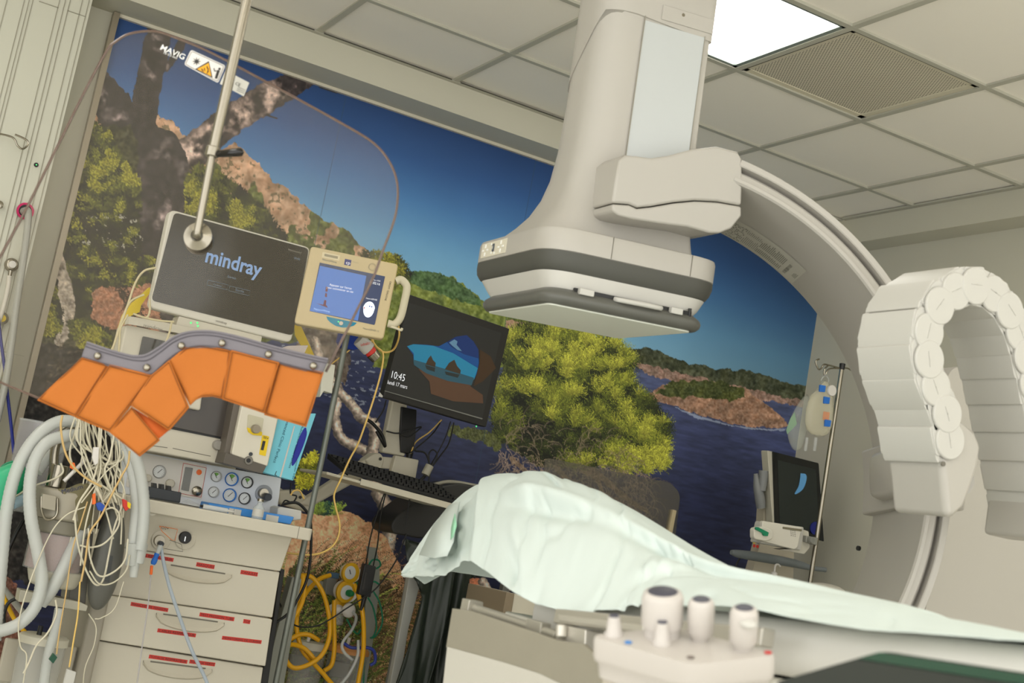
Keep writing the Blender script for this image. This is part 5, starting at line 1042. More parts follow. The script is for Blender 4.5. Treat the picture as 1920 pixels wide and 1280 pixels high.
CLF = Frame(atY(800, 880, 1.40).tolist()); o = ob('cable_clip', MB().cyl(np.array(CLF.p(806, 872)) + (0, 0, 0), CLF.p(797, 890), .016, n=14), mat('grey clip', (150, 146, 130), .5), None, bevel=.002); o.location = CLF.O.tolist(); tag(o, 'grey tube clip around the black cables right of the arm plate', 'cable clip')
# ================================================================== hanging radiation shield with flap curtain
SHF = Frame(atD(368, 440, 2.52).tolist(), yaw=math.radians(-29)); sh = thing('radiation_shield', 'clear curved lead-glass shield hanging on a steel pole with orange flap curtain', 'radiation shield', SHF)
out = spl2([(75, 747), (0, 716), (-50, 690), (-62, 610), (-30, 540), (0, 482), (45, 400), (100, 290), (165, 160), (200, 96), (217, 78), (245, 63), (290, 59), (335, 73), (400, 101), (520, 165), (640, 231), (700, 268), (731, 305), (745, 345), (744, 390), (735, 425), (718, 470), (700, 520), (670, 580), (640, 640), (611, 697)], 4) + [(560, 683), (500, 664), (420, 642), (345, 652), (300, 680), (262, 690), (200, 676), (158, 664)]
q = [SHF.p(x, y, .02) for x, y in out]
gls = mat('lead glass', (150, 140, 122), .03, alpha=.07, spec=.25)
ob('glass_pane', MB().prism([(p[0], p[2]) for p in q], .02, .030), gls, sh, ang=60)
ob('glass_edge', MB().tube([SHF.p(x, y, .025) for x, y in out[:len(out) - 8]], .0026, 6, 1), mat('brownish glass edge', (104, 84, 74), .2, alpha=.85), sh)
# pole
A, B = np.array(SHF.p(463, -8, -.035)), np.array(SHF.p(370, 436, -.035)); Zt = HC - SHF.O[2]; x_ = (A[0] + B[0]) / 2
hdl = SHF.p(398, 285, -.035)
po = ob('support_pole', MB().cyl((hdl[0] + .001, -.035, hdl[2]), (A[0] + (A[0] - B[0]) * .0, -.035, Zt), .0098).cyl((B[0], -.035, B[2]), (hdl[0] + .001, -.035, hdl[2]), .0072), steel_m, sh)
ob('collar', MB().cyl((hdl[0], -.035, hdl[2] - .009), (hdl[0], -.035, hdl[2] + .010), .0125), steel_m, po, bevel=.002)
g0_, g1_ = np.array(SHF.p(403, 289, -.035)), np.array(SHF.p(464, 284, -.06))
ob('grip', MB().lathe([(.004, 0), (.0062, .002), (.0078, .05), (.0074, .056), (.003, .06)], g0_, g1_ - g0_), mat('black glossy grip', (20, 18, 16), .15), po, ang=60)
k = 2.5 / CF; c = np.array(SHF.p(368, 440, .0))
ob('mounting_disc', MB().lathe([(27 * k, .0), (27 * k, .003), (22 * k, .005), (12 * k, .010), (11 * k, .012)], c + (0, .015, 0), (0, -1, 0), 36), steel_m, sh, ang=30)
ob('rear_disc', MB().lathe([(27 * k, .0), (27 * k, .008)], np.array(SHF.p(365, 443, .0)) + (0, .04, 0), (0, -1, 0), 36), mat('dark steel', (90, 82, 70), .3, .9), sh)
ob('swivel_ring', MB().lathe([(10 * k, 0), (10.5 * k, .004), (7 * k, .006)], c + (0, .004, 0), (0, -1, 0), 24), mat('blackened steel', (70, 66, 58), .3, .9), sh, ang=60)
ob('swivel_ball', MB().ball(c + (0, -.004, 0), 6 * k), steel_m, sh)
ob('pole_end', MB().tube([(B[0], -.035, B[2] + .004), (B[0], -.03, B[2] - .004), tuple(c + (0, -.006, 0))], .0066, 10), steel_m, sh)
# stickers on the glass
wst = mat('white sticker', (214, 210, 204), .5); oyel = mat('warning yellow', (226, 160, 20), .5)
def G_(x, y, o_=.0185): return SHF.p(x, y, o_)
def rp(pts, r, off): q = [SHF.p(x, y, off) for x, y in pts]; return [(a, off, b) for a, b in rpoly([(p[0], p[2]) for p in q], r)]
st = ob('warning_sticker', MB().poly(rp([(358, 93), (423, 123), (409, 156), (345, 121)], .005, .0185)), wst, sh); st['label'] = 'white warning sticker with yellow triangle'
ob('sticker_border', MB().tube(rp([(359.5, 96), (420, 124), (408, 153), (347.5, 120)], .004, .0178) + rp([(359.5, 96), (420, 124), (408, 153), (347.5, 120)], .004, .0178)[:1], .0004, 4, 0), ink_m, st)
ob('triangle_border', MB().poly([G_(391.5, 114.5, .018), G_(398.5, 146, .018), G_(366, 129.5, .018)]), ink_m, st); ob('triangle', MB().poly([G_(391.3, 118, .0175), G_(396, 143, .0175), G_(369.5, 129.5, .0175)]), oyel, st)
m = MB()
for a, b, r in [((388, 124), (389, 129), .0009), ((390, 132), (390.5, 135), .0009), ((377, 129), (381, 131), .0008), ((378, 132), (382, 134), .0007), ((383, 127), (384, 133), .0007), ((391, 128), (388, 138), .0007)]: m.tube([G_(*a, .017), G_(*b, .017)], r, 4, 1)
ob('triangle_marks', m, ink_m, st)
m = MB(); cx_, cy_ = 368.5, 115
bp_ = []
for i in range(16): a = i * math.pi / 8; r = 9 if i % 2 == 0 else 3; bp_.append(G_(cx_ + r * math.cos(a), cy_ + r * math.sin(a) * .95, .0176))
ob('burst_symbol', MB().poly(bp_), ink_m, st, smooth=False)
m = MB(); m.ball(G_(411.5, 129, .0176), .0024, 8, (1, .2, 1)); m.tube([G_(410, 132, .0176), G_(407, 140, .0176), G_(405, 147, .0176)], .0024, 5, 2).tube([G_(410, 133, .0176), G_(402, 133, .0176), G_(401, 128, .0176)], .0009, 5, 1)
ob('person_symbol', m, ink_m, st)
s2 = ob('data_sticker', MB().poly([G_(423, 131.5), G_(467.5, 155), G_(457, 180.5), G_(412, 157)]), mat('silver sticker', (190, 188, 178), .4), sh)
s2['label'] = 'silver data plate with fine print'
ptext(SHF, 'CE', (440, 158), (449, 162.5), ink_m, s2, off=.018); m = MB()
for i in range(5): m.tube([G_(432 + i * -1.2, 146 + i * 2.6, .018), G_(440 + i * -1.2, 150 + i * 2.6, .018)], .0004, 4, 1)
for i in range(3): m.tube([G_(446 - i * 1.3, 163 + i * 3, .018), G_(460 - i * 1.3, 169 + i * 3, .018)], .0003, 4, 1)
ob('fine_print', m, ink_m, s2)
wl_ = mat('white lettering', (226, 226, 222), .5); sl = (G_(345, 109, 0)[2] - G_(302, 90, 0)[2])
ptext(SHF, 'MAVIG', (299, 92), (344, 112), wl_, sh, off=.0185, k=.9, bold=.01); ptext(SHF, 'Pb 0.5 mm', (306, 100), (331, 111), wl_, sh, off=.0185)
# curtain
gband = mat('grey woven band', (122, 118, 124), .8, wave=(220, 'X', .8), bump=.2, bscale=400); oflap = mat('orange woven fabric', (184, 104, 30), .75, wave=(260, 'X', .82), bump=.2, bscale=300); stitch_m = mat('dark stitch', (110, 60, 24), .8); gst = mat('grey stitch', (84, 80, 86), .8)
up = [(164, 642), (205, 656), (241, 666), (259, 668), (277, 665), (302, 650), (326, 633), (350, 624), (380, 621), (410, 623.5), (453, 633), (513, 650), (573.6, 665), (616, 674)]
lw = [(153, 672.5), (199, 686), (241, 697), (262, 702), (285, 706), (302, 692), (323, 672.5), (350, 657), (374, 652), (407, 654), (432, 660), (483, 672.5), (543, 688), (604, 703)]
upS = spline([SHF.p(x, y, .006) for x, y in up], 5); lwS = spline([SHF.p(x, y, .006) for x, y in lw], 5)
m = MB(); n_ = len(upS); V1 = []
for i in range(n_):
    for j in range(5): p = upS[i] * (1 - j / 4) + lwS[i] * (j / 4); V1.append(p + (0, -.002 * math.sin(math.pi * j / 4), 0))
m.add(V1, [(i * 5 + j, (i + 1) * 5 + j, (i + 1) * 5 + j + 1, i * 5 + j + 1) for i in range(n_ - 1) for j in range(4)])
bd = ob('curtain_band', m, gband, sh, solid=.006, ang=70)
ob('band_hem', MB().tube([p + np.array((0, -.004, .0)) for p in upS], .0022, 6, 0), gband, bd); ob('hem_stitch', MB().tube([p * .75 + q * .25 + np.array((0, -.0055, 0)) for p, q in zip(upS, lwS)], .0009, 5, 0), gst, bd)
ob('lower_stitch', MB().tube([p * .1 + q * .9 + np.array((0, -.0055, 0)) for p, q in zip(upS, lwS)], .0006, 4, 0), gst, bd)
for x, y in ((183, 667), (275.4, 689), (340, 648), (416.5, 643), (503.5, 664), (587.5, 685.5)):
    c = SHF.p(x, y, -.002); ob('stud', MB().lathe([(.0068, 0), (.0066, .002), (.005, .0042), (.0025, .0052)], c, (0, -1, 0), 20), steel_m, sh, ang=80)
flaps = [([(155, 670), (203.5, 684), (141.6, 781), (71.5, 749.5)], .004), ([(206, 684), (287, 704), (206, 809), (143, 782)], .002), ([(284, 704), (318, 676), (354, 763), (317, 806), (247, 760)], -.003), ([(247, 763), (299, 825), (261, 855), (206.5, 810)], .003), ([(316, 680), (348, 652), (376, 646), (433, 657), (417, 747), (398, 742.5), (380, 743.5), (368, 749), (357.5, 759)], .004), ([(434.6, 657), (523, 680), (495.5, 774), (418, 748)], .001), ([(524, 680), (606, 699), (573.6, 799.5), (496.6, 777)], .004)]
for pts, off in flaps:
    q = [np.array(SHF.p(x, y, off)) for x, y in pts]; cc_ = np.mean(q, 0); q = [cc_ + (p - cc_) * 1.018 for p in q]
    bmf = bmesh.new(); vs_ = [bmf.verts.new(p) for p in q]; f_ = bmf.faces.new(vs_); bmesh.ops.triangulate(bmf, faces=[f_]); bmesh.ops.subdivide_edges(bmf, edges=bmf.edges[:], cuts=7, use_grid_fill=True)
    vv = [v.co.copy() for v in bmf.verts]; bmf.verts.index_update(); ff = [[v.index for v in f.verts] for f in bmf.faces]; bmf.free()
    vv = [(v.x, v.y + .003 * math.sin(v.x * 55 + cc_[0] * 20) * math.cos(v.z * 40) - .0, v.z) for v in vv]
    o = ob('curtain_flap', MB().add(vv, ff), oflap, sh, solid=.003, ang=80)
    ins = [cc_ + (p - cc_) * .93 for p in q]; m = MB()
    for i in range(len(ins)):
        a, b = ins[i], ins[(i + 1) % len(ins)]; L = np.linalg.norm(b - a); nn = max(int(L / .004), 1)
        m.tube([a + (0, -.0032 - .0, 0), b + (0, -.0032, 0)], .0006, 4, 1)
    ob('seam_stitch', m, stitch_m, o)
q = [SHF.p(x, y, .010) for x, y in ((250, 765), (317, 806), (283, 835), (262, 800))]; ob('inner_flap', MB().poly(q), mat('shaded orange lining', (196, 92, 30), .8), sh, solid=.002)
# ================================================================== service panel fittings, upper left
def wallthing(name, label, cat, x, y, Y): fr = Frame(atY(x, y, Y).tolist()); return thing(name, label, cat, fr), fr
YP = YC - .012
t_, fr = wallthing('drip_hook', 'bent steel wire hook on the white panel at upper left', 'hook', 20, 265, YC - .06)
ob('wire', MB().tube([fr.p(x, y) for x, y in ((-20, 250), (0, 251), (20, 256), (28, 262), (33, 273), (42, 279), (51, 273), (52, 265), (44, 259), (28, 252))], .0035, 8), steel_m, t_)
t_, fr = wallthing('hose_port', 'round port with a magenta ring on the white panel', 'wall port', 47, 396, YP)
k = 5.35 / CF
ob('ring', MB().lathe([(14 * k, 0), (14 * k, .008), (10.5 * k, .008), (10.5 * k, 0)], (0, 0, 0), (0, -1, 0), 28, cap=False), mat('magenta ring', (190, 20, 90), .5), t_); ob('dark_hole', MB().lathe([(10.5 * k, 0), (10.5 * k, .002)], (0, -.001, 0), (0, -1, 0)), black_m, t_)
hose2 = mat('grey corrugated hose', (160, 160, 152), .3)
cable('wall_hose', 'long grey ribbed hose dropping from the magenta ring along the white panel', 'hose', [(44, 396, 1.70), (51, 395, 1.66), (53, 405, 1.65), (50, 440, 1.64), (42, 500, 1.63), (31, 570, 1.62), (21, 650, 1.62), (10, 720, 1.62), (-6, 790, 1.62)], .0125, hose2, k=22, rib=-.07, n=12)
t_, fr = wallthing('panel_sensor', 'tiny black round sensor with a green light on the white panel', 'sensor', 68, 309, YC - .003); ob('bezel', MB().lathe([(.008, 0), (.007, .003)], (0, 0, 0), (0, -1, 0)), black_m, t_); ob('green_light', MB().lathe([(.0025, .003), (.002, .004)], (0, 0, 0), (0, -1, 0)), led, t_)
t_, fr = wallthing('gas_outlet', 'round silver gas outlet with white centre beside the grey hose', 'gas outlet', 21, 497, YP)
ob('body', MB().lathe([(.024, 0), (.024, .012), (.019, .02), (.015, .022)], (0, 0, 0), (0, -1, 0), 28), steel_m, t_, ang=40); ob('centre', MB().lathe([(.013, .022), (.012, .03)], (0, 0, 0), (0, -1, 0)), wst, t_)
ob('nipple', MB().cyl(fr.p(20, 507, -.02), fr.p(18, 518, -.02), .008, .006, 12), steel_m, t_)
cable('white_hose', 'thin white hose below the silver gas outlet', 'hose', [(18, 517, 1.68), (14, 545, 1.68), (8, 570, 1.68), (2, 590, 1.68), (-8, 620, 1.68)], .008, mat('white hose', (206, 200, 188), .4))
t_, fr = wallthing('yellow_outlet', 'grey ringed outlet with yellow centre at the left edge', 'gas outlet', 3, 597, YP)
ob('body', MB().lathe([(.022, 0), (.022, .012), (.014, .014)], (0, 0, 0), (0, -1, 0), 24), mat('outlet steel', (130, 126, 112), .35, .8), t_, ang=40); ob('centre', MB().lathe([(.013, .014), (.012, .02)], (0, 0, 0), (0, -1, 0)), ytape_m, t_)
t_, fr = wallthing('edge_knob', 'small chrome ring knob at the left edge above the silver outlet', 'knob', -2, 384, YP); ob('ring', MB().lathe([(.014, 0), (.014, .01), (.008, .012)], (0, 0, 0), (0, -1, 0), 24), steel_m, t_, ang=40)
cable('blue_hose', 'dark blue hose running down the left edge of the picture', 'hose', [(-4, 590, 1.66), (2, 640, 1.66), (10, 700, 1.65), (14, 740, 1.64), (20, 790, 1.6), (26, 850, 1.5)], .0055, mat('navy hose', (24, 36, 120), .35))
# ================================================================== breathing system, lower left
YA = .72
BCF = Frame(atY(120, 990, YA).tolist()); ab = thing('absorber_canister', 'grey machine block with a mauve granule canister below steel top, lower left', 'absorber canister', BCF)
k = 4.15 / CF
def cyl_px(fr, c0, c1, r, m, par, name, off=0, n=28, ang=35, mb=None, bevel=0, r1=None): a, b = np.array(fr.p(*c0, off)), np.array(fr.p(*c1, off)); return ob(name, MB().cyl(a, b, r, r1, n), m, par, ang=ang, bevel=bevel)
def vcyl(fr, x, y0, y1, r, m, par, name, off=0, r1=None, bevel=.003):
    a, b = np.array(fr.p(x, y0, off)), np.array(fr.p(x - .22 * 0, y1, off)); cxm = fr.p(x, (y0 + y1) / 2, off)[0]; return ob(name, MB().cyl((cxm, off, b[2]), (cxm, off, a[2]), r1 or r, r, 30), m, par, bevel=bevel)
gr_m = mat('mauve granules', (150, 124, 118), .9, noise=.35, nscale=320, bump=.8, bscale=250); abg = mat('absorber grey', (152, 146, 130), .45)
vcyl(BCF, 122, 918, 975, .098, abg, ab, 'head', bevel=.01); vcyl(BCF, 112, 972, 1000, .085, mat('canister collar', (122, 118, 104), .5), ab, 'collar', bevel=.006)
ob('granules', MB().cyl((BCF.p(104, 1035)[0], 0, BCF.p(104, 1068)[2]), (BCF.p(104, 1035)[0], 0, BCF.p(104, 1000)[2]), .074, n=30), gr_m, ab)
vcyl(BCF, 101, 1066, 1100, .078, mat('canister cup', (188, 184, 168), .45), ab, 'cup', r1=.062, bevel=.012)
ob('clear_wall', MB().cyl((BCF.p(104, 1035)[0], 0, BCF.p(104, 1070)[2]), (BCF.p(104, 1035)[0], 0, BCF.p(104, 998)[2]), .078, n=30), clear_m, ab)
vcyl(BCF, 108, 870, 915, .028, steel_m, ab, 'tube_socket'); ob('steel_elbow', MB().tube([BCF.p(x, y) for x, y in ((101, 880), (102, 850), (108, 825), (120, 808), (140, 795))], .013, 12), steel_m, ab)
ob('wire_bail', MB().tube([BCF.p(x, y, -.10) for x, y in ((78, 930), (78, 955), (85, 972), (97, 973), (107, 962), (108, 934))], .0035, 8), steel_m, ab)
ob('valve_housing', rslab(BCF, [(80, 925), (106, 930), (104, 958), (78, 952)], -.108, .03, .004), abg, ab, bevel=.004)
ob('lower_bracket', rslab(BCF, [(38, 1105), (70, 1112), (150, 1128), (165, 1135), (162, 1146), (60, 1130), (34, 1128)], -.02, .06, .004), mat('bracket cream', (176, 172, 156), .5), ab, bevel=.004)
ob('support_column', rslab(BCF, [(145, 990), (176, 996), (160, 1135), (128, 1128)], .02, .12, .006), mat('column grey', (104, 102, 94), .5), ab, bevel=.006)
ob('hose_port', MB().cyl(BCF.p(48, 935, -.02), BCF.p(22, 946, -.05), .016, .014, 16), mat('pale blue connector', (160, 186, 200), .35, alpha=.85), ab)
JF = Frame(atY(75, 1230, YA + .05).tolist()); jr = thing('suction_jar', 'clear suction jar with a cream lid below the canister, lower left corner', 'suction jar', JF, None)
ob('jar_body', MB().lathe([(.060, -.12), (.064, 0), (.064, .035)], (0, 0, 0), (0, 0, 1), 30), mat('jar plastic', (196, 196, 190), .15, alpha=.45), jr, ang=50); ob('lid', MB().lathe([(.068, .035), (.068, .055), (.06, .06)], (0, 0, 0), (0, 0, 1), 30), mat('jar lid', (196, 192, 176), .5), jr, ang=50)
for dx_ in (-.02, .012): ob('lid_port', MB().cyl((dx_, -.02, .058), (dx_, -.02, .085), .007), black_m, jr)
ob('holder', MB().box((.01, .07, -.03), (.20, .02, .12)), mat('jar holder', (170, 164, 148), .5), jr, bevel=.005)
CY = Frame(atY(75, 840, .95).tolist()); cyt = thing('plastic_bin', 'clear plastic cylinder bin standing at left behind the hoses', 'bin', CY)
ob('clear_wall', MB().lathe([(.066, -.18), (.072, -.02), (.074, .075), (.071, .075), (.069, -.02), (.063, -.178)], (.0, 0, 0), (0, 0, 1), 32, cap=False), mat('smoky clear plastic', (170, 168, 170), .1, alpha=.38), cyt, ang=60)
ob('rim', MB().lathe([(.076, .070), (.077, .076), (.071, .077)], (0, 0, 0), (0, 0, 1), 32, cap=False), clear_m, cyt, ang=60); ob('bin_base', MB().lathe([(.062, -.19), (.066, -.18), (.05, -.178)], (0, 0, 0), (0, 0, 1), 28), clear_m, cyt)
for lb_, pts, r in [('outermost ribbed breathing hose arching over at the far left and dropping down', [(140, 790, .70), (112, 790, .69), (82, 806, .68), (52, 840, .67), (28, 890, .66), (12, 960, .66), (4, 1040, .66), (-4, 1130, .66), (-10, 1200, .66)], .0175),
                 ('second ribbed breathing hose, inside the outer one, curving back at the bottom', [(150, 815, .67), (118, 818, .66), (88, 830, .65), (66, 862, .64), (56, 910, .63), (58, 970, .62), (72, 1040, .62), (78, 1090, .62), (66, 1136, .62), (40, 1166, .62), (10, 1180, .62), (-20, 1184, .62)], .0175),
                 ('third ribbed hose running diagonally from the wires down to the second hose', [(170, 960, .68), (150, 1000, .66), (126, 1050, .64), (100, 1100, .64), (76, 1132, .65)], .018),
                 ('short ribbed hose half hidden between the two left arches', [(140, 828, .74), (110, 842, .74), (84, 866, .74), (70, 884, .73)], .016),
                 ('left one of the two ribbed hoses hanging beside the cream machine', [(205, 800, .62), (228, 830, .62), (248, 880, .62), (256, 940, .62), (252, 1000, .62), (248, 1030, .62)], .0165),
                 ('right one of the two ribbed hoses hanging beside the cream machine', [(225, 800, .60), (245, 835, .60), (262, 885, .60), (270, 945, .60), (267, 1000, .60), (262, 1030, .60)], .0165)]:
    cable('breathing_hose', lb_, 'hose', pts, r, hose_m, group='ribbed breathing hoses', k=16, rib=-.06, n=14)
YF_ = Frame(atY(256, 1050, .61).tolist()); yc_ = thing('hose_connector', 'translucent Y connector at the lower end of the two right hoses', 'connector', YF_)
ob('twin_sockets', MB().cyl(YF_.p(249, 1018), YF_.p(246, 1060), .019, .016).cyl(YF_.p(265, 1018), YF_.p(259, 1056), .019, .015), hose_m, yc_, bevel=.002); ob('outlet', MB().cyl(YF_.p(253, 1052), YF_.p(250, 1082), .014, .011), hose_m, yc_, bevel=.002)
# breathing bag, cuff, mask
def blob(name, label, cat, pts, Y, th, m, sub=2, extra=None):
    fr = Frame(atY(*pts[0], Y).tolist()); q = [fr.p(x, y) for x, y in pts]; c = np.mean(q, 0)
    L = [[c + (np.array(p) - c) * k + np.array((0, o_, 0)) for p in q] for k, o_ in ((.5, -th), (1.0, -th * .72), (1.2, 0), (1.0, th * .6), (.5, th))]
    o = ob(name, MB().loft(L), m, None, ang=180, sub=sub); o.location = fr.O.tolist(); return tag(o, label, cat), fr
bag, bf = blob('breathing_bag', 'limp dark grey rubber breathing bag hanging by the cream drawers', 'breathing bag', [(205, 948), (222, 955), (232, 990), (228, 1050), (214, 1100), (195, 1132), (176, 1134), (166, 1110), (172, 1060), (186, 1000)], .70, .035, mat('dark grey rubber bag', (92, 92, 86), .35))
ob('printed_text', MB().quad(*[bf.p(x, y, -.037) for x, y in ((203, 1040), (212, 1042), (205, 1092), (196, 1090))]), mat('bag print', (66, 68, 68), .5), bag)
cuff, cf_ = blob('pressure_cuff', 'olive grey folded blood pressure cuff among the wires', 'pressure cuff', [(104, 914), (128, 922), (146, 908), (172, 910), (176, 935), (168, 975), (158, 992), (142, 984), (132, 950)], .64, .018, mat('olive cuff fabric', (112, 106, 78), .8))
a, b = cf_.p(116, 926, -.02), cf_.p(146, 918, -.02); tq = text('Medium', a, np.array(b) - a, (0, 0, 1), .018, mat('navy print', (30, 40, 80), .6), cuff)
msk, mf_ = blob('green_mask_bag', 'bright green rubber bag bulging at the far left edge', 'bag', [(-30, 900), (0, 880), (30, 868), (46, 876), (44, 900), (36, 930), (20, 960), (-30, 990)], .76, .05, mat('green rubber', (36, 170, 120), .35))
cable('green_tube', 'coiled green tubing behind the ribbed hoses', 'tube', [(-5, 885, .80), (15, 868, .8), (60, 862, .8), (95, 864, .8), (118, 880, .8), (122, 900, .8), (108, 905, .8), (90, 900, .8)], .0038, green_m)
# loose wires falling from behind the curtain
rw = random.Random(21)
wm1, wm2 = mat('ivory lead wire', (206, 200, 178), .4), mat('tan lead wire', (200, 168, 110), .4)
spec = [[(152, 770), (146, 820), (160, 850), (178, 900), (200, 960), (214, 1010)], [(158, 775), (166, 830), (190, 880), (206, 930), (222, 975)], [(165, 775), (160, 815), (176, 860), (186, 905), (196, 950)], [(172, 780), (178, 830), (184, 870), (180, 930), (170, 1000)], [(148, 775), (140, 810), (132, 850), (140, 885)],
        [(186, 790), (184, 830), (190, 880), (176, 930), (160, 990), (150, 1060)], [(196, 795), (200, 840), (214, 880), (232, 920), (232, 970)], [(206, 800), (212, 850), (205, 900), (190, 940), (178, 1000)], [(176, 775), (182, 820), (206, 860), (226, 900), (236, 950)], [(160, 780), (156, 830), (168, 880), (164, 930), (140, 990), (125, 1040)],
        [(190, 785), (186, 850), (176, 900), (150, 940), (138, 975)], [(216, 810), (222, 860), (218, 910), (228, 960), (226, 1020)], [(228, 820), (226, 870), (232, 905), (226, 950)], [(168, 790), (172, 840), (196, 900), (216, 940)], [(200, 815), (190, 860), (204, 910), (222, 930)], [(150, 790), (152, 850), (174, 905), (192, 940)]]
for _ in range(14):
    x0, x1, x2 = rw.uniform(140, 235), rw.uniform(148, 232), rw.uniform(150, 244); y0 = 785 + (x0 - 150) * .45; spec.append([(x0, y0), (x0 + rw.uniform(-8, 14), y0 + 45), (x1, 885), (x2, rw.uniform(925, 960))])
for i, s in enumerate(spec):
    pts = [(x + rw.uniform(-2, 2), y, .60 + .012 * (i % 5) + rw.uniform(-.004, .004)) for x, y in s]
    cable('lead_wire', 'thin pale lead wire in the tangled bunch falling from behind the orange curtain', 'lead wire', pts, rw.choice([.0019, .0024, .003]), wm1, group='tangle of pale lead wires')
for lb_, pts, r, m in [('long looping white wire hanging lowest over the dark grey bag', [(140, 965, .6), (146, 1020, .6), (162, 1070, .6), (180, 1096, .6), (194, 1085, .6), (204, 1040, .6), (214, 990, .6), (228, 950, .6), (232, 925, .6)], .0028, wm1),
        ('white wire loop round the upper part of the dark grey bag', [(150, 1022, .59), (170, 1026, .59), (196, 1018, .59), (220, 990, .59), (224, 965, .59), (212, 952, .59), (198, 955, .59)], .0026, wm1),
        ('white wire sagging in two curves across the dark grey bag', [(166, 990, .58), (168, 1040, .58), (184, 1078, .58), (210, 1074, .58), (234, 1050, .58), (240, 1010, .58)], .0026, wm1),
        ('wide pale wire loop below the ribbed connector', [(168, 1070, .59), (186, 1094, .59), (212, 1092, .59), (236, 1070, .59), (243, 1040, .59)], .0022, wm1),
        ('ochre lead crossing in a long curve left of the tangle', [(117, 778, .56), (114, 800, .56), (120, 840, .56), (134, 870, .56), (160, 895, .56), (190, 912, .56)], .0030, wm2),
        ('ochre lead running from the grey curtain corner down over the wires', [(243, 845, .55), (240, 870, .55), (228, 892, .55), (208, 930, .55), (188, 970, .55), (168, 1000, .55), (160, 1050, .55), (152, 1090, .55)], .0028, wm2),
        ('pale lead dropping straight to the white plug at the bottom', [(150, 1090, .56), (146, 1150, .56), (138, 1200, .56), (130, 1250, .56)], .0022, mat('pale yellow lead', (222, 186, 104), .4)),
        ('thin lead with a green clip at the bottom left', [(164, 940, .6), (150, 985, .6), (136, 1030, .6), (124, 1110, .6), (112, 1180, .6), (106, 1226, .6)], .002, wm2),
        ('pale wire in a wide curve down to the suction jar', [(104, 1124, .6), (106, 1150, .6), (90, 1185, .6), (68, 1210, .6), (55, 1240, .6), (44, 1262, .6)], .0026, wm1),
        ('thin pale wire left of the suction jar', [(160, 950, .6), (125, 965, .6), (95, 1000, .6), (60, 1080, .6), (36, 1160, .6), (38, 1210, .6), (50, 1230, .6), (42, 1290, .6)], .0018, wm1),
        ('pale wire bowing across the lower drawers at the left', [(232, 1090, .58), (215, 1140, .58), (190, 1158, .58), (178, 1160, .58)], .0014, wm1),
        ('fine loop of wire above the lower left drawer', [(166, 1150, .58), (180, 1175, .58), (176, 1210, .58), (160, 1250, .58), (155, 1290, .58)], .0014, wm1),
        ('white wire from the canister top curving right', [(30, 930, .7), (60, 912, .68), (100, 898, .66), (118, 885, .66), (114, 868, .66)], .0028, wm1)]:
    cable('looped_wire', lb_, 'wire', pts, r, m)
for nm_, lb_, pts, Y, c in [('green_clip', 'dark green crocodile clip with white tag near the bottom left', [(92, 1236), (100, 1224), (108, 1232), (100, 1244)], .59, mat('clip green', (20, 72, 52), .4)), ('white_plug', 'white plug at the bottom edge left of the drawers', [(126, 1254), (143, 1260), (137, 1288), (118, 1286)], .55, white2_m), ('red_clip', 'small red wire clip beside the ribbed hoses', [(230, 935), (238, 938), (243, 952), (236, 958), (231, 948)], .585, red_m), ('yellow_clip', 'small yellow wire clip right of the red clip', [(239, 940), (246, 944), (244, 954), (239, 950)], .583, ytape_m), ('blue_clip', 'blue wire clip above the dark grey bag', [(180, 944), (188, 941), (200, 950), (196, 960), (184, 956)], .585, blue_m), ('wire_plug', 'small orange cap hanging among the wires', [(174, 927), (179, 924), (180, 944), (174, 946)], .59, orange_m), ('orange_ball_cap', 'round red-orange cap in front of the dark gap in the wires', [(133, 868), (140, 867), (142, 875), (138, 880), (132, 877)], .60, orange_m), ('white_sensor_block', 'small white block dangling within the wire tangle', [(176, 838), (186, 838), (184, 868), (178, 872), (173, 858)], .59, wst)]:
    fr = Frame(atY(*pts[0], Y).tolist()); o = ob(nm_, rslab(fr, pts, 0, .012, .002), c, None, bevel=.0015); o.location = fr.O.tolist(); tag(o, lb_, 'clip' if 'clip' in nm_ else 'cap' if 'cap' in nm_ else 'plug')
cable('white_tube', 'straight white tube slanting behind the wires', 'tube', [(120, 902, .66), (140, 882, .66), (160, 862, .66)], .0055, wst)
for lb_, pts, r, m, Y in [('yellow hose at the lower left corner', [(2, 1105), (12, 1130), (30, 1165), (52, 1190)], .006, yellow_m, .80), ('black cable loop at the lower left corner', [(34, 1120), (16, 1130), (8, 1150), (8, 1170)], .005, blk_m, .78), ('clear ribbed hose behind the loops at lower left', [(4, 1100), (22, 1122), (44, 1150)], .009, hose2, .84), ('black cable behind the left ribbed hoses', [(44, 975), (30, 1000), (16, 1030), (2, 1060)], .006, blk_m, .82)]:
    cable('corner_hose', lb_, 'hose', pts, r, m, Y=Y)
cable('clear_vertical_hose', 'pale vertical hose beside the suction jar', 'hose', [(112, 1140, .66), (104, 1180, .66), (90, 1230, .66), (80, 1300, .66)], .014, hose_m, k=16, rib=-.05)
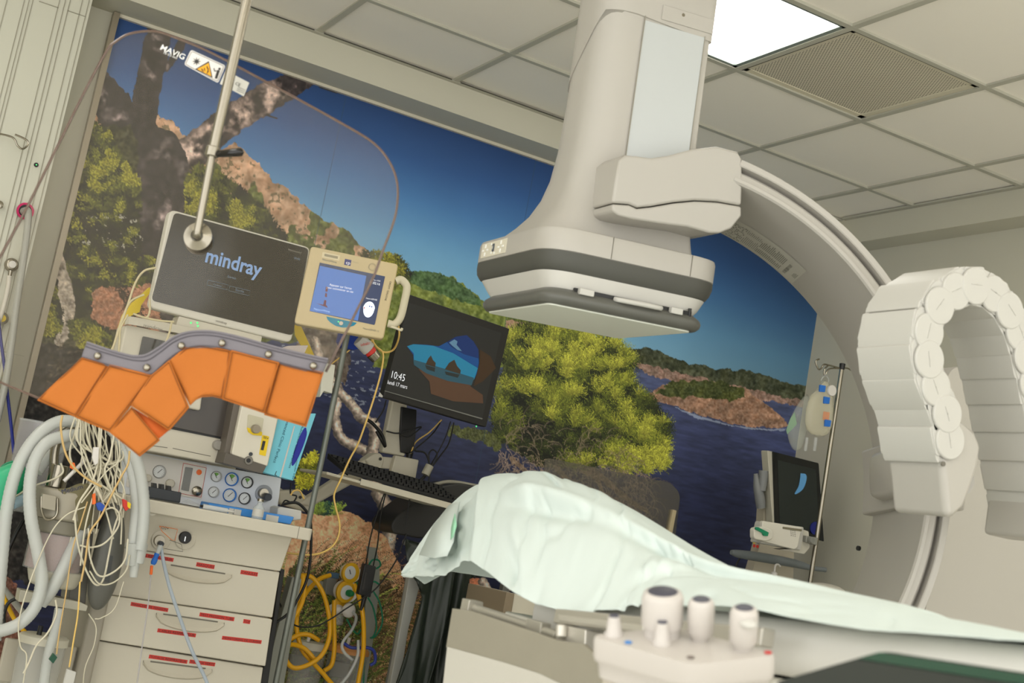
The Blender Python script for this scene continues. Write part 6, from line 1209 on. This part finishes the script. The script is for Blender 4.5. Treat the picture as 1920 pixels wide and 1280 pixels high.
# tubing in front of the drawers
cable('oxygen_tube', 'clear blue-grey tube slanting from the steel outlet down over the drawers', 'tube', [(301, 1022, .76), (306, 1050, .75), (318, 1100, .75), (340, 1165, .75), (360, 1220, .75), (392, 1290, .75), (420, 1400, .7)], .0055, mat('clear bluish tube', (176, 188, 200), .2, alpha=.75))
TF3 = Frame(atY(286, 1050, .74).tolist()); tb_ = thing('tube_adapter', 'blue adapter with orange tip hanging from the steel outlet', 'adapter', TF3)
ob('clear_neck', MB().cyl(TF3.p(301, 1022), TF3.p(294, 1040), .007, .0055), hose_m, tb_); ob('blue_grip', MB().lathe([(.007, 0), (.0078, .004), (.006, .012), (.0085, .018), (.0085, .028), (.006, .034)], TF3.p(295, 1037), np.array(TF3.p(284, 1064)) - TF3.p(295, 1037)), mat('bright blue grip', (30, 100, 190), .4), tb_, ang=50)
ob('orange_tip', MB().cyl(TF3.p(284.5, 1060), TF3.p(283, 1077), .0042), orange_m, tb_, bevel=.001); ob('thin_line', MB().tube([TF3.p(283, 1077), TF3.p(278, 1130), TF3.p(268, 1200), TF3.p(256, 1290)], .0022, 6), mat('clear line', (190, 186, 186), .2, alpha=.7), tb_)
# wires behind the patient monitor at left
for lb_, pts in [('outer ivory cable arching left of the wide patient monitor', [(292, 502), (270, 508), (254, 530), (240, 570), (226, 610), (212, 650), (200, 670)]), ('second ivory cable left of the wide patient monitor', [(270, 552), (246, 564), (232, 590), (220, 625), (208, 665)]), ('third ivory cable dropping to the curtain band', [(240, 590), (226, 615), (224, 640), (222, 672)]), ('short ivory cable lying over the carrying bar', [(250, 588), (270, 595), (300, 601), (326, 603)]), ('tan cable hanging from the carrying bar to the curtain', [(322, 603), (318, 622), (314, 634), (308, 650)]), ('ivory cable looping by the monitor lower left corner', [(280, 560), (281, 580), (278, 592), (272, 596)])]:
    cable('ivory_cable', lb_, 'cable', pts, .0032, mat('aged ivory cable', (196, 184, 146), .45), Y=.80, group='ivory cables left of the patient monitor')
# ================================================================== right background: fluid stand, scanner
IV, IVF, A = pole('drip_stand', 'chrome drip stand with hooks holding clear fluid bags by the right wall', 'drip stand', (1576, 690), (1521, 1095), 1.20, .009, steel_m)
k = math.hypot(1.2 - CC[1], 0) / CF
ob('upright', MB().cyl((0, 0, .05), (0, 0, A[2]), .0095), steel_m, IV); ob('black_cap', MB().cyl((0, 0, A[2] - .005), (0, 0, A[2] + .022), .011, .013), black_m, IV, bevel=.002)
for pts in ([(1575, 690), (1556, 685), (1545, 683), (1540, 690), (1535, 692), (1530, 682), (1530, 676), (1536, 673)], [(1575, 690), (1556, 691), (1550, 697), (1547, 703), (1545, 700), (1546, 692), (1552, 686)], [(1575, 690), (1588, 690), (1596, 694)]): ob('hook', MB().tube([IVF.p(x, y) for x, y in pts], .0036, 8), steel_m, IV)
ob('base', MB().lathe([(.1, 0), (.1, .02), (.04, .05)], n=5), grey_m, IV, bevel=.005)
BGF = Frame(IVF.world(IVF.p(1548, 703, -.02)))
bag2 = mat('clear bag film', (222, 216, 188), .12, alpha=.36, bump=.5, bscale=40)
def bagthing(name, label, pts, off, m, fr):
    t = thing(name, label, 'fluid bag', fr, None); q = [fr.p(x, y, off) for x, y in pts]; c = np.mean(q, 0)
    L = [[c + (np.array(p) - c) * k + np.array((0, o_, 0)) for p in q] for k, o_ in ((.5, -.022), (.85, -.015), (1, 0), (.85, .012), (.5, .018))]; ob('film', MB().loft(L), m, t, ang=180, sub=1); return t
t_ = bagthing('fluid_bag', 'full clear fluid bag with blue clips on the drip stand', [(1545, 705), (1556, 716), (1564, 740), (1563, 790), (1556, 822), (1530, 822), (1506, 812), (1508, 770), (1518, 735), (1535, 728)], 0, bag2, BGF)
ob('hanger_ring', MB().tube([BGF.p(1548, 702), BGF.p(1540, 712), BGF.p(1548, 722), BGF.p(1554, 712), BGF.p(1548, 702)], .0022, 6), clear_m, t_)
for x, y in ((1543, 728), (1551, 750), (1553, 793)): ob('blue_clip', rslab(BGF, [(x - 5, y - 7), (x + 6, y - 5), (x + 4, y + 7), (x - 6, y + 6)], -.03, .008, .003), mat('clip blue', (40, 110, 200), .4), t_, bevel=.001)
disc(BGF, 1558, 732, 10, -.02, .01, wst, t_, 'pressure_dial'); ob('orange_print', MB().quad(*[BGF.p(x, y, -.026) for x, y in ((1544, 771), (1556, 773), (1554, 788), (1542, 786))]), mat('faded orange print', (220, 140, 96), .6, alpha=.7), t_)
for x in (1513, 1530): ob('port', MB().cyl(BGF.p(x, 820), BGF.p(x - 3, 845), .007, .006), clear_m, t_)
BG2 = Frame(IVF.world(IVF.p(1500, 790, .03)))
t_ = bagthing('empty_bag', 'flattened clear plastic bag with green corner left of the full one', [(1510, 735), (1520, 735), (1515, 780), (1510, 820), (1500, 850), (1485, 850), (1473, 815), (1480, 785), (1492, 762)], 0, mat('empty bag film', (190, 194, 184), .1, alpha=.30, bump=.5, bscale=40), BG2)
q = [BG2.p(x, y, -.024) for x, y in ((1490, 772), (1494, 795), (1476, 814), (1474, 806), (1482, 784))]; ob('green_corner', MB().poly(q), mat('pale green tape', (150, 190, 150), .6, alpha=.6), t_)
# infusion warmer clamped to the stand
INF = Frame(IVF.world(IVF.p(1480, 1010, -.06))); inf = thing('infusion_warmer', 'white device with a green lever clamped to the drip stand', 'infusion device', INF)
ob('body', rslab(INF, [(1436, 978), (1508, 988), (1502, 1032), (1426, 1018)], 0, .07, .008), white2_m, inf, bevel=.006); ob('lid', rslab(INF, [(1430, 976), (1504, 988), (1496, 1026), (1490, 1030), (1427, 1014)], -.012, .02, .008), mat('device white', (216, 212, 200), .4), inf, bevel=.004)
ob('side_block', rslab(INF, [(1505, 992), (1516, 996), (1518, 1026), (1508, 1038), (1462, 1030), (1500, 1028)], .01, .05, .005), mat('device ivory', (196, 192, 178), .5), inf, bevel=.003)
ob('turn_knob', rslab(INF, [(1414, 990), (1432, 986), (1450, 994), (1450, 1010), (1436, 1015), (1414, 1010)], -.035, .03, .012), mat('device white', (216, 212, 200), .4), inf, bevel=.005)
ob('green_lever', rslab(INF, [(1418, 988), (1422, 988), (1442, 998), (1440, 1005), (1432, 1004), (1430, 999), (1417, 992)], -.042, .008, .002), mat('lever green', (10, 130, 92), .4), inf, bevel=.001)
ob('slot', rslab(INF, [(1468, 987), (1504, 992), (1503, 996), (1468, 991)], -.014, .004, .002), mat('dull grey slot', (120, 114, 92), .5), inf)
m = MB()
for i in range(3):
    for j in range(4): c = INF.p(1483 + i * 3.6 + j * .2, 994 + j * 3.2 + i * .6, -.0125); m.box(c, (.005, .001, .0022))
ob('vent_slits', m, ink_m, inf, smooth=False)
ob('clamp', rslab(INF, [(1512, 1004), (1534, 1008), (1532, 1022), (1511, 1016)], -.01, .05, .003), mat('clamp grey', (140, 140, 132), .4), inf, bevel=.003); ob('clamp_knob', MB().cyl(INF.p(1518, 1012, -.012), np.array(INF.p(1518, 1012, -.012)) + (0, -.02, 0), .012), grey_m, inf, bevel=.002)
# ultrasound scanner
UF = Frame((atY(1490, 1060, 1.42)[0], 1.42, 0), yaw=0); us = thing('ultrasound_scanner', 'tall scanner with black portrait screen and grey handle bar by the mural', 'ultrasound scanner', UF)
ob('screen_casing', rslab(UF, [(1439, 844), (1536, 868), (1546, 1016), (1450, 992)], -.04, .045, .008), mat('scanner ivory', (180, 176, 160), .45), us, bevel=.004)
ob('screen_glass', rslab(UF, [(1448, 846), (1535, 868), (1545, 1015), (1453, 990)], -.043, .004, .006), mat('scanner black glass', (24, 26, 26), .15), us)
ob('screen_panel', rslab(UF, [(1458, 862), (1530, 880), (1536, 1000), (1462, 980)], -.0445, .002, .002), mat('scanner screen', (36, 42, 40), .2), us); ptext(UF, 'scan', (1455, 856), (1466, 858.5), wtxt, us, off=-.0448) if False else None
ob('body', rslab(UF, [(1442, 990), (1490, 1000), (1486, 1120), (1400, 1110), (1430, 1000), (1436, 900)], .01, .05, .01), mat('scanner beige', (176, 168, 150), .5), us, bevel=.01)
ob('trunk', MB().box((UF.p(1458, 1090, .15)[0] + .03, .12, .42), (.16, .14, .80)), mat('scanner beige', (176, 168, 150), .5), us, bevel=.01)
ob('handle_bar', MB().tube([UF.p(x, y, -.06) for x, y in ((1371, 1035), (1385, 1038), (1430, 1045), (1490, 1056), (1520, 1064), (1548, 1068))], lambda t: .010 + .010 * math.sin(math.pi * min(t * 1.2, 1)), 12), mat('slate handle', (110, 116, 118), .5), us)
pg = mat('probe grey', (120, 122, 122), .45)
ob('probe', MB().tube([UF.p(1432, 882, -.02), UF.p(1430, 905, -.02), UF.p(1428, 920, -.02)], lambda t: .021 - .004 * t, 14), pg, us); ob('probe_holder', MB().tube([UF.p(x, y, -.01) for x, y in ((1417, 888), (1420, 912), (1424, 930), (1427, 952))], lambda t: .009 + .013 * math.sin(t * 2.2), 12), pg, us)
ob('speckled_gel_strip', MB().poly([UF.p(x, y, -.0465) for x, y in spl2([(1501, 887), (1511, 889), (1512, 900), (1506, 916), (1495, 925), (1490, 925), (1497, 912), (1500, 898), (1501, 887)], 3)[:-1]]), mat('sky blue strip', (96, 160, 214), .4), us)
for x, y, c in ((1414, 1016, ytape_m), (1421, 1016, blue_m), (1414, 1023, red_m), (1420, 1024, red_m)): disc(UF, x, y, 3, .008, .002, c, us, 'small_sticker')
ob('blue_disc', MB().lathe([(.028, 0), (.028, .003)], UF.p(1528, 990, -.046), (0, -1, 0), 24), mat('deep blue disc', (20, 30, 110), .4), us)
ob('cable_loop', MB().tube([UF.p(x, y, .0) for x, y in ((1392, 1040), (1382, 1055), (1377, 1075), (1378, 1095))], .004), blk_m, us)
DSF = Frame(atY(1450, 1085, 1.25).tolist()); ds = thing('soap_dispenser', 'teal pump bottle with a white pump just above the drape edge', 'dispenser', DSF)
ob('bottle', MB().lathe([(.03, -.14), (.032, -.01), (.026, .0), (.014, .006)], (0, 0, 0), (0, 0, 1), 20), mat('teal bottle', (30, 140, 160), .35), ds, ang=50); ob('pump_collar', MB().lathe([(.014, .004), (.013, .026), (.006, .03)], n=16), wst, ds, ang=50); ob('pump_head', MB().tube([(0, 0, .028), (0, 0, .055), (.012, 0, .062), (.026, 0, .056)], .004), wst, ds)
o = ob('steel_bowl', MB().lathe([(.075, 0), (.07, .015), (.05, .024), (.02, .028)], (0, 0, 0), (0, 0, 1), 28), mat('pale dome', (186, 182, 170), .4), None, ang=60); P = atY(1548, 1107, .9); o.location = P.tolist(); tag(o, 'small pale dome just visible above the drape near the drip stand foot', 'lid')
o2 = ob('side_table', MB().box((0, 0, -.012), (.3, .3, .02)).cyl((0, 0, -.02), (0, 0, -P[2] + .02), .03).lathe([(.12, -P[2]), (.12, -P[2] + .02)]), grey_m, None); o2.location = (P[0] + .12, P[1] + .0, P[2] - .002); tag(o2, 'low grey side table hidden behind the drape, carrying the pale dome', 'table')
# ================================================================== behind the table: apron rack, clear screen, cart
RF = Frame(atY(800, 1100, 1.46).tolist()); rk = thing('apron_rack', 'white-framed rack with a black moulded top holding dark green aprons', 'rack', RF)
ob('moulded_top', rslab(RF, [(737, 1000), (733, 985), (745, 966), (792, 930), (822, 912), (860, 905), (930, 918), (905, 975), (790, 1010)], 0, .20, .02), mat('black moulded plastic', (36, 35, 33), .5), rk, bevel=.02, seg=4)
ob('top_rim', MB().tube([RF.p(x, y, .02) for x, y in ((800, 914), (822, 906), (850, 903), (900, 912))], .007), mat('grey rim', (140, 136, 122), .5), rk)
ob('white_leg', slab(RF, [(768, 1076), (792, 1080), (766, 1180), (748, 1290), (730, 1290), (752, 1170)], .02, .03), mat('white frame', (170, 170, 162), .5), rk, bevel=.003)
for dx_ in (.0, .42): ob('rear_leg', MB().box((dx_ + .03, .22, -RF.O[2] / 2 + .02), (.03, .03, RF.O[2] + .1)), grey_m, rk)
ob('rail', MB().cyl(RF.p(756, 1016, .06), RF.p(930, 1050, .06), .01), grey_m, rk)
apm = mat('dark green coated fabric', (32, 40, 32), .4, noise=.15, nscale=12, bump=.8, bscale=14)
for lb_, pts, off, Yz in [('left dark green apron hanging creased in front of the white leg', [(762, 1010), (850, 1040), (855, 1075), (828, 1180), (800, 1300), (740, 1300), (760, 1250), (790, 1120), (776, 1080), (765, 1050)], 0, .0), ('right dark green apron hanging nearest the grey skirt', [(835, 1040), (905, 1055), (915, 1080), (880, 1085), (878, 1160), (850, 1300), (800, 1300), (826, 1180)], .012, .0)]:
    fr = Frame(atY(pts[0][0], pts[0][1], 1.40 + off * 4).tolist()); q = [fr.p(x, y) for x, y in pts]
    bmf = bmesh.new(); f_ = bmf.faces.new([bmf.verts.new(p) for p in q]); bmesh.ops.triangulate(bmf, faces=[f_]); bmesh.ops.subdivide_edges(bmf, edges=bmf.edges[:], cuts=9, use_grid_fill=True); bmf.verts.index_update()
    vv = [(v.co.x, v.co.y + .014 * math.sin(v.co.x * 60 + v.co.z * 5) + .006 * math.sin(v.co.x * 140), v.co.z) for v in bmf.verts]; ff = [[v.index for v in f.verts] for f in bmf.faces]; bmf.free()
    o = ob('lead_apron', MB().add(vv, ff), apm, None, solid=.006, ang=180); o.location = fr.O.tolist(); tag(o, lb_, 'apron', 'aprons on the rack')
CS = Frame(atY(1140, 940, 1.45).tolist()); cs = thing('clear_screen', 'smoky clear rounded protective screen standing behind the drape', 'screen', CS)
ob('pane', rslab(CS, [(1022, 857), (1258, 905), (1276, 925), (1262, 1040), (1180, 1200), (1010, 1160)], 0, .008, .03), mat('smoky acrylic', (96, 92, 82), .1, alpha=.45), cs)
ob('post', slab(CS, [(1262, 955), (1269, 957), (1240, 1110), (1232, 1108)], -.012, .03), mat('post beige', (176, 162, 130), .5), cs, bevel=.002); ob('stand', MB().box((.05, .0, -CS.O[2] + .2), (.6, .12, .38)), grey_m, cs, bevel=.01)
CT = Frame(atY(1000, 1140, 1.0).tolist()); ct = thing('white_cart', 'white cart with a brown edge glimpsed between rack and table', 'cart', CT)
ob('door', slab(CT, [(964, 1112), (1120, 1160), (1080, 1400), (920, 1380)], 0, .3), mat('cart ivory', (200, 194, 176), .5), ct, bevel=.004); ob('brown_edge', slab(CT, [(950, 1110), (965, 1113), (921, 1385), (902, 1380)], -.004, .3), mat('cart brown edge', (132, 118, 96), .6), ct, bevel=.002)
# ================================================================== gas rail, regulator, jars, yellow hoses
YW = 1.86
GR_, gf = wallthing('gas_rail', 'grey horizontal wall rail behind the yellow hoses', 'rail', 630, 1095, YW)
ob('rail_bar', slab(gf, [(560, 1082), (712, 1108), (710, 1122), (557, 1095)], -.012, .012), mat('rail grey', (156, 156, 148), .4, .3), GR_, bevel=.002); ob('clamp', slab(gf, [(614, 1082), (632, 1085), (628, 1118), (609, 1113)], -.05, .038), grey_m, GR_, bevel=.003); ob('blue_clamp_top', slab(gf, [(620, 1073), (637, 1075), (635, 1085), (619, 1083)], -.05, .04), mat('dusty blue', (90, 124, 156), .5), GR_, bevel=.002)
RGF = Frame(atY(650, 1100, 1.78).tolist()); rg = thing('flow_regulator', 'yellow-ringed gas regulator with gauge and green knob on the wall rail', 'regulator', RGF)
def tiltdisc(x, y, r, off, th, m, par, name, ax=(.25, -1, -.02), dx=0): k = (1.78 - CC[1]) / .92 / CF; c = np.array(RGF.p(x, y, off)); return ob(name, MB().lathe([(r * k * .9, 0), (r * k, th * .25), (r * k, th * .8), (r * k * .86, th)], c, ax, 28), m, par, ang=50), c
yel = mat('regulator yellow', (220, 170, 20), .4)
tiltdisc(650, 1072, 17, -.01, .05, wst, rg, 'gauge_back'); tiltdisc(654, 1073, 18.5, -.055, .02, yel, rg, 'gauge_ring'); tiltdisc(656, 1073, 12, -.074, .004, gwh, rg, 'gauge_dial'); 
c = np.array(RGF.p(657, 1074, -.081)); ob('gauge_needle', MB().tube([c + (-.006, 0, .012), c, c + (.002, 0, -.004)], .0016, 5, 1), ink_m, rg)
tiltdisc(640, 1106, 20, .0, .06, wst, rg, 'valve_body'); tiltdisc(645, 1108, 20, -.05, .018, yel, rg, 'valve_ring'); tiltdisc(649, 1110, 13, -.068, .006, gwh, rg, 'valve_face'); c = np.array(RGF.p(652, 1111, -.072)); ob('green_knob', MB().lathe([(.012, 0), (.014, .012), (.010, .026), (.004, .03)], c, (.45, -1, 0)), mat('knob green', (12, 120, 66), .35), rg, ang=60)
c = RGF.p(630, 1105, -.02); ob('red_mark', MB().ball(c, .010, sc=(.6, 1, 1.4)), red_m, rg); tiltdisc(636, 1131, 14, -.02, .02, yel, rg, 'union')
ob('bottle_neck', MB().ball(RGF.p(630, 1142, -.03), .032, sc=(1, 1, .7)), wst, rg); ob('humidifier', MB().cyl(RGF.p(630, 1150, -.03), RGF.p(628, 1170, -.03), .033, .03), clear_m, rg, bevel=.002); ob('white_cap', MB().ball(RGF.p(654, 1144, -.07), .028, sc=(1, .6, 1)), wst, rg)
for i, (lb_, pts) in enumerate([('yellow gas hose in a large loop below the regulator, nearest the wall rail', [(619, 1078, 1.69), (598, 1086, 1.67), (575, 1110, 1.65), (560, 1140, 1.64), (556, 1175, 1.63), (565, 1215, 1.62), (585, 1240, 1.61), (612, 1270, 1.61), (630, 1300, 1.61), (650, 1400, 1.61)]), ('yellow gas hose curving down to the right into an oval', [(562, 1078, 1.63), (585, 1082, 1.61), (605, 1110, 1.60), (616, 1150, 1.59), (618, 1190, 1.58), (605, 1225, 1.57), (580, 1245, 1.57), (552, 1252, 1.57), (537, 1238, 1.57), (535, 1218, 1.57), (546, 1208, 1.59), (570, 1215, 1.60), (590, 1236, 1.59)]), ('yellow gas hose hanging nearest the black post', [(568, 1078, 1.49), (566, 1105, 1.47), (548, 1140, 1.44), (530, 1165, 1.39), (512, 1178, 1.37), (502, 1300, 1.38), (500, 1440, 1.38)]), ('yellow gas hose rising from behind the drawers', [(572, 1090, 1.51), (566, 1130, 1.49), (545, 1165, 1.45), (520, 1190, 1.39), (508, 1200, 1.37), (500, 1300, 1.37), (495, 1440, 1.37)]), ('yellow gas hose dropping straight right of the regulator', [(664, 1095, 1.63), (672, 1115, 1.61), (680, 1150, 1.59), (682, 1190, 1.59), (680, 1230, 1.59), (668, 1300, 1.59), (655, 1400, 1.59)]), ('yellow gas hose hooking under the humidifier bottle', [(627, 1125, 1.69), (626, 1160, 1.68), (627, 1210, 1.67), (622, 1245, 1.66), (607, 1258, 1.65)]), ('yellow gas hose arching over the white jar lid', [(532, 1218, 1.63), (540, 1202, 1.62), (560, 1190, 1.62), (580, 1190, 1.62), (598, 1200, 1.62)])]):
    cable('gas_hose', lb_, 'hose', pts, .0088, mat('yellow gas hose', (222, 164, 12), .35), group='yellow gas hoses', n=10)
for lb_, pts in [('long green tube looping right of the black adapter', [(690, 1062, 1.80), (698, 1050, 1.78), (710, 1050, 1.78), (713, 1060, 1.78), (705, 1066, 1.78)]), ('green tube hanging in a loop down the wall', [(690, 1120, 1.80), (700, 1140, 1.78), (706, 1175, 1.77), (700, 1192, 1.77), (694, 1196, 1.77)]), ('second green tube hanging in a wider loop', [(700, 1108, 1.79), (712, 1130, 1.77), (717, 1165, 1.76), (706, 1190, 1.76), (696, 1196, 1.76)]), ('green tube tangled under the regulator', [(650, 1160, 1.8), (660, 1178, 1.79), (670, 1188, 1.79), (676, 1180, 1.79)]), ('thick green tube dropping to the floor', [(682, 1200, 1.83), (683, 1240, 1.82), (680, 1300, 1.8), (672, 1400, 1.8)]), ('green tube running along the rail to the adapter', [(666, 1096, 1.82), (676, 1090, 1.81), (690, 1094, 1.81), (702, 1090, 1.8), (712, 1096, 1.8)])]:
    cable('oxygen_hose', lb_, 'tube', pts, .0036, green_m, group='green oxygen tubes')
cable('suction_hose', 'clear grey hose curving from the white cap to the jars', 'hose', [(660, 1145, 1.7), (668, 1158, 1.68), (660, 1180, 1.66), (642, 1205, 1.65), (645, 1222, 1.64), (662, 1238, 1.62)], .006, hose_m)
cable('blue_suction_hose', 'bent dark blue hose right of the jars', 'hose', [(644, 1205, 1.66), (660, 1214, 1.64), (690, 1214, 1.62), (702, 1222, 1.62), (703, 1240, 1.62), (694, 1247, 1.62)], .0065, mat('indigo hose', (50, 64, 150), .35))
cable('clear_suction_hose', 'clear hose falling in front of the right jar', 'hose', [(672, 1200, 1.62), (670, 1230, 1.6), (655, 1262, 1.6), (632, 1300, 1.6), (615, 1400, 1.6)], .0065, hose_m)
for lb_, x, y, yl, r in [('left suction jar with a white lid under the yellow hose loops', 575, 1240, 1208, .066), ('right suction jar with an orange rim behind the hoses', 648, 1250, 1216, .078)]:
    fr = Frame(atY(x, y, 1.79).tolist()); t_ = thing('wall_suction_jar', lb_, 'suction jar', fr, 'wall suction jars'); z = fr.p(x, yl)[2]
    ob('jar_body', MB().lathe([(r * .85, -.22), (r * .98, 0), (r, z - .01)], n=32), mat('wall jar plastic', (196, 196, 190), .12, alpha=.32), t_, ang=60); ob('lid', MB().lathe([(r * 1.04, z - .014), (r * 1.04, z), (r * .9, z + .012), (r * .2, z + .016)], n=32), mat('jar lid', (196, 192, 176), .5) if 'white' in lb_ else mat('orange jar rim', (214, 150, 90), .5), t_, ang=40); ob('bracket', MB().box((0, .06 + r * .3, -.02), (.08, .05, .06)), grey_m, t_, bevel=.003)
    ob('lid_spout', MB().cyl((-.02, -.02, z + .008), (-.016, -.02, z + .045), .007), wst, t_)
PBF = Frame(atY(690, 1088, 1.45).tolist()); t_ = thing('small_adapter', 'black rectangular adapter hanging on two thin cables below the keyboard', 'power adapter', PBF)
ob('brick', slab(PBF, [(684, 1056), (706, 1062), (695, 1120), (672, 1114)], 0, .03), black_m, t_, bevel=.004); ob('adapter_label', slab(PBF, [(685, 1072), (688, 1073), (682, 1105), (679, 1104)], -.001, .001), ink_m, t_); ob('strain_relief', MB().tube([PBF.p(684, 1117, .015), PBF.p(680, 1132, .015), PBF.p(676, 1144, .015)], lambda t: .010 - .005 * t), black_m, t_)
for lb_, pts in [('left one of two thin black cables from the keyboard shelf to the small adapter', [(722, 921, 1.42), (708, 960, 1.42), (694, 1010, 1.43), (686, 1058, 1.45)]), ('right one of two thin black cables from the keyboard shelf to the small adapter', [(724, 921, 1.4), (714, 965, 1.41), (708, 1020, 1.43), (700, 1060, 1.45)]), ('thin black cable sagging from the drawers to the small adapter', [(524, 1130, 1.3), (536, 1155, 1.32), (556, 1173, 1.34), (590, 1174, 1.36), (620, 1160, 1.38), (650, 1140, 1.4), (690, 1115, 1.42), (712, 1095, 1.42), (740, 1055, 1.44), (755, 1020, 1.44), (762, 1000, 1.44)]), ('thicker black cable dropping between the pole and the work top end', [(530, 945, 1.0), (555, 942, 1.0), (572, 955, 1.0), (582, 975, 1.0), (583, 1030, 1.0), (577, 1080, 1.0), (560, 1120, 1.0), (540, 1150, 1.0), (512, 1170, 1.0)]), ('black cable knot behind the upper right of the work top', [(527, 950, 1.1), (535, 938, 1.1), (548, 942, 1.1), (556, 930, 1.1), (545, 925, 1.1), (546, 905, 1.1)]), ('black cable on the arm under the keyboard', [(770, 922, 1.36), (764, 960, 1.36), (760, 985, 1.36)])]:
    cable('dark_cable', lb_, 'cable', pts, .0048 if 'thicker' in lb_ else .0028, blk_m)
cable('yellow_cable', 'pale yellow cable arching beside the grey pole above the work top end', 'cable', [(545, 928, 1.08), (551, 920, 1.08), (562, 920, 1.08), (570, 935, 1.08)], .003, mat('pale yellow lead', (222, 186, 104), .4))
PSF = Frame(atY(700, 1150, 1.84).tolist()); o = ob('plastic_sleeve', slab(PSF, [(688, 1024), (706, 1027), (712, 1060), (712, 1100), (700, 1200), (684, 1300), (662, 1300), (678, 1200), (690, 1100), (692, 1050)], 0, .012), mat('grey plastic film', (168, 172, 164), .3, bump=.6, bscale=30, alpha=.85), None, bevel=.002); o.location = PSF.O.tolist(); tag(o, 'long grey plastic sleeve hanging on the wall behind the green tubes', 'plastic sleeve')
PTF = Frame(atY(545, 1180, 1.28).tolist()); o = ob('grey_upright', slab(PTF, [(548, 1082), (566, 1085), (530, 1300), (490, 1300), (520, 1180)], 0, .05), mat('upright grey', (132, 134, 124), .5), None, bevel=.003); o.location = PTF.O.tolist(); tag(o, 'broad grey upright right of the drawers behind the yellow hoses', 'post')
PTF = Frame(atY(512, 1150, .92).tolist()); o = ob('black_side_rail', slab(PTF, [(526, 1065), (534, 1068), (500, 1300), (484, 1300), (512, 1165)], 0, .03), black_m, None, bevel=.002); o.location = PTF.O.tolist(); tag(o, 'black side rail along the right edge of the drawers', 'rail')
PTF = Frame(atY(505, 1200, 1.05).tolist()); o = ob('yellow_hose_strip', MB().tube([PTF.p(527, 1085), PTF.p(518, 1120), PTF.p(508, 1170), PTF.p(496, 1230), PTF.p(486, 1300)], .007), mat('yellow gas hose', (222, 164, 12), .35), None); o.location = PTF.O.tolist(); tag(o, 'yellow hose peeping out right behind the drawers', 'hose')
